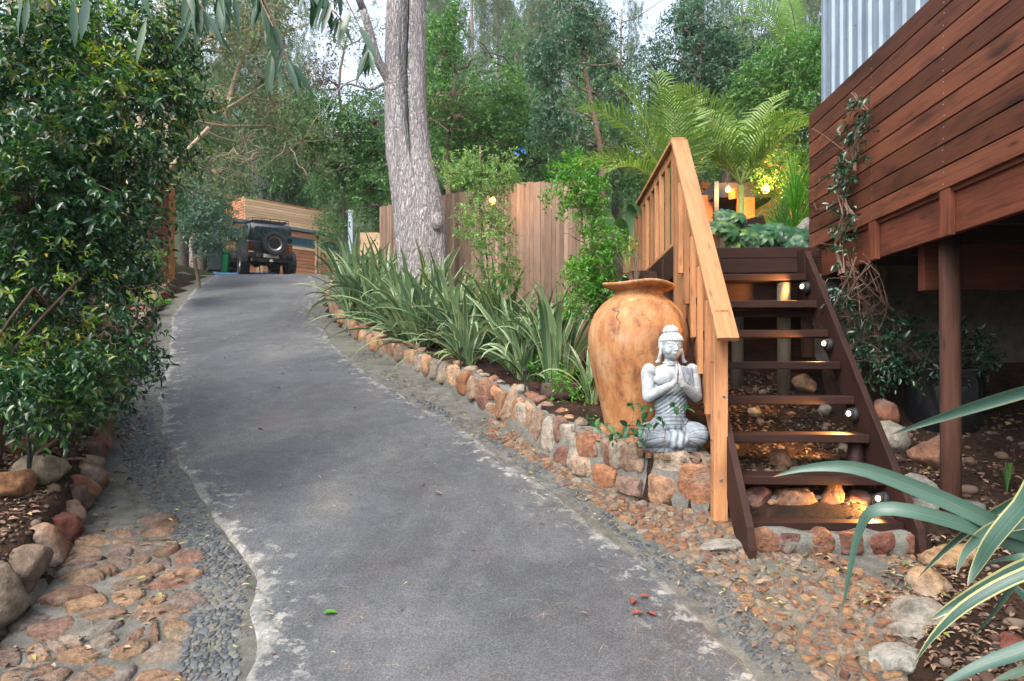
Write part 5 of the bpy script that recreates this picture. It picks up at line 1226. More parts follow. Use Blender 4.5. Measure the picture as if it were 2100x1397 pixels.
# ------------------------------------------------------------------ shrubs before the fence
tree('light_green_sapling', 'slim upright sapling with pale green leaves in front of the timber fence, hiding a lamp', 'shrub', tb(1000, 8.75), P(985, 300, 8.6), .018,
     [pb(970,300,8.6,28,28,.2), pb(940,340,8.6,45,35,.25), pb(1010,320,8.6,40,35,.25), pb(985,370,8.6,60,35,.3), pb(1020,365,8.6,45,30,.25), pb(985,425,8.6,50,28,.25), pb(1000,480,8.6,55,35,.3), pb(960,480,8.5,35,25,.2), pb(1015,530,8.6,48,35,.25), pb(990,575,8.6,48,28,.25), pb(1040,560,8.6,32,28,.2)],
     1350, 10, .13, .045, .42, M['light'], M['mid_bark'], 71, -.15, 3.0, .15, .5, .35, T_MID, None, 80, .2, .04, True, 7, .01)
tree('glossy_shrub', 'glossy green shrub leaning on the fence behind the clay jar', 'shrub', tb(1222, 7.5), P(1190, 400, 7.5), .02,
     [pb(1185,350,7.4,50,22,.2), pb(1150,395,7.4,35,18,.2), pb(1195,430,7.4,38,30,.25), pb(1165,470,7.4,35,28,.25), pb(1215,490,7.4,38,35,.25), pb(1150,480,7.3,28,15,.15), pb(1225,545,7.4,38,35,.25), pb(1195,570,7.4,35,35,.25), pb(1240,600,7.3,35,35,.2), pb(1185,620,7.3,28,28,.2), pb(1270,520,7.3,25,40,.2), pb(1215,400,7.5,30,30,.2)],
     1300, 9, .12, .042, .5, M['bright'], M['dead_twig'], 73, -.15, 3.5, .15, .5, .3, T_FULL, None, 60, .2, .06, True, 6, .008)
bpy.data.objects['glossy_shrub'].children[1].data.materials.clear(); bpy.data.objects['glossy_shrub'].children[1].data.materials.append(M['green'] if bpy.data.objects['glossy_shrub'].children[1].name.startswith('crown') else M['dead_twig'])

# ------------------------------------------------------------------ flax
def strap(path, wd, twist=0, n=12, tip=.02, keel=.35, base_w=.5, seed=0, nrm=None):
    """returns V, quads, uv for one strap leaf along a smooth path"""
    pts = [Vector(p) for p in path]; Q = []
    m_ = len(pts)-1
    for i in range(n+1):
        t = i/n*m_; k = min(int(t), m_-1); f = t-k
        p0, p1, p2, p3 = pts[max(k-1, 0)], pts[k], pts[k+1], pts[min(k+2, m_)]
        Q.append(.5*((2*p1) + (p2-p0)*f + (2*p0-5*p1+4*p2-p3)*f*f + (3*p1-p0-3*p2+p3)*f*f*f))
    V = []; uv = []; side = None
    for i, p in enumerate(Q):
        t = i/n; d = (Q[min(i+1, n)] - Q[max(i-1, 0)]).normalized()
        if side is None: side = d.cross(nrm or Vector((0, 0, 1))); side = side.normalized() if side.length > 1e-3 else Vector((1, 0, 0)); 
        side = (side - d*side.dot(d)).normalized()
        a = twist*t; s_ = side*math.cos(a) + d.cross(side)*math.sin(a); up = s_.cross(d).normalized()
        wv = wd*(base_w + (1-base_w)*min(1, t*3))*(1 if t < .55 else max(tip, 1-((t-.55)/.45)**1.7))/2
        V += [p - s_*wv + up*wv*keel, p, p + s_*wv + up*wv*keel]
    Fc = []; U = []
    for i in range(n):
        for j in range(2):
            Fc.append((i*3+j, i*3+j+1, (i+1)*3+j+1, (i+1)*3+j)); u0, u1 = j*.5, (j+1)*.5; a, b = i/n, (i+1)/n
            U.append([(u0, a), (u1, a), (u1, b), (u0, b)])
    return V, Fc, U
def flax_mesh(seed, n, L, wd=.05, spread=.55):
    r = random.Random(seed); mb = MB()
    for q in range(n):
        a = r.uniform(0, 6.28); tilt = r.uniform(.05, spread*1.15)*(1 if r.random() < .6 else 1.7); l = L*r.uniform(.55, 1.1); bend = r.uniform(.1, .7) if r.random() < .55 else r.uniform(.8, 1.9)
        p = Vector((r.uniform(-.10, .10), r.uniform(-.10, .10), -.05)); path = [p.copy()]; th = tilt*.5; ns = 7
        for k in range(ns):
            th += (tilt*.5 + bend*((k+1)/ns)**2)/ns*2.0; th = min(th, 2.7)
            p = p + Vector((math.sin(th)*math.cos(a), math.sin(th)*math.sin(a), math.cos(th)))*(l/ns); path.append(p.copy())
        V, Fc, U = strap(path, wd*r.uniform(.7, 1.15), r.uniform(-.9, .9), 10, .02, .35, .55, 0, Vector((math.cos(a+1.57+r.uniform(-.6,.6)), math.sin(a+1.57), .1)) .cross(Vector((0,0,1)))); mb.add(V, Fc, U)
    me = bpy.data.meshes.new('flax_leaves'); me.from_pydata(mb.v, [], mb.f); l = me.uv_layers.new(name="UVMap")
    l.data.foreach_set("uv", np.array([c for f in mb.uv for c in f], np.float32).ravel()); me.materials.append(M['flax']); me.polygons.foreach_set("use_smooth", np.ones(len(me.polygons), bool)); return me
fm = [flax_mesh(1, 64, 1.35, .066, .62), flax_mesh(2, 52, 1.3, .07, .8), flax_mesh(3, 34, 1.2, .06, .35), flax_mesh(4, 66, 1.5, .068, .6)]
FX = [(13.8,-3.15,3,1.05,'farthest flax clump, at the driveway crest'), (12.9,-2.95,0,1.1,'flax clump second from the crest, spilling towards the road'), (12.1,-2.2,3,1.05,'tall flax clump left of the big trunk'), (11.4,-2.3,1,1.1,'flax clump arching over the kerb left of the big trunk'),
      (10.7,-1.75,0,1.0,'flax clump in front of the left side of the big trunk'), (10.0,-1.45,1,1.15,'dark drooping flax clump in the middle of the bed'), (9.9,-.95,3,.95,'flax clump at the foot of the big trunk'), (9.2,-.75,0,1.0,'yellow-edged flax clump right of the big trunk'),
      (8.8,-.15,2,1.0,'flax clump before the pale sapling'), (8.35,.05,0,.9,'flax clump below the pale sapling, leaning right'), (7.8,.12,1,.62,'small collapsed flax clump flopping over the kerb stones'), (7.45,.50,2,1.05,'upright striped flax clump left of the sawn log'),
      (7.9,.35,2,.95,'striped flax clump behind the upright one'), (6.75,.80,2,.60,'small upright flax clump beside the clay jar'), (12.6,-1.5,3,.9,'flax clump behind the big trunk against the fence'), (13.3,-2.6,1,1.05,'flax clump just behind the farthest one'), (11.9,-2.75,3,1.0,'flax clump hanging over the kerb beyond the trunk'), (10.5,-1.2,3,1.0,'upright flax clump touching the left foot of the twin trunk'), (9.6,-1.25,1,.9,'flax clump sprawling over the kerb below the twin trunk'), (9.1,-.2,0,1.05,'flax clump between the twin trunk and the pale sapling'), (8.55,-.55,1,.8,'low flax clump spilling over the kerb below the sapling'), (8.3,.55,2,1.0,'tall narrow flax clump close to the fence right of the sapling')]
for i, (y, x, k, s_, lab) in enumerate(FX):
    th = thing('flax_plant', lab, 'flax plant', (x, y, gz(x, y)), i*2.1, 'flax plants in the bed')
    o = bpy.data.objects.new('leaves', fm[k]); C.objects.link(o); o.parent = th; o.scale = (s_, s_, s_)
# foreground striped flax at the lower right
fc = Vector((2.22, 2.55, gz(2.22, 2.55)))
ff = thing('striped_flax', 'large flax with long grey-green cream-striped leaves reaching in from the right foreground', 'flax plant', fc)
FL = [([(2160,1130,2.5),(2040,1075,2.5),(1900,1012,2.55),(1760,962,2.6),(1660,960,2.65),(1585,978,2.7)], .078, .15),
      ([(2200,1190,2.45),(2040,1105,2.5),(1900,1058,2.5),(1800,1048,2.55),(1765,1095,2.6),(1742,1190,2.62),(1726,1262,2.65)], .07, .3),
      ([(2300,760,2.6),(2120,797,2.6),(2000,832,2.65),(1910,862,2.65),(1822,893,2.7)], .066, .25),
      ([(2170,960,2.3),(2100,1040,2.35),(2040,1110,2.4),(2005,1165,2.45),(1984,1203,2.45)], .085, -.3),
      ([(2230,960,2.5),(2110,1012,2.5),(2010,1068,2.55),(1935,1130,2.6),(1882,1186,2.62)], .05, .2),
      ([(2220,1130,2.3),(2110,1160,2.32),(2020,1205,2.35),(1950,1245,2.4),(1906,1272,2.4)], .075, .1),
      ([(2220,1150,2.25),(2100,1180,2.3),(1990,1238,2.35),(1920,1300,2.4),(1874,1362,2.45)], .055, .2),
      ([(2180,1120,2.5),(2090,1180,2.5),(2035,1255,2.52),(1988,1313,2.55)], .05, -.4),
      ([(2260,1280,2.1),(2120,1330,2.15),(2000,1372,2.2),(1900,1425,2.2)], .07, .2),
      ([(2260,1320,2.1),(2140,1362,2.15),(2030,1400,2.2)], .075, .2),
      ([(2250,1060,2.4),(2130,1065,2.4),(2040,1085,2.45),(1985,1128,2.5),(1960,1180,2.5)], .07, .5),
      ([(2250,1180,2.3),(2150,1150,2.35),(2080,1145,2.4),(2010,1160,2.5)], .05, .5)]
mb = MB()
for path, wd, tw in FL:
    pts = [P(*q) for q in path]; root = fc + Vector((rnd.uniform(-.08, .08), rnd.uniform(-.08, .08), 0))
    mid = root.lerp(pts[0], .55) + Vector((.05, 0, .12)); V, Fc, U = strap([root, mid] + pts, wd*.8, tw, 26, .02, .5, .6, 0, Vector((0, -.5, 1))); mb.add(V, Fc, U)
for q in range(12):
    a = rnd.uniform(-.8, 1.7); l = rnd.uniform(.7, 1.1); e = Vector((math.cos(a), math.sin(a)*.8, 0))
    V, Fc, U = strap([fc, fc + e*l*.2 + Vector((0,0,l*.5)), fc + e*l*.6 + Vector((0,0,l*.75)), fc + e*l + Vector((0,0,l*.5))], .06, .3, 14, .02, .3, .6, 0, Vector((0, 0, 1))); mb.add(V, Fc, U)
put(mb.build('leaves', M['flax_near'], None, True), ff, fc)

# ------------------------------------------------------------------ palms
def frond(mb, base, dirv, L, nl, ll, droop=.55, wd=.034, st=None, vshape=.5, lw_mid=1):
    base = Vector(base); d = Vector(dirv).normalized(); pts = [base.copy()]; p = base.copy(); n = 14
    for i in range(n):
        d = (d + Vector((0, 0, -droop/n*(.3 + 1.4*i/n)))).normalized(); p = p + d*L/n; pts.append(p.copy())
    (st or mb).tube(pts, [.014*(1-i/n*.85) for i in range(n+1)], 5, False)
    for i in range(nl):
        t = .16 + .84*i/nl; k = min(int(t*n), n-1); c = pts[k].lerp(pts[k+1], t*n-k); dd = (pts[k+1]-pts[k]).normalized()
        sd = dd.cross(Vector((0, 0, 1))); sd = sd.normalized() if sd.length > .05 else Vector((1, 0, 0)); upv = sd.cross(dd)
        l = ll*(math.sin(math.pi*min(1, t*.85+.12))**.6)*rnd.uniform(.85, 1.1)
        for s_ in (-1, 1):
            ld = (sd*s_*.85 + dd*(.45 + .5*t) + upv*vshape*rnd.uniform(.5, 1)).normalized(); a = c; b = a + ld*l*.5; e = b + (ld + Vector((0, 0, -.55))).normalized()*l*.5
            w_ = dd*wd*.5; V = [a - w_*.5, a + w_*.5, b + w_, b - w_, e]; mb.add(V, [(0, 1, 2, 3), (3, 2, 4)])
def palm(name, label, base, fr, leafmat, trunk_h=.5):
    th = thing(name, label, 'palm', base); mb = MB(); ms = MB()
    b = Vector(base); ms.tube([b - Vector((0,0,.1)), b + Vector((0, 0, trunk_h))], [.06, .04], 9)
    for (az, el, L, nl, ll, dr) in fr:
        d = Vector((math.cos(R(az))*math.cos(R(el)), math.sin(R(az))*math.cos(R(el)), math.sin(R(el)))); frond(mb, b + Vector((0, 0, trunk_h)), d, L, nl, ll, dr, st=ms)
    put(mb.build('fronds', leafmat, None), th, b); put(ms.build('stalks', M['petiole'], None, True), th, b)
pb1 = Vector(((1392-CX)/F*9.2, 9.2, gz((1392-CX)/F*9.2, 9.2)))
palm('palm', 'feathery palm with upright arching yellow-green fronds just behind the railing', pb1, [(172,72,1.95,34,.55,1.0),(120,80,2.0,34,.55,.7),(200,58,1.9,34,.5,1.3),(60,75,1.8,30,.5,1.0),(185,45,1.7,30,.5,1.5),(250,70,1.5,28,.5,1.2),(20,62,1.6,30,.5,1.2),(150,50,1.7,30,.5,1.4),(215,35,1.4,26,.45,1.3)], M['palm'], 1.0)
pb2 = Vector(((1520-CX)/F*9.6, 9.6, gz((1520-CX)/F*9.6, 9.6)))
palm('palm', 'wider drooping palm between the railing and the deck corner', pb2, [(60,60,1.6,32,.5,1.2),(10,60,1.6,32,.5,1.3),(-30,55,1.4,30,.5,1.3),(110,70,1.7,30,.5,1.2),(165,55,1.5,30,.5,1.5),(210,50,1.4,28,.5,1.6),(-70,60,1.3,26,.45,1.6),(30,72,1.7,30,.5,1.2),(190,70,1.6,30,.5,1.2)], M['palm'], 1.25)
pb3 = Vector(((1640-CX)/F*13, 13, gz((1640-CX)/F*13, 13)))
palm('tree_fern', 'tall tree fern with broad pale green fronds at the top right by the metal wall', pb3, [(160,35,2.0,40,.34,1.2),(130,60,2.0,40,.34,1.0),(200,50,2.0,40,.34,1.1),(60,55,1.9,40,.34,1.1),(100,70,1.9,40,.34,.9),(240,40,1.8,40,.34,1.2),(20,40,1.8,40,.34,1.2),(180,65,1.9,40,.34,.9)], M['fern'], 4.0)
pb4 = Vector(((1290-CX)/F*8.6, 8.6, gz((1290-CX)/F*8.6, 8.6)))
th = thing('banana_plant', 'broad paddle-leaved plant between the shrub and the railing', 'plant', pb4); mb = MB(); ms = MB()
for (dx, dy, h_, wd) in [(-.25,0,.8,.14),(.05,.1,.9,.15),(-.1,-.1,.6,.13)]:
    t0 = pb4 + Vector((dx*.5, dy, h_*.55)); ms.tube([pb4, t0], [.02, .012], 6); V, Fc, U = strap([t0, t0 + Vector((dx*.6, dy, h_*.35)), t0 + Vector((dx*1.6, dy-.1, h_*.45)), t0 + Vector((dx*2.4, dy-.2, h_*.25))], wd, .2, 12, .02, .15, .5, 0, Vector((0, -1, .3))); mb.add(V, Fc, U)
put(mb.build('leaves', M['dense'], None, True), th, pb4); put(ms.build('stalks', M['petiole'], None), th, pb4)

# plants in the planter at the head of the stairs
def palmate(mb, st, root, c, r, n=8, nrm=Vector((0, -.5, 1))):
    st.tube([root, root.lerp(c, .6) + Vector((0, 0, .03)), c], .004, 4, False); nn = nrm.normalized(); u = nn.orthogonal().normalized(); v = nn.cross(u)
    for k in range(n):
        a = 2*math.pi*k/n + rnd.uniform(-.1, .1); d = u*math.cos(a) + v*math.sin(a); V, Fc, U = strap([c, c + d*r*.5 + nn*.01, c + d*r - nn*r*.15], r*.42, 0, 6, .05, .2, .25, 0, nn); mb.add(V, Fc, U)
k = 0
for (x0, x1, y0, y1, n, lab) in [(1495, 1545, 480, 512, 9, 'dark hand-shaped leaves at the left end of the planter'), (1550, 1600, 470, 505, 9, 'pale-centred hand-shaped leaves in the middle of the planter'), (1600, 1650, 478, 512, 9, 'hand-shaped leaves at the right end of the planter'), (1470, 1520, 440, 480, 7, 'raised hand-shaped leaves behind the handrail')]:
    c0 = P((x0+x1)/2, y1+8, 6.9); c0.z = 2.58; th = thing('philodendron', lab, 'plant', c0); mb = MB(); ms = MB()
    for q in range(n*2): c = P(rnd.uniform(x0, x1), rnd.uniform(y0, y1), rnd.uniform(6.65, 7.3)); palmate(mb, ms, c0 + Vector((rnd.uniform(-.1, .1), .05, -.02)), c, rnd.uniform(.09, .15), 8, Vector((rnd.uniform(-.5, .5), -.9, rnd.uniform(.4, 1))))
    put(mb.build('leaves', M['mon'], None, True), th, c0); put(ms.build('stalks', M['petiole'], None), th, c0)
def spray(name, label, cat, px, py0, Yd, n, L, wd, mat, spread=1.0, el0=30, zbase=None, lift=0):
    b = P(px, py0, Yd); b.z = zbase if zbase is not None else gz(b.x, b.y); th = thing(name, label, cat, b); mb = MB()
    for q in range(n):
        az = rnd.uniform(0, 6.28); el = R(rnd.uniform(el0, 88)); l = L*rnd.uniform(.6, 1.1); d = Vector((math.cos(az)*math.cos(el)*spread, math.sin(az)*math.cos(el)*spread, math.sin(el)))
        s_ = b + Vector((0, 0, rnd.uniform(0, lift))); V, Fc, U = strap([s_, s_ + d*l*.5, s_ + d*l*.9 + Vector((0, 0, -.12*l)), s_ + d*l*1.1 + Vector((0, 0, -.35*l))], wd, rnd.uniform(-1, 1), 6, .05, .3, .7); mb.add(V, Fc, U)
    put(mb.build('leaves', mat, None), th, b)
spray('papyrus', 'fine bright green grassy papyrus beside the deck corner', 'plant', 1630, 470, 7.9, 420, .75, .009, M['bright'], 1, 5, 2.65, .9)
spray('papyrus', 'fine dark green grassy clump left of the deck corner papyrus', 'plant', 1600, 470, 8.4, 150, .6, .010, M['green'], 1, 10, 2.7, .5)
spray('purple_cordyline', 'small spiky purple-brown plant with a white rock beside it at the deck corner', 'plant', 1638, 482, 7.2, 26, .30, .012, M['spiky'], .9, 25, 2.74)
spray('umbrella_plant', 'leafy green tufts around the pavilion lamps', 'plant', 1590, 440, 8.8, 50, .45, .02, M['green'], 1, 10, 2.8, .5)
spray('blue_iris', 'thin green blades with a small blue flower under the deck by the round post', 'plant', 2065, 935, 4.95, 26, .30, .008, M['green'], .5, 50)
o = rock('white_rock', P(1655, 470, 7.4), (.15, .1, .11), 640, M['pale_rock'], None, 0, 0, True, .6); tag(o, 'white rock behind the spiky purple plant at the deck corner', 'rock')
o = rock('tree_stump', P(1502, 462, 7.6), (.10, .08, .15), 641, M['log'], None, 0, 0, True, .6); tag(o, 'grey brown stump among the planter leaves', 'stump')
mb = MB(); mb.beam(P(1508, 478, 7.9), P(1565, 462, 7.9), .2, .22); o = mb.build('wooden_block', M['dark_wood'], None, bevel=.02); tag(o, 'dark brown timber block with a pale top behind the planter leaves', 'timber block')

# ------------------------------------------------------------------ vine on the deck
vb = Vector((2.95, 6.0, 1.5)); vi = thing('climbing_vine', 'woody vine with glossy leaves climbing up the deck cladding from a tangle below', 'vine', vb)
def on_face(px, py, off=.0):                # point on the cladding plane
    Yd = 2.56/((px-CX)/F - .04786); p = P(px, py, Yd); p.x -= .03 + off; return p
ml = []; ms = MB(); r = np.random.RandomState(5)
spine = [(1745,560),(1735,500),(1752,440),(1740,400),(1755,350),(1765,310),(1775,270),(1785,225),(1772,190)]
for s_ in range(7):
    pts = [on_face(x + rnd.uniform(-10, 10), y, rnd.uniform(0, .05)) for x, y in spine[:len(spine)-(s_ % 3)]]; ms.tube(pts, [.006 - .0004*i for i in range(len(pts))], 5)
for q in range(7):
    x, y = spine[rnd.randrange(3, 8)]; a = on_face(x, y); e = on_face(x - rnd.uniform(20, 90), y + rnd.uniform(-20, 70), .06); limb(ms, a, e, .003, .0012, .3, 6, q, 4)
B = []; D = []; TL = []
for q in range(80):
    t = rnd.random()*7.99; k = int(t); f = t-k; x = spine[k][0]*(1-f) + spine[k+1][0]*f + rnd.uniform(-24, 22); y = spine[k][1]*(1-f) + spine[k+1][1]*f
    B.append(on_face(x, y, .02)); D.append((rnd.uniform(-1, .2), rnd.uniform(-.7, .7), rnd.uniform(-.6, .5))); TL.append(.09)
pos = twigs_to_leaves(np.array([tuple(b) for b in B]), np.array(D), np.array(TL), 5, .058, .5, r, .3, .5)
V1_, F1_ = leaves(*pos, T_FULL)
lv = link('leaves', np_mesh('leaves', V1_, F1_), M['bush_dark']); put(lv, vi, vb)
blv = [pb(1740,560,6.0,30,30,.15), pb(1760,610,5.9,40,35,.2), pb(1740,650,5.9,40,35,.2), pb(1800,690,5.8,45,35,.2), pb(1850,700,5.8,50,30,.25), pb(1900,730,5.7,45,30,.2), pb(1800,750,5.7,50,25,.2), pb(1840,640,6.0,50,40,.2)]
me, B, D, TL = foliage_mesh('lower_leaves', blv, 330, 8, .15, .055, .48, T_FULL, 91, -.05, 4, .3, .6, .1, .3); put(link('lower_leaves', me, M['bush_dark']), vi, vb)
for q in range(90):
    a = Vector(blv[rnd.randrange(len(blv))][:3]); e = a + Vector((rnd.uniform(-.25, .25), rnd.uniform(-.1, .1), rnd.uniform(-.3, .3))); limb(ms, a, e, .004, .002, .35, 6, q+40, 4)
for q in range(30):
    a = on_face(rnd.uniform(1735, 1800), rnd.uniform(520, 570), .02); e = P(rnd.uniform(1740, 1830), rnd.uniform(620, 720), 5.9); limb(ms, a, e, .0045, .002, .3, 7, q+140, 4)
put(ms.build('stems', M['dead_twig'], None), vi, vb)
pt_ = P(1965, 740, 5.6); th = tree('pot_shrub', 'small glossy shrub behind the round post, growing in the black pot', 'shrub', (3.70, 5.85, 1.40), P(1985, 700, 5.75), .012,
   [pb(1990,700,5.6,30,28,.15), pb(2025,730,5.6,25,22,.15), pb(1985,750,5.6,22,35,.15), pb(1930,720,5.6,30,25,.15)], 80, 8, .12, .055, .48, M['bush_dark'], M['twig'], 95, 0, 3, .2, .5, .2, T_FULL, None, 14, .2)

# ivy by the statue and jar
iv = P(1300, 900, 5.3); iv.z = .82; th = thing('ivy', 'trailing ivy shoots between the clay jar and the statue', 'ivy', iv); B = []; D = []; TL = []; ms = MB()
for (x, y, Yd) in [(1300,830,5.25),(1310,860,5.22),(1290,875,5.2),(1325,850,5.15),(1340,835,5.12),(1280,890,5.2),(1265,885,5.2),(1310,895,5.15),(1320,880,5.15),(1300,905,5.12),(1260,900,5.2),(1215,880,5.2),(1200,862,5.3),(1240,870,5.3),(1395,828,5.1),(1405,840,5.1),(1362,862,5.08),(1330,868,5.12)]:
    p = P(x, y, Yd); B.append(tuple(p)); D.append((rnd.uniform(-1, 1), rnd.uniform(-1, 0), rnd.uniform(-.3, .6))); TL.append(.07); limb(ms, Vector((p.x, p.y+.05, .84)) if rnd.random() < .4 else P(1300, 880, 5.25), p, .003, .0015, .2, 5, len(B), 4)
r = np.random.RandomState(6); pos = twigs_to_leaves(np.array(B), np.array(D), np.array(TL), 4, .065, .72, r, .3, .5); V1_, F1_ = leaves(*pos, T_FULL)
put(link('leaves', np_mesh('leaves', V1_, F1_), M['mon']), th, iv); put(ms.build('stems', M['twig'], None), th, iv)
# low weeds in the bed
for i, (px, Yd, n, s_, lab) in enumerate([(1170,7.2,60,.16,'light green weed patch behind the sawn log'), (1130,7.6,50,.16,'bright green weeds between the striped flax clumps'), (1160,6.7,40,.14,'low leafy weeds in front of the sawn log'), (1120,8.6,50,.2,'low bright shoots at the foot of the fence'), (300,13.2,60,.25,'fern-like weeds on top of the upper left boulders')]):
    b = tb(px, Yd); th = thing('weeds', lab, 'weeds', b); me = foliage_mesh('leaves', [(b.x, b.y, b.z+s_*.6, s_*1.6, s_*1.2, s_)], n, 8, s_*.6, s_*.28, .5, T_MID, 300+i, 0, 1, .1, .6, .5, .1)[0]; put(link('leaves', me, M['bright']), th, b)

# ------------------------------------------------------------------ hanging eucalyptus leaves close overhead
T_EUC = (np.array([(0,0,0),(.22,-.40,.015),(.24,0,0),(.22,.40,.015),(.5,-.5,.0),(.5,0,-.02),(.5,.5,.0),(.78,-.3,-.03),(.78,0,-.05),(.78,.3,-.03),(1,.0,-.1)]),
         [np.array([(0,2,1),(0,3,2),(7,8,10),(8,9,10)]), np.array([(1,2,5,4),(2,3,6,5),(4,5,8,7),(5,6,9,8)])])
eb = P(560, -500, 2.8); eu = thing('overhanging_branch', 'long sickle-shaped leaves on thin twigs hanging into the top of the picture', 'branch', eb); ms = MB(); Pz = []; D = []; L = []
tw = [[(200,-120,2.5),(280,-50,2.5),(340,-15,2.5)], [(300,-140,2.6),(420,-60,2.6),(480,-10,2.6)], [(420,-120,2.6),(520,-30,2.6),(560,55,2.55)], [(560,-120,2.7),(640,-30,2.7),(690,10,2.7)], [(500,-90,2.6),(560,40,2.6),(590,125,2.6)],
      [(640,-120,2.8),(700,-20,2.8),(740,60,2.8),(760,110,2.8)], [(60,-90,2.6),(110,-40,2.6),(160,-10,2.6)], [(420,-140,2.5),(440,-60,2.5),(455,5,2.5)], [(330,-80,2.4),(390,-30,2.4),(420,25,2.4)], [(620,-80,2.9),(660,0,2.9),(700,40,2.9)], [(-20,-60,2.5),(30,-30,2.5),(60,0,2.5)]]
for path in tw:
    pts = [P(*q) for q in path]; ms.tube([P(430, -420, 2.7)] + pts if False else pts, [.004, .003, .0025, .002][:len(pts)], 5)
    for k in range(11 if path[0][0] > 250 else 3):
        t = rnd.uniform(.15, 1)*(len(pts)-1); j = min(int(t), len(pts)-2); p = pts[j].lerp(pts[j+1], t-j); Pz.append(tuple(p)); D.append((rnd.uniform(-.45, .6), rnd.uniform(-.3, .3), -1)); L.append(rnd.uniform(.09, .165))
for (x, y, dx) in [(560,100,-.1),(575,128,.05),(590,125,.35),(600,130,.7),(556,98,0),(392,42,-.5),(430,40,.6),(300,40,-.2),(150,0,.1),(180,-10,-.1)]:
    Pz.append(tuple(P(x, y, 2.6))); D.append((dx, -.1, -1)); L.append(rnd.uniform(.13, .19))
for a in tw: ms.tube([eb, (eb + P(*a[0]))/2 + Vector((0, 0, .05)), P(*a[0])], [.008, .006, .004], 5)
n = len(Pz); Nn = np.array([(rnd.uniform(-.9, .9), -1, rnd.uniform(-.3, .3)) for _ in range(n)]); L = np.array(L)
V1_, F1_ = leaves(np.array(Pz), np.array(D), Nn, L, L*np.array([rnd.uniform(.12, .18) for _ in range(n)])*1.15, T_EUC)
put(link('leaves', np_mesh('leaves', V1_, F1_, smooth=True), M['euc']), eu, eb); put(ms.build('twigs', M['dead_twig'], None), eu, eb)
# ================================================================== timber fence
fp = [(.97, 8.5, 3.84, 1.5), (.07, 10.0, 4.21, 1.9), (-1.165, 12.1, 4.57, 2.4), (-2.9, 15, 5.04, 3.0)]
fe = thing('timber_fence', 'tall fence of weathered vertical timber slats curving behind the planted bed', 'fence', (fp[0][0], fp[0][1], 1.7)); mb = MB(); br = MB()
for (a, b) in zip(fp[:-1], fp[1:]):
    d = Vector((b[0]-a[0], b[1]-a[1], 0)); L = d.length; d.normalize(); nn = Vector((-d.y, d.x, 0)); n = int(L/.088)
    for i in range(n):
        t = (i+.5)/n; c = Vector((a[0], a[1], 0)) + d*L*t; zt = a[2] + (b[2]-a[2])*t + rnd.uniform(-.012, .012); zb = a[3] + (b[3]-a[3])*t - .35
        Mx = Matrix((d, nn, Vector((0,0,1)))).transposed().to_4x4(); Mx.translation = c + nn*rnd.uniform(-.004, .004)
        mb.box((-L/n/2+.0025, -.011, zb), (L/n/2-.0025, .011, zt), Mx)
    for zz in (.35, 1.5): br.beam(Vector((a[0], a[1], a[3]+zz)) + nn*-.035, Vector((b[0], b[1], b[3]+zz)) + nn*-.035, .04, .09)
put(mb.build('slats', M['fence'], None), fe, fe.location); put(br.build('back_rails', M['fence'], None), fe, fe.location)
# wall lamp on the fence seen through the sapling
lp = P(1010, 412, 9.9); th = thing('fence_lamp', 'small caged lamp glowing on the fence behind the pale sapling', 'lamp', lp)
mb = MB(); mb.ell((0, 0, 0), (.05, .05, .06), 14, 10); mb.build('bulb', M['bulb'], th, True)
mb = MB()
for k in range(8): a = k*math.pi/4; mb.tube([(.07*math.cos(a)*math.sin(t), .07*math.sin(a)*math.sin(t), .09*math.cos(t)) for t in [R(10+i*20) for i in range(9)]], .004, 4)
mb.box((-.03, 0, .08), (.03, .12, .10)); mb.build('cage', M['black_plastic'], th)
ld = bpy.data.lights.new('fence_glow', 'POINT'); ld.energy = 10; ld.color = (1, .55, .2); ld.shadow_soft_size = .05; lo_ = bpy.data.objects.new('lamp', ld); C.objects.link(lo_); lo_.parent = th; lo_.location = (0, -.1, 0)

# left timber panel
def panel(name, label, cat, a, b, z0, z1, mat, w_=.1):
    a, b = Vector(a), Vector(b); mb = MB(); d = (b-a); L = d.length; d.normalize(); nn = Vector((-d.y, d.x, 0)); n = max(1, int(L/w_))
    for i in range(n):
        Mx = Matrix((d, nn, Vector((0,0,1)))).transposed().to_4x4(); Mx.translation = a + d*L*(i+.5)/n
        mb.box((-L/n/2+.003, -.015, z0 - a.z), (L/n/2-.003, .015, z1 - a.z + rnd.uniform(-.01, .01)), Mx)
    o = mb.build(name, mat, None); tag(o, label, cat); return o
p0 = P(300, 490, 13.2); p1 = P(345, 490, 13.6); panel('board_fence', 'reddish brown vertical timber panel standing behind the left bush', 'fence panel', p0, p1, 3.2, P(0, 372, 13.4).z, M['redwood'])
p2 = P(357, 490, 15.2); panel('board_fence', 'narrow brighter orange-red timber panel just right of the wider one', 'fence panel', p1, p2, 3.2, P(0, 380, 14).z, M['warm_wood'])  # brighter, more orange wood than the wide panel
p0 = P(195, 470, 12.4); p1 = P(232, 470, 12.6); panel('board_fence', 'pale brown timber panel glimpsed through the left bush', 'fence panel', p0, p1, 3.0, P(0, 368, 12.5).z, M['fence'])

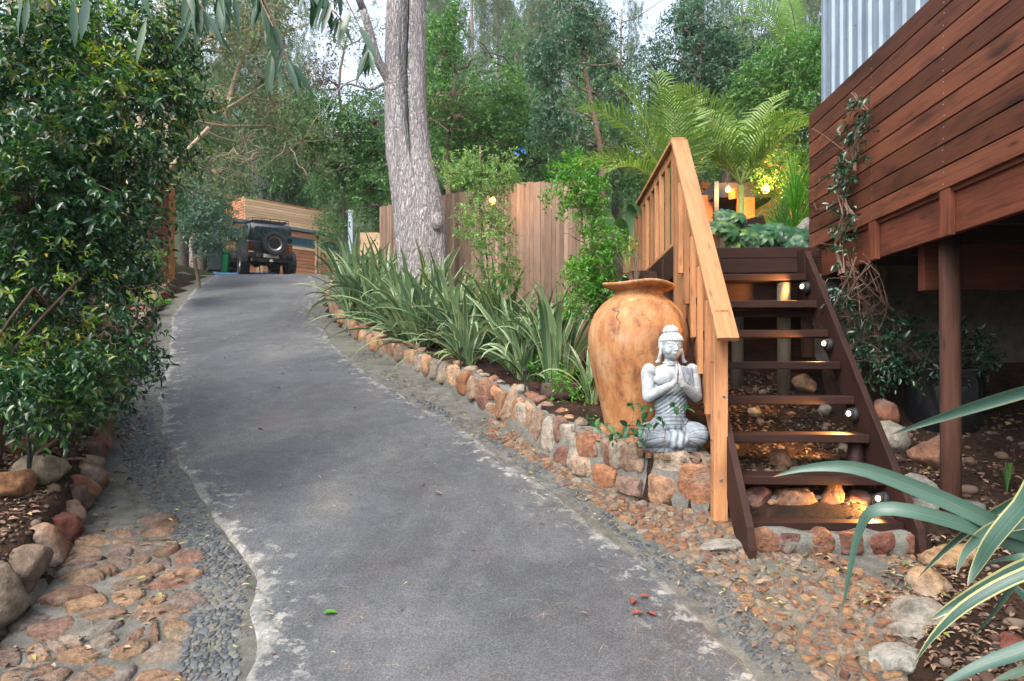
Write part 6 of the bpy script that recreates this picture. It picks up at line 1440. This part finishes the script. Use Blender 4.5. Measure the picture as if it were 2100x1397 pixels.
# ================================================================== garage
g0 = Vector((-.4336*27, 27, 0)); gd = Vector((1.02, 1, 0)).normalized(); gn = Vector((gd.y, -gd.x, 0))   # gn faces the camera
def gx(px):            # distance along the gate for a photo column
    k = (px-CX)/F; return (k*g0.y - g0.x)/(gd.x - k*gd.y)
def gzv(px, py): s_ = gx(px); return CH + (HY-py)/F*(g0.y + gd.y*s_)
GM = Matrix((gd, -gn, Vector((0, 0, 1)))).transposed().to_4x4(); GM.translation = g0       # local x along, y away
GL = gx(719); zb = 5.05; zt = gzv(450, 450)
ga = thing('garage', 'timber clad garage with boarded gates and slim dark windows at the top of the driveway', 'garage', (g0.x, g0.y, zb))
def gpart(name, mb, mat, bevel=0): o = mb.build(name, mat, None, bevel=bevel); put(o, ga, ga.location); return o
leaves_x = [gx(452), gx(532), gx(651), gx(719)]
z_w0, z_w1 = zt - .62, zt - .30
for i in range(3):
    a, b = leaves_x[i]+.03, leaves_x[i+1]-.03; mb = MB(); nb_ = 12
    for k in range(nb_): z0 = zb - .3 + (z_w0 - .18 - zb + .3)*k/nb_; z1 = zb - .3 + (z_w0 - .18 - zb + .3)*(k+1)/nb_; mb.box((a+.1, -.02, z0+.008), (b-.1, .02, z1-.008), GM)
    for k in range(2): mb.box((a+.02, -.02, zt - .28 + k*.12 + .004), (b-.02, .02, zt - .28 + (k+1)*.12), GM)
    g_ = gpart('gate_leaf', mb, M['gate'])
    mb = MB(); mb.box((a, -.05, zb-.3), (a+.1, .01, z_w0-.08), GM); mb.box((b-.1, -.05, zb-.3), (b, .01, z_w0-.08), GM); mb.box((a, -.052, z_w0-.18), (b, .01, z_w0-.06), GM)
    mb.box((a, -.05, z_w0-.06), (a+.1, .01, zt-.29), GM); mb.box((b-.1, -.05, z_w0-.06), (b, .01, zt-.29), GM)
    s0, s1 = (a+.1, b-.1)
    mb.beam(GM @ Vector((s0+.05, -.035, z_w0-.25)), GM @ Vector((s0 + (s1-s0)*.6, -.035, zb-.1)), .03, .07, up=gn); gpart('gate_frame', mb, M['clad'])
    mb = MB(); mb.box((a+.12, -.03, z_w0), (b-.12, -.012, z_w1), GM); gpart('window', mb, M['win_glass'])
    mb = MB(); mb.box((a+.1, -.045, z_w0-.05), (b-.1, -.0, z_w0), GM); mb.box((a+.1, -.045, z_w1), (b-.1, 0, z_w1+.04), GM); gpart('window_frame', mb, M['steel'])
mb = MB()
for s_ in (-.06, .06): mb.tube([GM @ Vector((gx(650)+s_, -.05, zb+.85)), GM @ Vector((gx(650)+s_, -.1, zb+.9)), GM @ Vector((gx(650)+s_, -.1, zb+1.1)), GM @ Vector((gx(650)+s_, -.05, zb+1.15))], .015, 6)
gpart('door_handle', mb, M['black_plastic'])
mb = MB(); mb.box((-.1, -.12, zb-.3), (.06, .05, zt+.1), GM); gpart('gate_post', mb, M['steel'])
mb = MB(); mb.box((GL+.0, -.12, zb-.3), (GL+.16, .05, zt+.1), GM); gpart('gate_post', mb, M['steel'])
mb = MB(); mb.box((-.1, -.10, zt), (GL+.16, .02, zt+.12), GM); gpart('track_rail', mb, M['steel'])
mb = MB(); mb.box((-.5, .06, zb-.5), (GL+.1, .12, zt+.1), GM); gpart('inner_wall', mb, M['dark_wood'])
xa, xb = gx(501), gx(706); zc = gzv(501, 407); nbd = 8
mb = MB()
for k in range(nbd): z0 = zt + .13 + (zc-zt-.13)*k/nbd; z1 = zt + .13 + (zc-zt-.13)*(k+1)/nbd; mb.box((xa, -.04, z0+.006), (xb, .0, z1-.006), GM)
gpart('upper_cladding', mb, M['clad'])
mb = MB()
for k in range(9): z0 = zt + .1 + (zc-zt)*k/9; mb.box((xa-.03, .0, z0+.01), (xa, 2.6, z0+(zc-zt)/9-.01), GM)
gpart('side_cladding', mb, M['gate'])
mb = MB(); mb.box((xa+.01, .01, zt), (xb-.01, .08, zc-.05), GM); gpart('backing', mb, M['dark_wood'])
mb = MB(); mb.box((xa-.2, 1.8, zt+.2), (xb+.4, 2.0, zc+.55), GM); gpart('rear_wall', mb, M['gate'])
mb = MB(); mb.box((xa-.6, 4.0, zc-.5), (xb-1.0, 4.2, zc+2.2), GM); gpart('white_upper_wall', mb, M['white_wall'])
# timber and white bits to the right of the garage, seen past the flax
ho = thing('timber_house', 'pale timber boards and a grey steel column glimpsed between the garage and the fence', 'house', (-5.6, 27.5, 5.2)); mb = MB()
for k in range(9): mb.box((-6.35, 28.5, 5.0+.24*k), (-3.4, 28.55, 5.235+.24*k))
put(mb.build('boards', M['clad'], None), ho, ho.location)
mb = MB(); mb.box((-6.62, 27.6, 4.8), (-6.45, 27.75, 7.9)); put(mb.build('column', M['grey_box'], None), ho, ho.location)

# bins and hose
p = P(456, 560, 23.3); p.z = float(base(p.y)); 
def wheelie(name, label, p, mat, sc_, rz):
    th = thing(name, label, 'bin', p, rz); mb = MB(); V = []
    for z, w_, d_ in ((.06, .19, .21), (.5, .225, .26), (.86, .25, .29)):
        V += [(-w_*sc_, -d_*sc_, z*sc_), (w_*sc_, -d_*sc_, z*sc_), (w_*sc_, d_*sc_, z*sc_), (-w_*sc_, d_*sc_, z*sc_)]
    Fc = [(0,3,2,1), (8,9,10,11)] + [(i*4+k, i*4+(k+1) % 4, (i+1)*4+(k+1) % 4, (i+1)*4+k) for i in range(2) for k in range(4)]
    mb.add(V, Fc); mb.build('body', mat, th, bevel=.02)
    mb = MB(); mb.box((-.27*sc_, -.32*sc_, .87*sc_), (.27*sc_, .33*sc_, .94*sc_)); mb.box((-.22*sc_, -.25*sc_, .94*sc_), (.22*sc_, .25*sc_, .97*sc_)); mb.build('lid', mat, th, bevel=.015)
    mb = MB()
    for s_ in (-1, 1): mb.tube([(s_*.2*sc_, .24*sc_, .08*sc_), (s_*.24*sc_, .24*sc_, .08*sc_)], .08*sc_, 14)
    mb.build('wheels', M['rubber'], th); mb = MB(); mb.tube([(-.2*sc_, .36*sc_, .86*sc_), (.2*sc_, .36*sc_, .86*sc_)], .015, 8); mb.build('handle', mat, th)
wheelie('green_bin', 'green wheeled bin by the left gate post', p, M['green_bin'], .85, .3)
p = P(440, 560, 23.0); p.z = float(base(p.y)) + .1; wheelie('dark_bin', 'dark grey wheeled bin left of the green one, half hidden by shrubs', p, M['dark_bin'], 1.05, .4)
mb = MB(); a = P(452, 560, 22.2); mb.tube([Vector((a.x + .5*i - .2, a.y + .08*math.sin(i*2), float(base(a.y))+.05)) for i in range(5)], .05, 8); o = mb.build('blue_sheet', M['blue'], None, True); tag(o, 'rolled blue plastic lying on the ground between the bins and the car', 'plastic roll')

# ================================================================== off-road car seen from behind (local: x right, y forward, z up)
cy = 22.0; cpos = Vector(((552-CX)/F*cy + .02, cy, float(base(cy)) - .0))
car = thing('parked_car', 'black boxy off-road car with a rear spare wheel and roof rack, parked at the garage', 'car', cpos, R(31)); car.rotation_euler.x = R(7.0); car.scale = (.9, .9, .9)
def cp(name, mb, mat, parent=None, smooth=False, bevel=0): return mb.build(name, mat, parent or car, smooth, bevel)
def shell(mb, secs, cap=True):
    """secs: list of (y, [(x,z)...]) same count, closed loops"""
    n = len(secs[0][1]); V = [(x, y, z) for y, pr in secs for x, z in pr]
    Fc = [(i*n+k, i*n+(k+1) % n, (i+1)*n+(k+1) % n, (i+1)*n+k) for i in range(len(secs)-1) for k in range(n)]
    if cap: Fc += [tuple(range(n))[::-1], tuple((len(secs)-1)*n+k for k in range(n))]
    mb.add(V, Fc)
def rr_(w0, w1, z0, z1, r=.05):          # trapezoid loop with rounded corners
    o = []
    for (cx_, cz_, a0) in ((w0-r, z0+r, -90), (w1-r, z1-r, 0), (-w1+r, z1-r, 90), (-w0+r, z0+r, 180)):
        for q in range(5): a = R(a0 + 22.5*q); o.append((cx_ + r*math.cos(a), cz_ + r*math.sin(a)))
    return o
mb = MB(); shell(mb, [(0, rr_(.74, .76, .62, 1.18)), (.06, rr_(.77, .78, .58, 1.20)), (2.6, rr_(.77, .77, .58, 1.20)), (2.75, rr_(.70, .68, .62, 1.19)), (3.75, rr_(.62, .58, .65, 1.14)), (3.82, rr_(.58, .55, .7, 1.08))]); cp('body', mb, M['black_paint'], None, False, .01)
mb = MB(); shell(mb, [(.04, rr_(.745, .70, 1.19, 1.78, .10)), (.10, rr_(.765, .715, 1.19, 1.83, .12)), (1.9, rr_(.765, .715, 1.19, 1.85, .12)), (2.15, rr_(.76, .70, 1.19, 1.80, .12)), (2.50, rr_(.75, .74, 1.18, 1.25, .03))]); top = cp('hardtop', mb, M['black_paint'], None, True)
mb = MB(); shell(mb, [(.018, rr_(.60, .565, 1.26, 1.70, .08)), (.05, rr_(.60, .565, 1.26, 1.70, .08))]); cp('rear_window', mb, M['car_glass'])
for s_ in (-1, 1):
    for (ya, yb2) in ((.25, 1.05), (1.15, 1.95)):
        mb = MB(); V = [(s_*.772, ya, 1.27), (s_*.772, yb2, 1.27), (s_*.735, yb2, 1.70), (s_*.735, ya, 1.70)]; V2 = [(x-s_*.02, y, z) for x, y, z in V]
        mb.add(V + V2, [(0,1,2,3), (7,6,5,4), (0,4,5,1), (1,5,6,2), (2,6,7,3), (3,7,4,0)]); cp('side_window', mb, M['car_glass'])
    mb = MB(); mb.box((s_*.90-.11, 2.38, 1.22), (s_*.90+.11, 2.48, 1.40)); mb.beam((s_*.74, 2.43, 1.22), (s_*.86, 2.43, 1.28), .04, .04); cp('mirror', mb, M['black_plastic'], None, False, .02)
    # flares
    for yc in (.55, 3.2):
        mb = MB(); V = []; 
        for q in range(11):
            a = R(18*q); 
            for (rr2, xx) in ((.50, .73), (.50, .92), (.46, .93), (.46, .73)): V.append((s_*xx, yc - rr2*math.cos(a), .44 + rr2*math.sin(a)))
        Fc = [(q*4+k, q*4+(k+1) % 4, (q+1)*4+(k+1) % 4, (q+1)*4+k) for q in range(10) for k in range(4)] + [(0,1,2,3), (40,43,42,41)]; mb.add(V, Fc); cp('fender_flare', mb, M['black_plastic'])
        w_ = bpy.data.objects.new('wheel', None); C.objects.link(w_); w_.parent = car; w_.location = (s_*.80, yc, .44)
        def tyre(parent, Mx, r=.44, wd=.16):
            mb = MB(); pr = [(.24, -wd*.8), (.30, -wd), (r*.9, -wd*1.02), (r-.015, -wd*.88), (r-.015, wd*.88), (r*.9, wd*1.02), (.30, wd), (.24, wd*.8)]; mb.lathe(pr, 40, Mx, False)
            for q in range(30):
                a = 2*math.pi*q/30
                for t_, off in ((-1, 0), (1, .5)):
                    aa = a + off*2*math.pi/30; Mr = Mx @ Matrix.Rotation(aa, 4, 'Z'); mb.box((r-.02, -.020, min(t_*wd*.15, t_*wd*.98)), (r+.012, .020, max(t_*wd*.15, t_*wd*.98)), Mr)
            mb.build('tyre', M['rubber'], parent)
            mb = MB(); mb.lathe([(.245, -wd*.72), (.255, -wd*.78), (.235, -wd*.74), (.20, -wd*.5), (.19, 0), (.245, wd*.7)], 32, Mx, False)
            mb.build('rim', M['rim'], parent, True)
            mb = MB(); mb.lathe([(0, -wd*.42), (.06, -wd*.5), (.075, -wd*.3), (.19, -wd*.28), (.19, -wd*.1), (0, -wd*.1)], 24, Mx, False)
            for q in range(6): mb.box((.05, -.02, -wd*.45), (.19, .02, -wd*.2), Mx @ Matrix.Rotation(q*math.pi/3, 4, 'Z'))
            mb.build('hub', M['black_plastic'], parent)
        tyre(w_, Matrix.Rotation(R(-90*s_*-1), 4, 'Y') if s_ < 0 else Matrix.Rotation(R(-90), 4, 'Y') @ Matrix.Rotation(0, 4, 'Z'))
sw = bpy.data.objects.new('spare_wheel', None); C.objects.link(sw); sw.parent = car; sw.location = (.09, -.20, 1.13)
tyre(sw, Matrix.Rotation(R(-90), 4, 'X'), .41, .13)
mb = MB(); mb.box((.0, -.14, 1.05), (.18, .02, 1.22)); cp('spare_carrier', mb, M['black_plastic'])
mb = MB(); mb.box((-.78, -.16, .60), (.78, .02, .76)); mb.box((-.62, -.14, .48), (.62, .0, .60)); cp('rear_bumper', mb, M['black_plastic'], None, False, .02)
mb = MB(); mb.box((-.26, -.175, .63), (.26, -.162, .745)); pl_ = cp('number_plate', mb, M['white_metal'], None, False, .003)
cu_ = bpy.data.curves.new('plate_text', 'FONT'); cu_.body = 'CA 42719'; cu_.size = .115; cu_.align_x = 'CENTER'; cu_.extrude = .002; t0_ = bpy.data.objects.new('t', cu_); C.objects.link(t0_); bpy.context.view_layer.update()
me = bpy.data.meshes.new_from_object(t0_.evaluated_get(bpy.context.evaluated_depsgraph_get())); bpy.data.objects.remove(t0_); me.materials.clear(); tx = link('plate_text', me, M['black_plastic'])
tx.parent = pl_; tx.location = (0, -.178, .648); tx.rotation_euler = (R(90), 0, 0)
for s_ in (-1, 1):
    mb = MB(); mb.box((s_*.67-.055, -.03, .88), (s_*.67+.055, .02, 1.12)); tl = cp('tail_light', mb, M['red_glass'], None, False, .01)
    mb = MB(); mb.box((s_*.67-.07, -.02, .86), (s_*.67+.07, .01, 1.14)); mb.build('tail_light_guard', M['black_plastic'], tl)
    mb = MB(); 
    for (dx, dz) in ((-.03, .03), (.03, .03), (-.03, -.03), (.03, -.03)): mb.lathe([(.014, 0), (.012, .006)], 10, Matrix.Translation((s_*.45+dx, -.16, .685+dz)) @ Matrix.Rotation(R(90), 4, 'X'))
    cp('bumper_lamp', mb, M['rim'])
mb = MB(); mb.box((-.74, -.03, .78), (-.58, .0, .82)); cp('amber_strip', mb, M['amber'])
mb = MB(); mb.box((-.03, -.22, .50), (.03, -.14, .58)); mb.tube([(-.07, -.2, .51), (0, -.21, .49), (.07, -.2, .51)], .018, 8); cp('tow_hitch', mb, M['white_metal'])
mb = MB()
for (za, xs) in ((1.90, .62), (1.99, .62)):
    mb.tube([(-xs, .1, za), (xs, .1, za), (xs, 1.75, za), (-xs, 1.75, za), (-xs, .1, za)], .012, 6)
for x in (-.62, -.3, 0, .3, .62):
    for y in (.1, 1.75): mb.tube([(x, y, 1.84), (x, y, 1.99)], .010, 6)
for i in range(9): y = .15 + i*.19; mb.box((-.62, y, 1.885), (.62, y+.05, 1.90))
mb.box((-.55, .08, 1.86), (.55, .14, 1.93)); cp('roof_rack', mb, M['black_plastic'])
mb = MB(); mb.tube([(-.9, 2.1, 1.93), (-.72, 2.1, 1.90)], .012, 6); mb.box((-1.0, 2.05, 1.80), (-.86, 2.12, 1.95)); cp('light_bar', mb, M['black_plastic'])
for yc in (.55, 3.2): mb = MB(); mb.tube([(-.7, yc, .44), (.7, yc, .44)], .05, 10); mb.ell((.1, yc, .44), (.16, .14, .14), 12, 8); cp('axle', mb, M['black_plastic'])

# ================================================================== garden pavilion with lamps behind the planter
pv = thing('garden_pavilion', 'small orange-lit timber pavilion with dark posts behind the planter', 'pavilion', P(1540, 470, 12)); L_ = lambda o: put(o, pv, pv.location)
Yp = 12.0
mb = MB(); mb.box(tuple(P(1462, 405, Yp)), tuple(P(1590, 375, Yp) + Vector((0, 2.5, 0)))); L_(mb.build('roof_beam', M['roofing'], None))
mb = MB(); a = P(1500, 398, Yp-.2); b = P(1545, 392, Yp+1.4); mb.beam(a, b, .1, .17); L_(mb.build('rafter', M['warm_wood'], None))
mb = MB(); mb.box(tuple(P(1512, 490, Yp)), tuple(P(1548, 405, Yp) + Vector((0, .06, 0)))); L_(mb.build('panel', M['warm_wood'], None)); mb = MB(); mb.box(tuple(P(1440, 480, Yp+.3)), tuple(P(1465, 400, Yp+.3) + Vector((0, .06, 0)))); L_(mb.build('panel', M['warm_wood'], None))
mb = MB(); mb.box(tuple(P(1465, 470, Yp-.4)), tuple(P(1474, 372, Yp-.4) + Vector((0, .1, 0)))); L_(mb.build('post', M['dark_post'], None))
mb = MB(); mb.box(tuple(P(1440, 520, Yp+2.2)), tuple(P(1600, 372, Yp+2.2) + Vector((0, .06, 0)))); L_(mb.build('rear_wall', M['warm_wood'], None))
for i, (px, py, s_, lab) in enumerate([(1493, 389, .045, 'smaller warm lamp at the left end of the pavilion beam'), (1570, 388, .07, 'brighter warm lamp right of the pavilion beam')]):
    q = P(px, py, Yp-.5); th = thing('garden_lamp', lab, 'lamp', q); mb = MB(); mb.ell((0, 0, 0), (s_, s_, s_*1.1), 14, 10); mb.build('bulb', M['bulb'], th, True)
    mb = MB(); mb.lathe([(.02, s_*.8), (.03, s_*1.3), (.012, s_*2)], 12); mb.tube([(0, 0, s_*1.8), (0, .1, s_*4), (0, .4, s_*5)], .006, 5); mb.build('fitting', M['black_plastic'], th)
    ld = bpy.data.lights.new('garden_glow', 'POINT'); ld.energy = 70; ld.color = (1, .45, .12); ld.shadow_soft_size = .05; lo_ = bpy.data.objects.new('lamp', ld); C.objects.link(lo_); lo_.parent = th; lo_.location = (0, -.15, 0)
# brick outbuilding glimpsed above the fence
mb = MB(); a = P(1030, 400, 18); 
for k in range(9): mb.box((a.x, 18, 5.2+.12*k), (a.x+1.4, 18.2, 5.31+.12*k))
o = mb.build('brick_wall', M['redwood'], None); tag(o, 'scrap of brown brickwork behind the top of the timber fence', 'wall')
mb = MB(); mb.box(tuple(P(1052, 318, 18.5)), tuple(P(1078, 303, 18.5) + Vector((0, 1, 0)))); o = mb.build('blue_awning', M['blue'], None); tag(o, 'small blue panel glimpsed among the leaves above the fence', 'panel')

# ================================================================== small things on the ground
lg = Vector(((1152-CX)/F*7.0, 7.0, 0)); lg.z = gz(lg.x, lg.y)
mb = MB(); mb.lathe([(.0, 0), (.21, 0), (.215, .05), (.205, .15), (.20, .155), (.17, .16), (.0, .155)], 28, None, False); o = mb.build('sawn_log', M['log'], None, True); o.location = lg; tag(o, 'dark sawn log section lying in the bed left of the clay jar', 'log')
for i, (px, Yd) in enumerate([(1077, 6.95), (945, 8.2)]):
    x = (px-CX)/F*Yd; z = gz(x, Yd); th = thing('garden_spotlight', ['thin black spotlight stake before the upright striped flax', 'thin black spotlight stake among the middle flax clumps'][i], 'garden light', (x, Yd, z))
    mb = MB(); mb.tube([(0, 0, -.05), (0, 0, .26)], .010, 8); mb.build('stake', M['black_plastic'], th); mb = MB(); mb.tube([(0, -.04, .27), (0, .05, .30)], .024, 12); mb.build('head', M['black_plastic'], th)
mb = MB(); p = P(60, 960, 4.6); q = P(45, 840, 4.75); mb.tube([p, p.lerp(q, .5) + Vector((.02, 0, 0)), q], [.014, .013, .012], 8); p2 = P(100, 925, 4.9); mb.tube([p, P(80, 880, 4.9), P(60, 850, 4.8)], .007, 6); o = mb.build('irrigation_pipe', M['black_plastic'], None, True); tag(o, 'black irrigation pipe slanting under the left bush', 'pipe')
# litter: dry leaves and pine needles
def scatter(name, regs, n, sz, mat, seed, label_kind='leaf_litter', tmpl=T_FULL, wr=.5, flat=.35, lift=.006):
    r = np.random.RandomState(seed); Pz = []
    per = [w_ for *_, w_ in regs]; tot = sum(per)
    for (fx, y0, y1, w_) in regs:
        k = int(n*w_/tot); y = r.uniform(y0, y1, k); a, b = fx; u = r.uniform(0, 1, k); x = a(y)*(1-u) + b(y)*u
        keep = fbm(x*1.6, y*1.6, 0, seed, 2) > -.35; x, y = x[keep], y[keep]
        inside = (x > WL(y)) & (x < WR(y)); z = np.where(inside, base(y) + .024 + np.where((x > AL(y)) & (x < AR(y)), .014, 0), ground(x, y) + .006)
        Pz.append(np.stack([x, y, z + lift*r.uniform(0, 1, len(x))], 1))
    Pz = np.concatenate(Pz); n = len(Pz); a = r.uniform(0, 6.28, n); D = np.stack([np.cos(a), np.sin(a), r.normal(size=n)*flat*.5 + .1], 1); Nn = np.stack([r.normal(size=n)*flat, r.normal(size=n)*flat, np.ones(n)], 1)
    L = sz*r.uniform(.5, 1.3, n); V, Fc = leaves(Pz, D, Nn, L, L*wr, tmpl); o = link(name, np_mesh(name, V, Fc), mat); o['kind'] = 'stuff'; return o
K = lambda c: (lambda y: c + 0*y)
scatter('leaf_litter', [((lambda y: WL(y)-1.4, lambda y: WL(y)-.2), 3.0, 7, 14), ((K(2.0), K(3.0)), 2.6, 3.6, 3), ((lambda y: WL(y)+.0, lambda y: WL(y)+.8), 3.1, 4.6, .8), ((lambda y: WL(y)-.05, lambda y: WL(y)+.35), 2.8, 8, 1.2), ((lambda y: WR(y)+.25, lambda y: WR(y)+1.2), 6, 13, 3), ((K(1.7), K(2.7)), 4.9, 7, 1.6), ((K(2.0), K(2.75)), 3.8, 4.6, 1.5), ((K(1.2), K(2.2)), 3.4, 4.5, .3), ((K(2.3), K(4.5)), 2.9, 5.8, 7)], 10500, .05, M['litter'], 5)
scatter('stray_leaves', [((lambda y: AL(y)-.3, lambda y: AR(y)+.5), 3, 14, 3), ((lambda y: AR(y)-.15, lambda y: AR(y)+.5), 3, 10, 8), ((lambda y: AL(y)-.4, lambda y: AL(y)+.2), 3, 9, 2)], 1000, .042, M['stray'], 8, wr=.32)
scatter('pine_needles', [((lambda y: AL(y), lambda y: AR(y)+.5), 3, 12, 5), ((lambda y: AR(y)-.4, lambda y: WR(y)), 3, 7, 5), ((K(1.7), K(2.7)), 4.9, 7, 3), ((lambda y: WL(y)-1, lambda y: AL(y)), 3, 8, 3)], 3000, .12, M['needle'], 9, tmpl=T_STRIP, wr=.015, flat=.1, lift=.01)
# crumbs of gravel and bark on the bare soil
def crumbs(name, regs, n, mat, seed):
    r = np.random.RandomState(seed); Vs = []; Fs = []; ico1, ico1f = ico(2); q = 0
    for (x0, x1, y0, y1, w_) in regs:
        for _ in range(int(n*w_)):
            x, y = r.uniform(x0, x1), r.uniform(y0, y1)
            if WL(y) - .1 < x < WR(y) + .12: continue
            s_ = r.uniform(.006, .02)*(1 + (r.rand() < .08)*1.5); v = ico1*np.array([s_*r.uniform(.7, 1.4), s_*r.uniform(.7, 1.3), s_*.7])*(1 + .25*r.normal(size=(len(ico1), 1))*.5)
            Vs.append(rotz(v, r.uniform(0, 6), r.uniform(-.5, .5)) + np.array([x, y, gz(x, y) + s_*.2])); Fs.append(ico1f + q); q += len(ico1)
    o = link(name, np_mesh(name, np.concatenate(Vs), [np.concatenate(Fs)]), mat); o['kind'] = 'stuff'
crumbs('soil_crumbs', [(2.3, 5, 2.9, 5.8, .5), (1.7, 2.7, 5.0, 7, .2), (-4.2, -2.7, 3.2, 6.2, .5), (2.0, 3.0, 2.5, 3.4, .2)], 3200, M['soil_crumb'], 3)
def one_leaf(name, label, px, py, L, wr, mat, rz):
    Yd = 3255/(py-405); x = (px-CX)/F*Yd; V, Fc = leaves(np.array([(x, Yd, float(base(Yd))+.035)]), np.array([(math.cos(rz), math.sin(rz), .05)]), np.array([(.1, -.1, 1.)]), np.array([L]), np.array([L*wr]), T_FULL)
    o = link(name, np_mesh(name, V, Fc), mat); tag(o, label, 'leaf')
one_leaf('fallen_leaf', 'fresh green leaf lying alone on the asphalt near the bottom of the picture', 662, 1270, .085, .6, M['bright'], .2)
one_leaf('fallen_leaf', 'pale curled leaf on the middle of the driveway', 540, 888, .10, .3, M['litter'], 2.5)
one_leaf('fallen_leaf', 'light dry leaf on the asphalt right of the driveway middle', 888, 1020, .09, .35, M['litter'], -.4)
one_leaf('fallen_leaf', 'small orange-red leaf fragment on the asphalt', 862, 1003, .05, .6, M['red_leaf'], .8)
for i, (px, py) in enumerate([(1310, 1235), (1295, 1250), (1345, 1275), (1318, 1268), (1300, 1240)]):
    one_leaf('fallen_leaf', ['dark red leaf uppermost in the red cluster by the right cement edge', 'dark red leaf leftmost in the red cluster by the right cement edge', 'dark red leaf lowest right in the red cluster by the cement edge', 'dark red leaf in the middle of the red cluster', 'dark red leaf touching the left one in the red cluster'][i], px, py, .07, .6, M['red_leaf'], i*1.1)
# moss-free cement spill patches beside the drive are part of the asphalt material

# ================================================================== misty air round the scene
mb = MB(); mb.box((-135, -32, -12), (135, 172, 75)); hz = mb.build('haze', None, None); hz['kind'] = 'stuff'
m = bpy.data.materials.new('mist'); m.use_nodes = True; nt = m.node_tree; nt.nodes.remove(nt.nodes['Principled BSDF']); pv_ = nt.nodes.new('ShaderNodeVolumePrincipled')
pv_.inputs['Color'].default_value = (.9, .95, 1, 1); pv_.inputs['Density'].default_value = .0005; pv_.inputs['Anisotropy'].default_value = .2
nt.links.new(pv_.outputs[0], nt.nodes['Material Output'].inputs['Volume']); hz.data.materials.append(m)
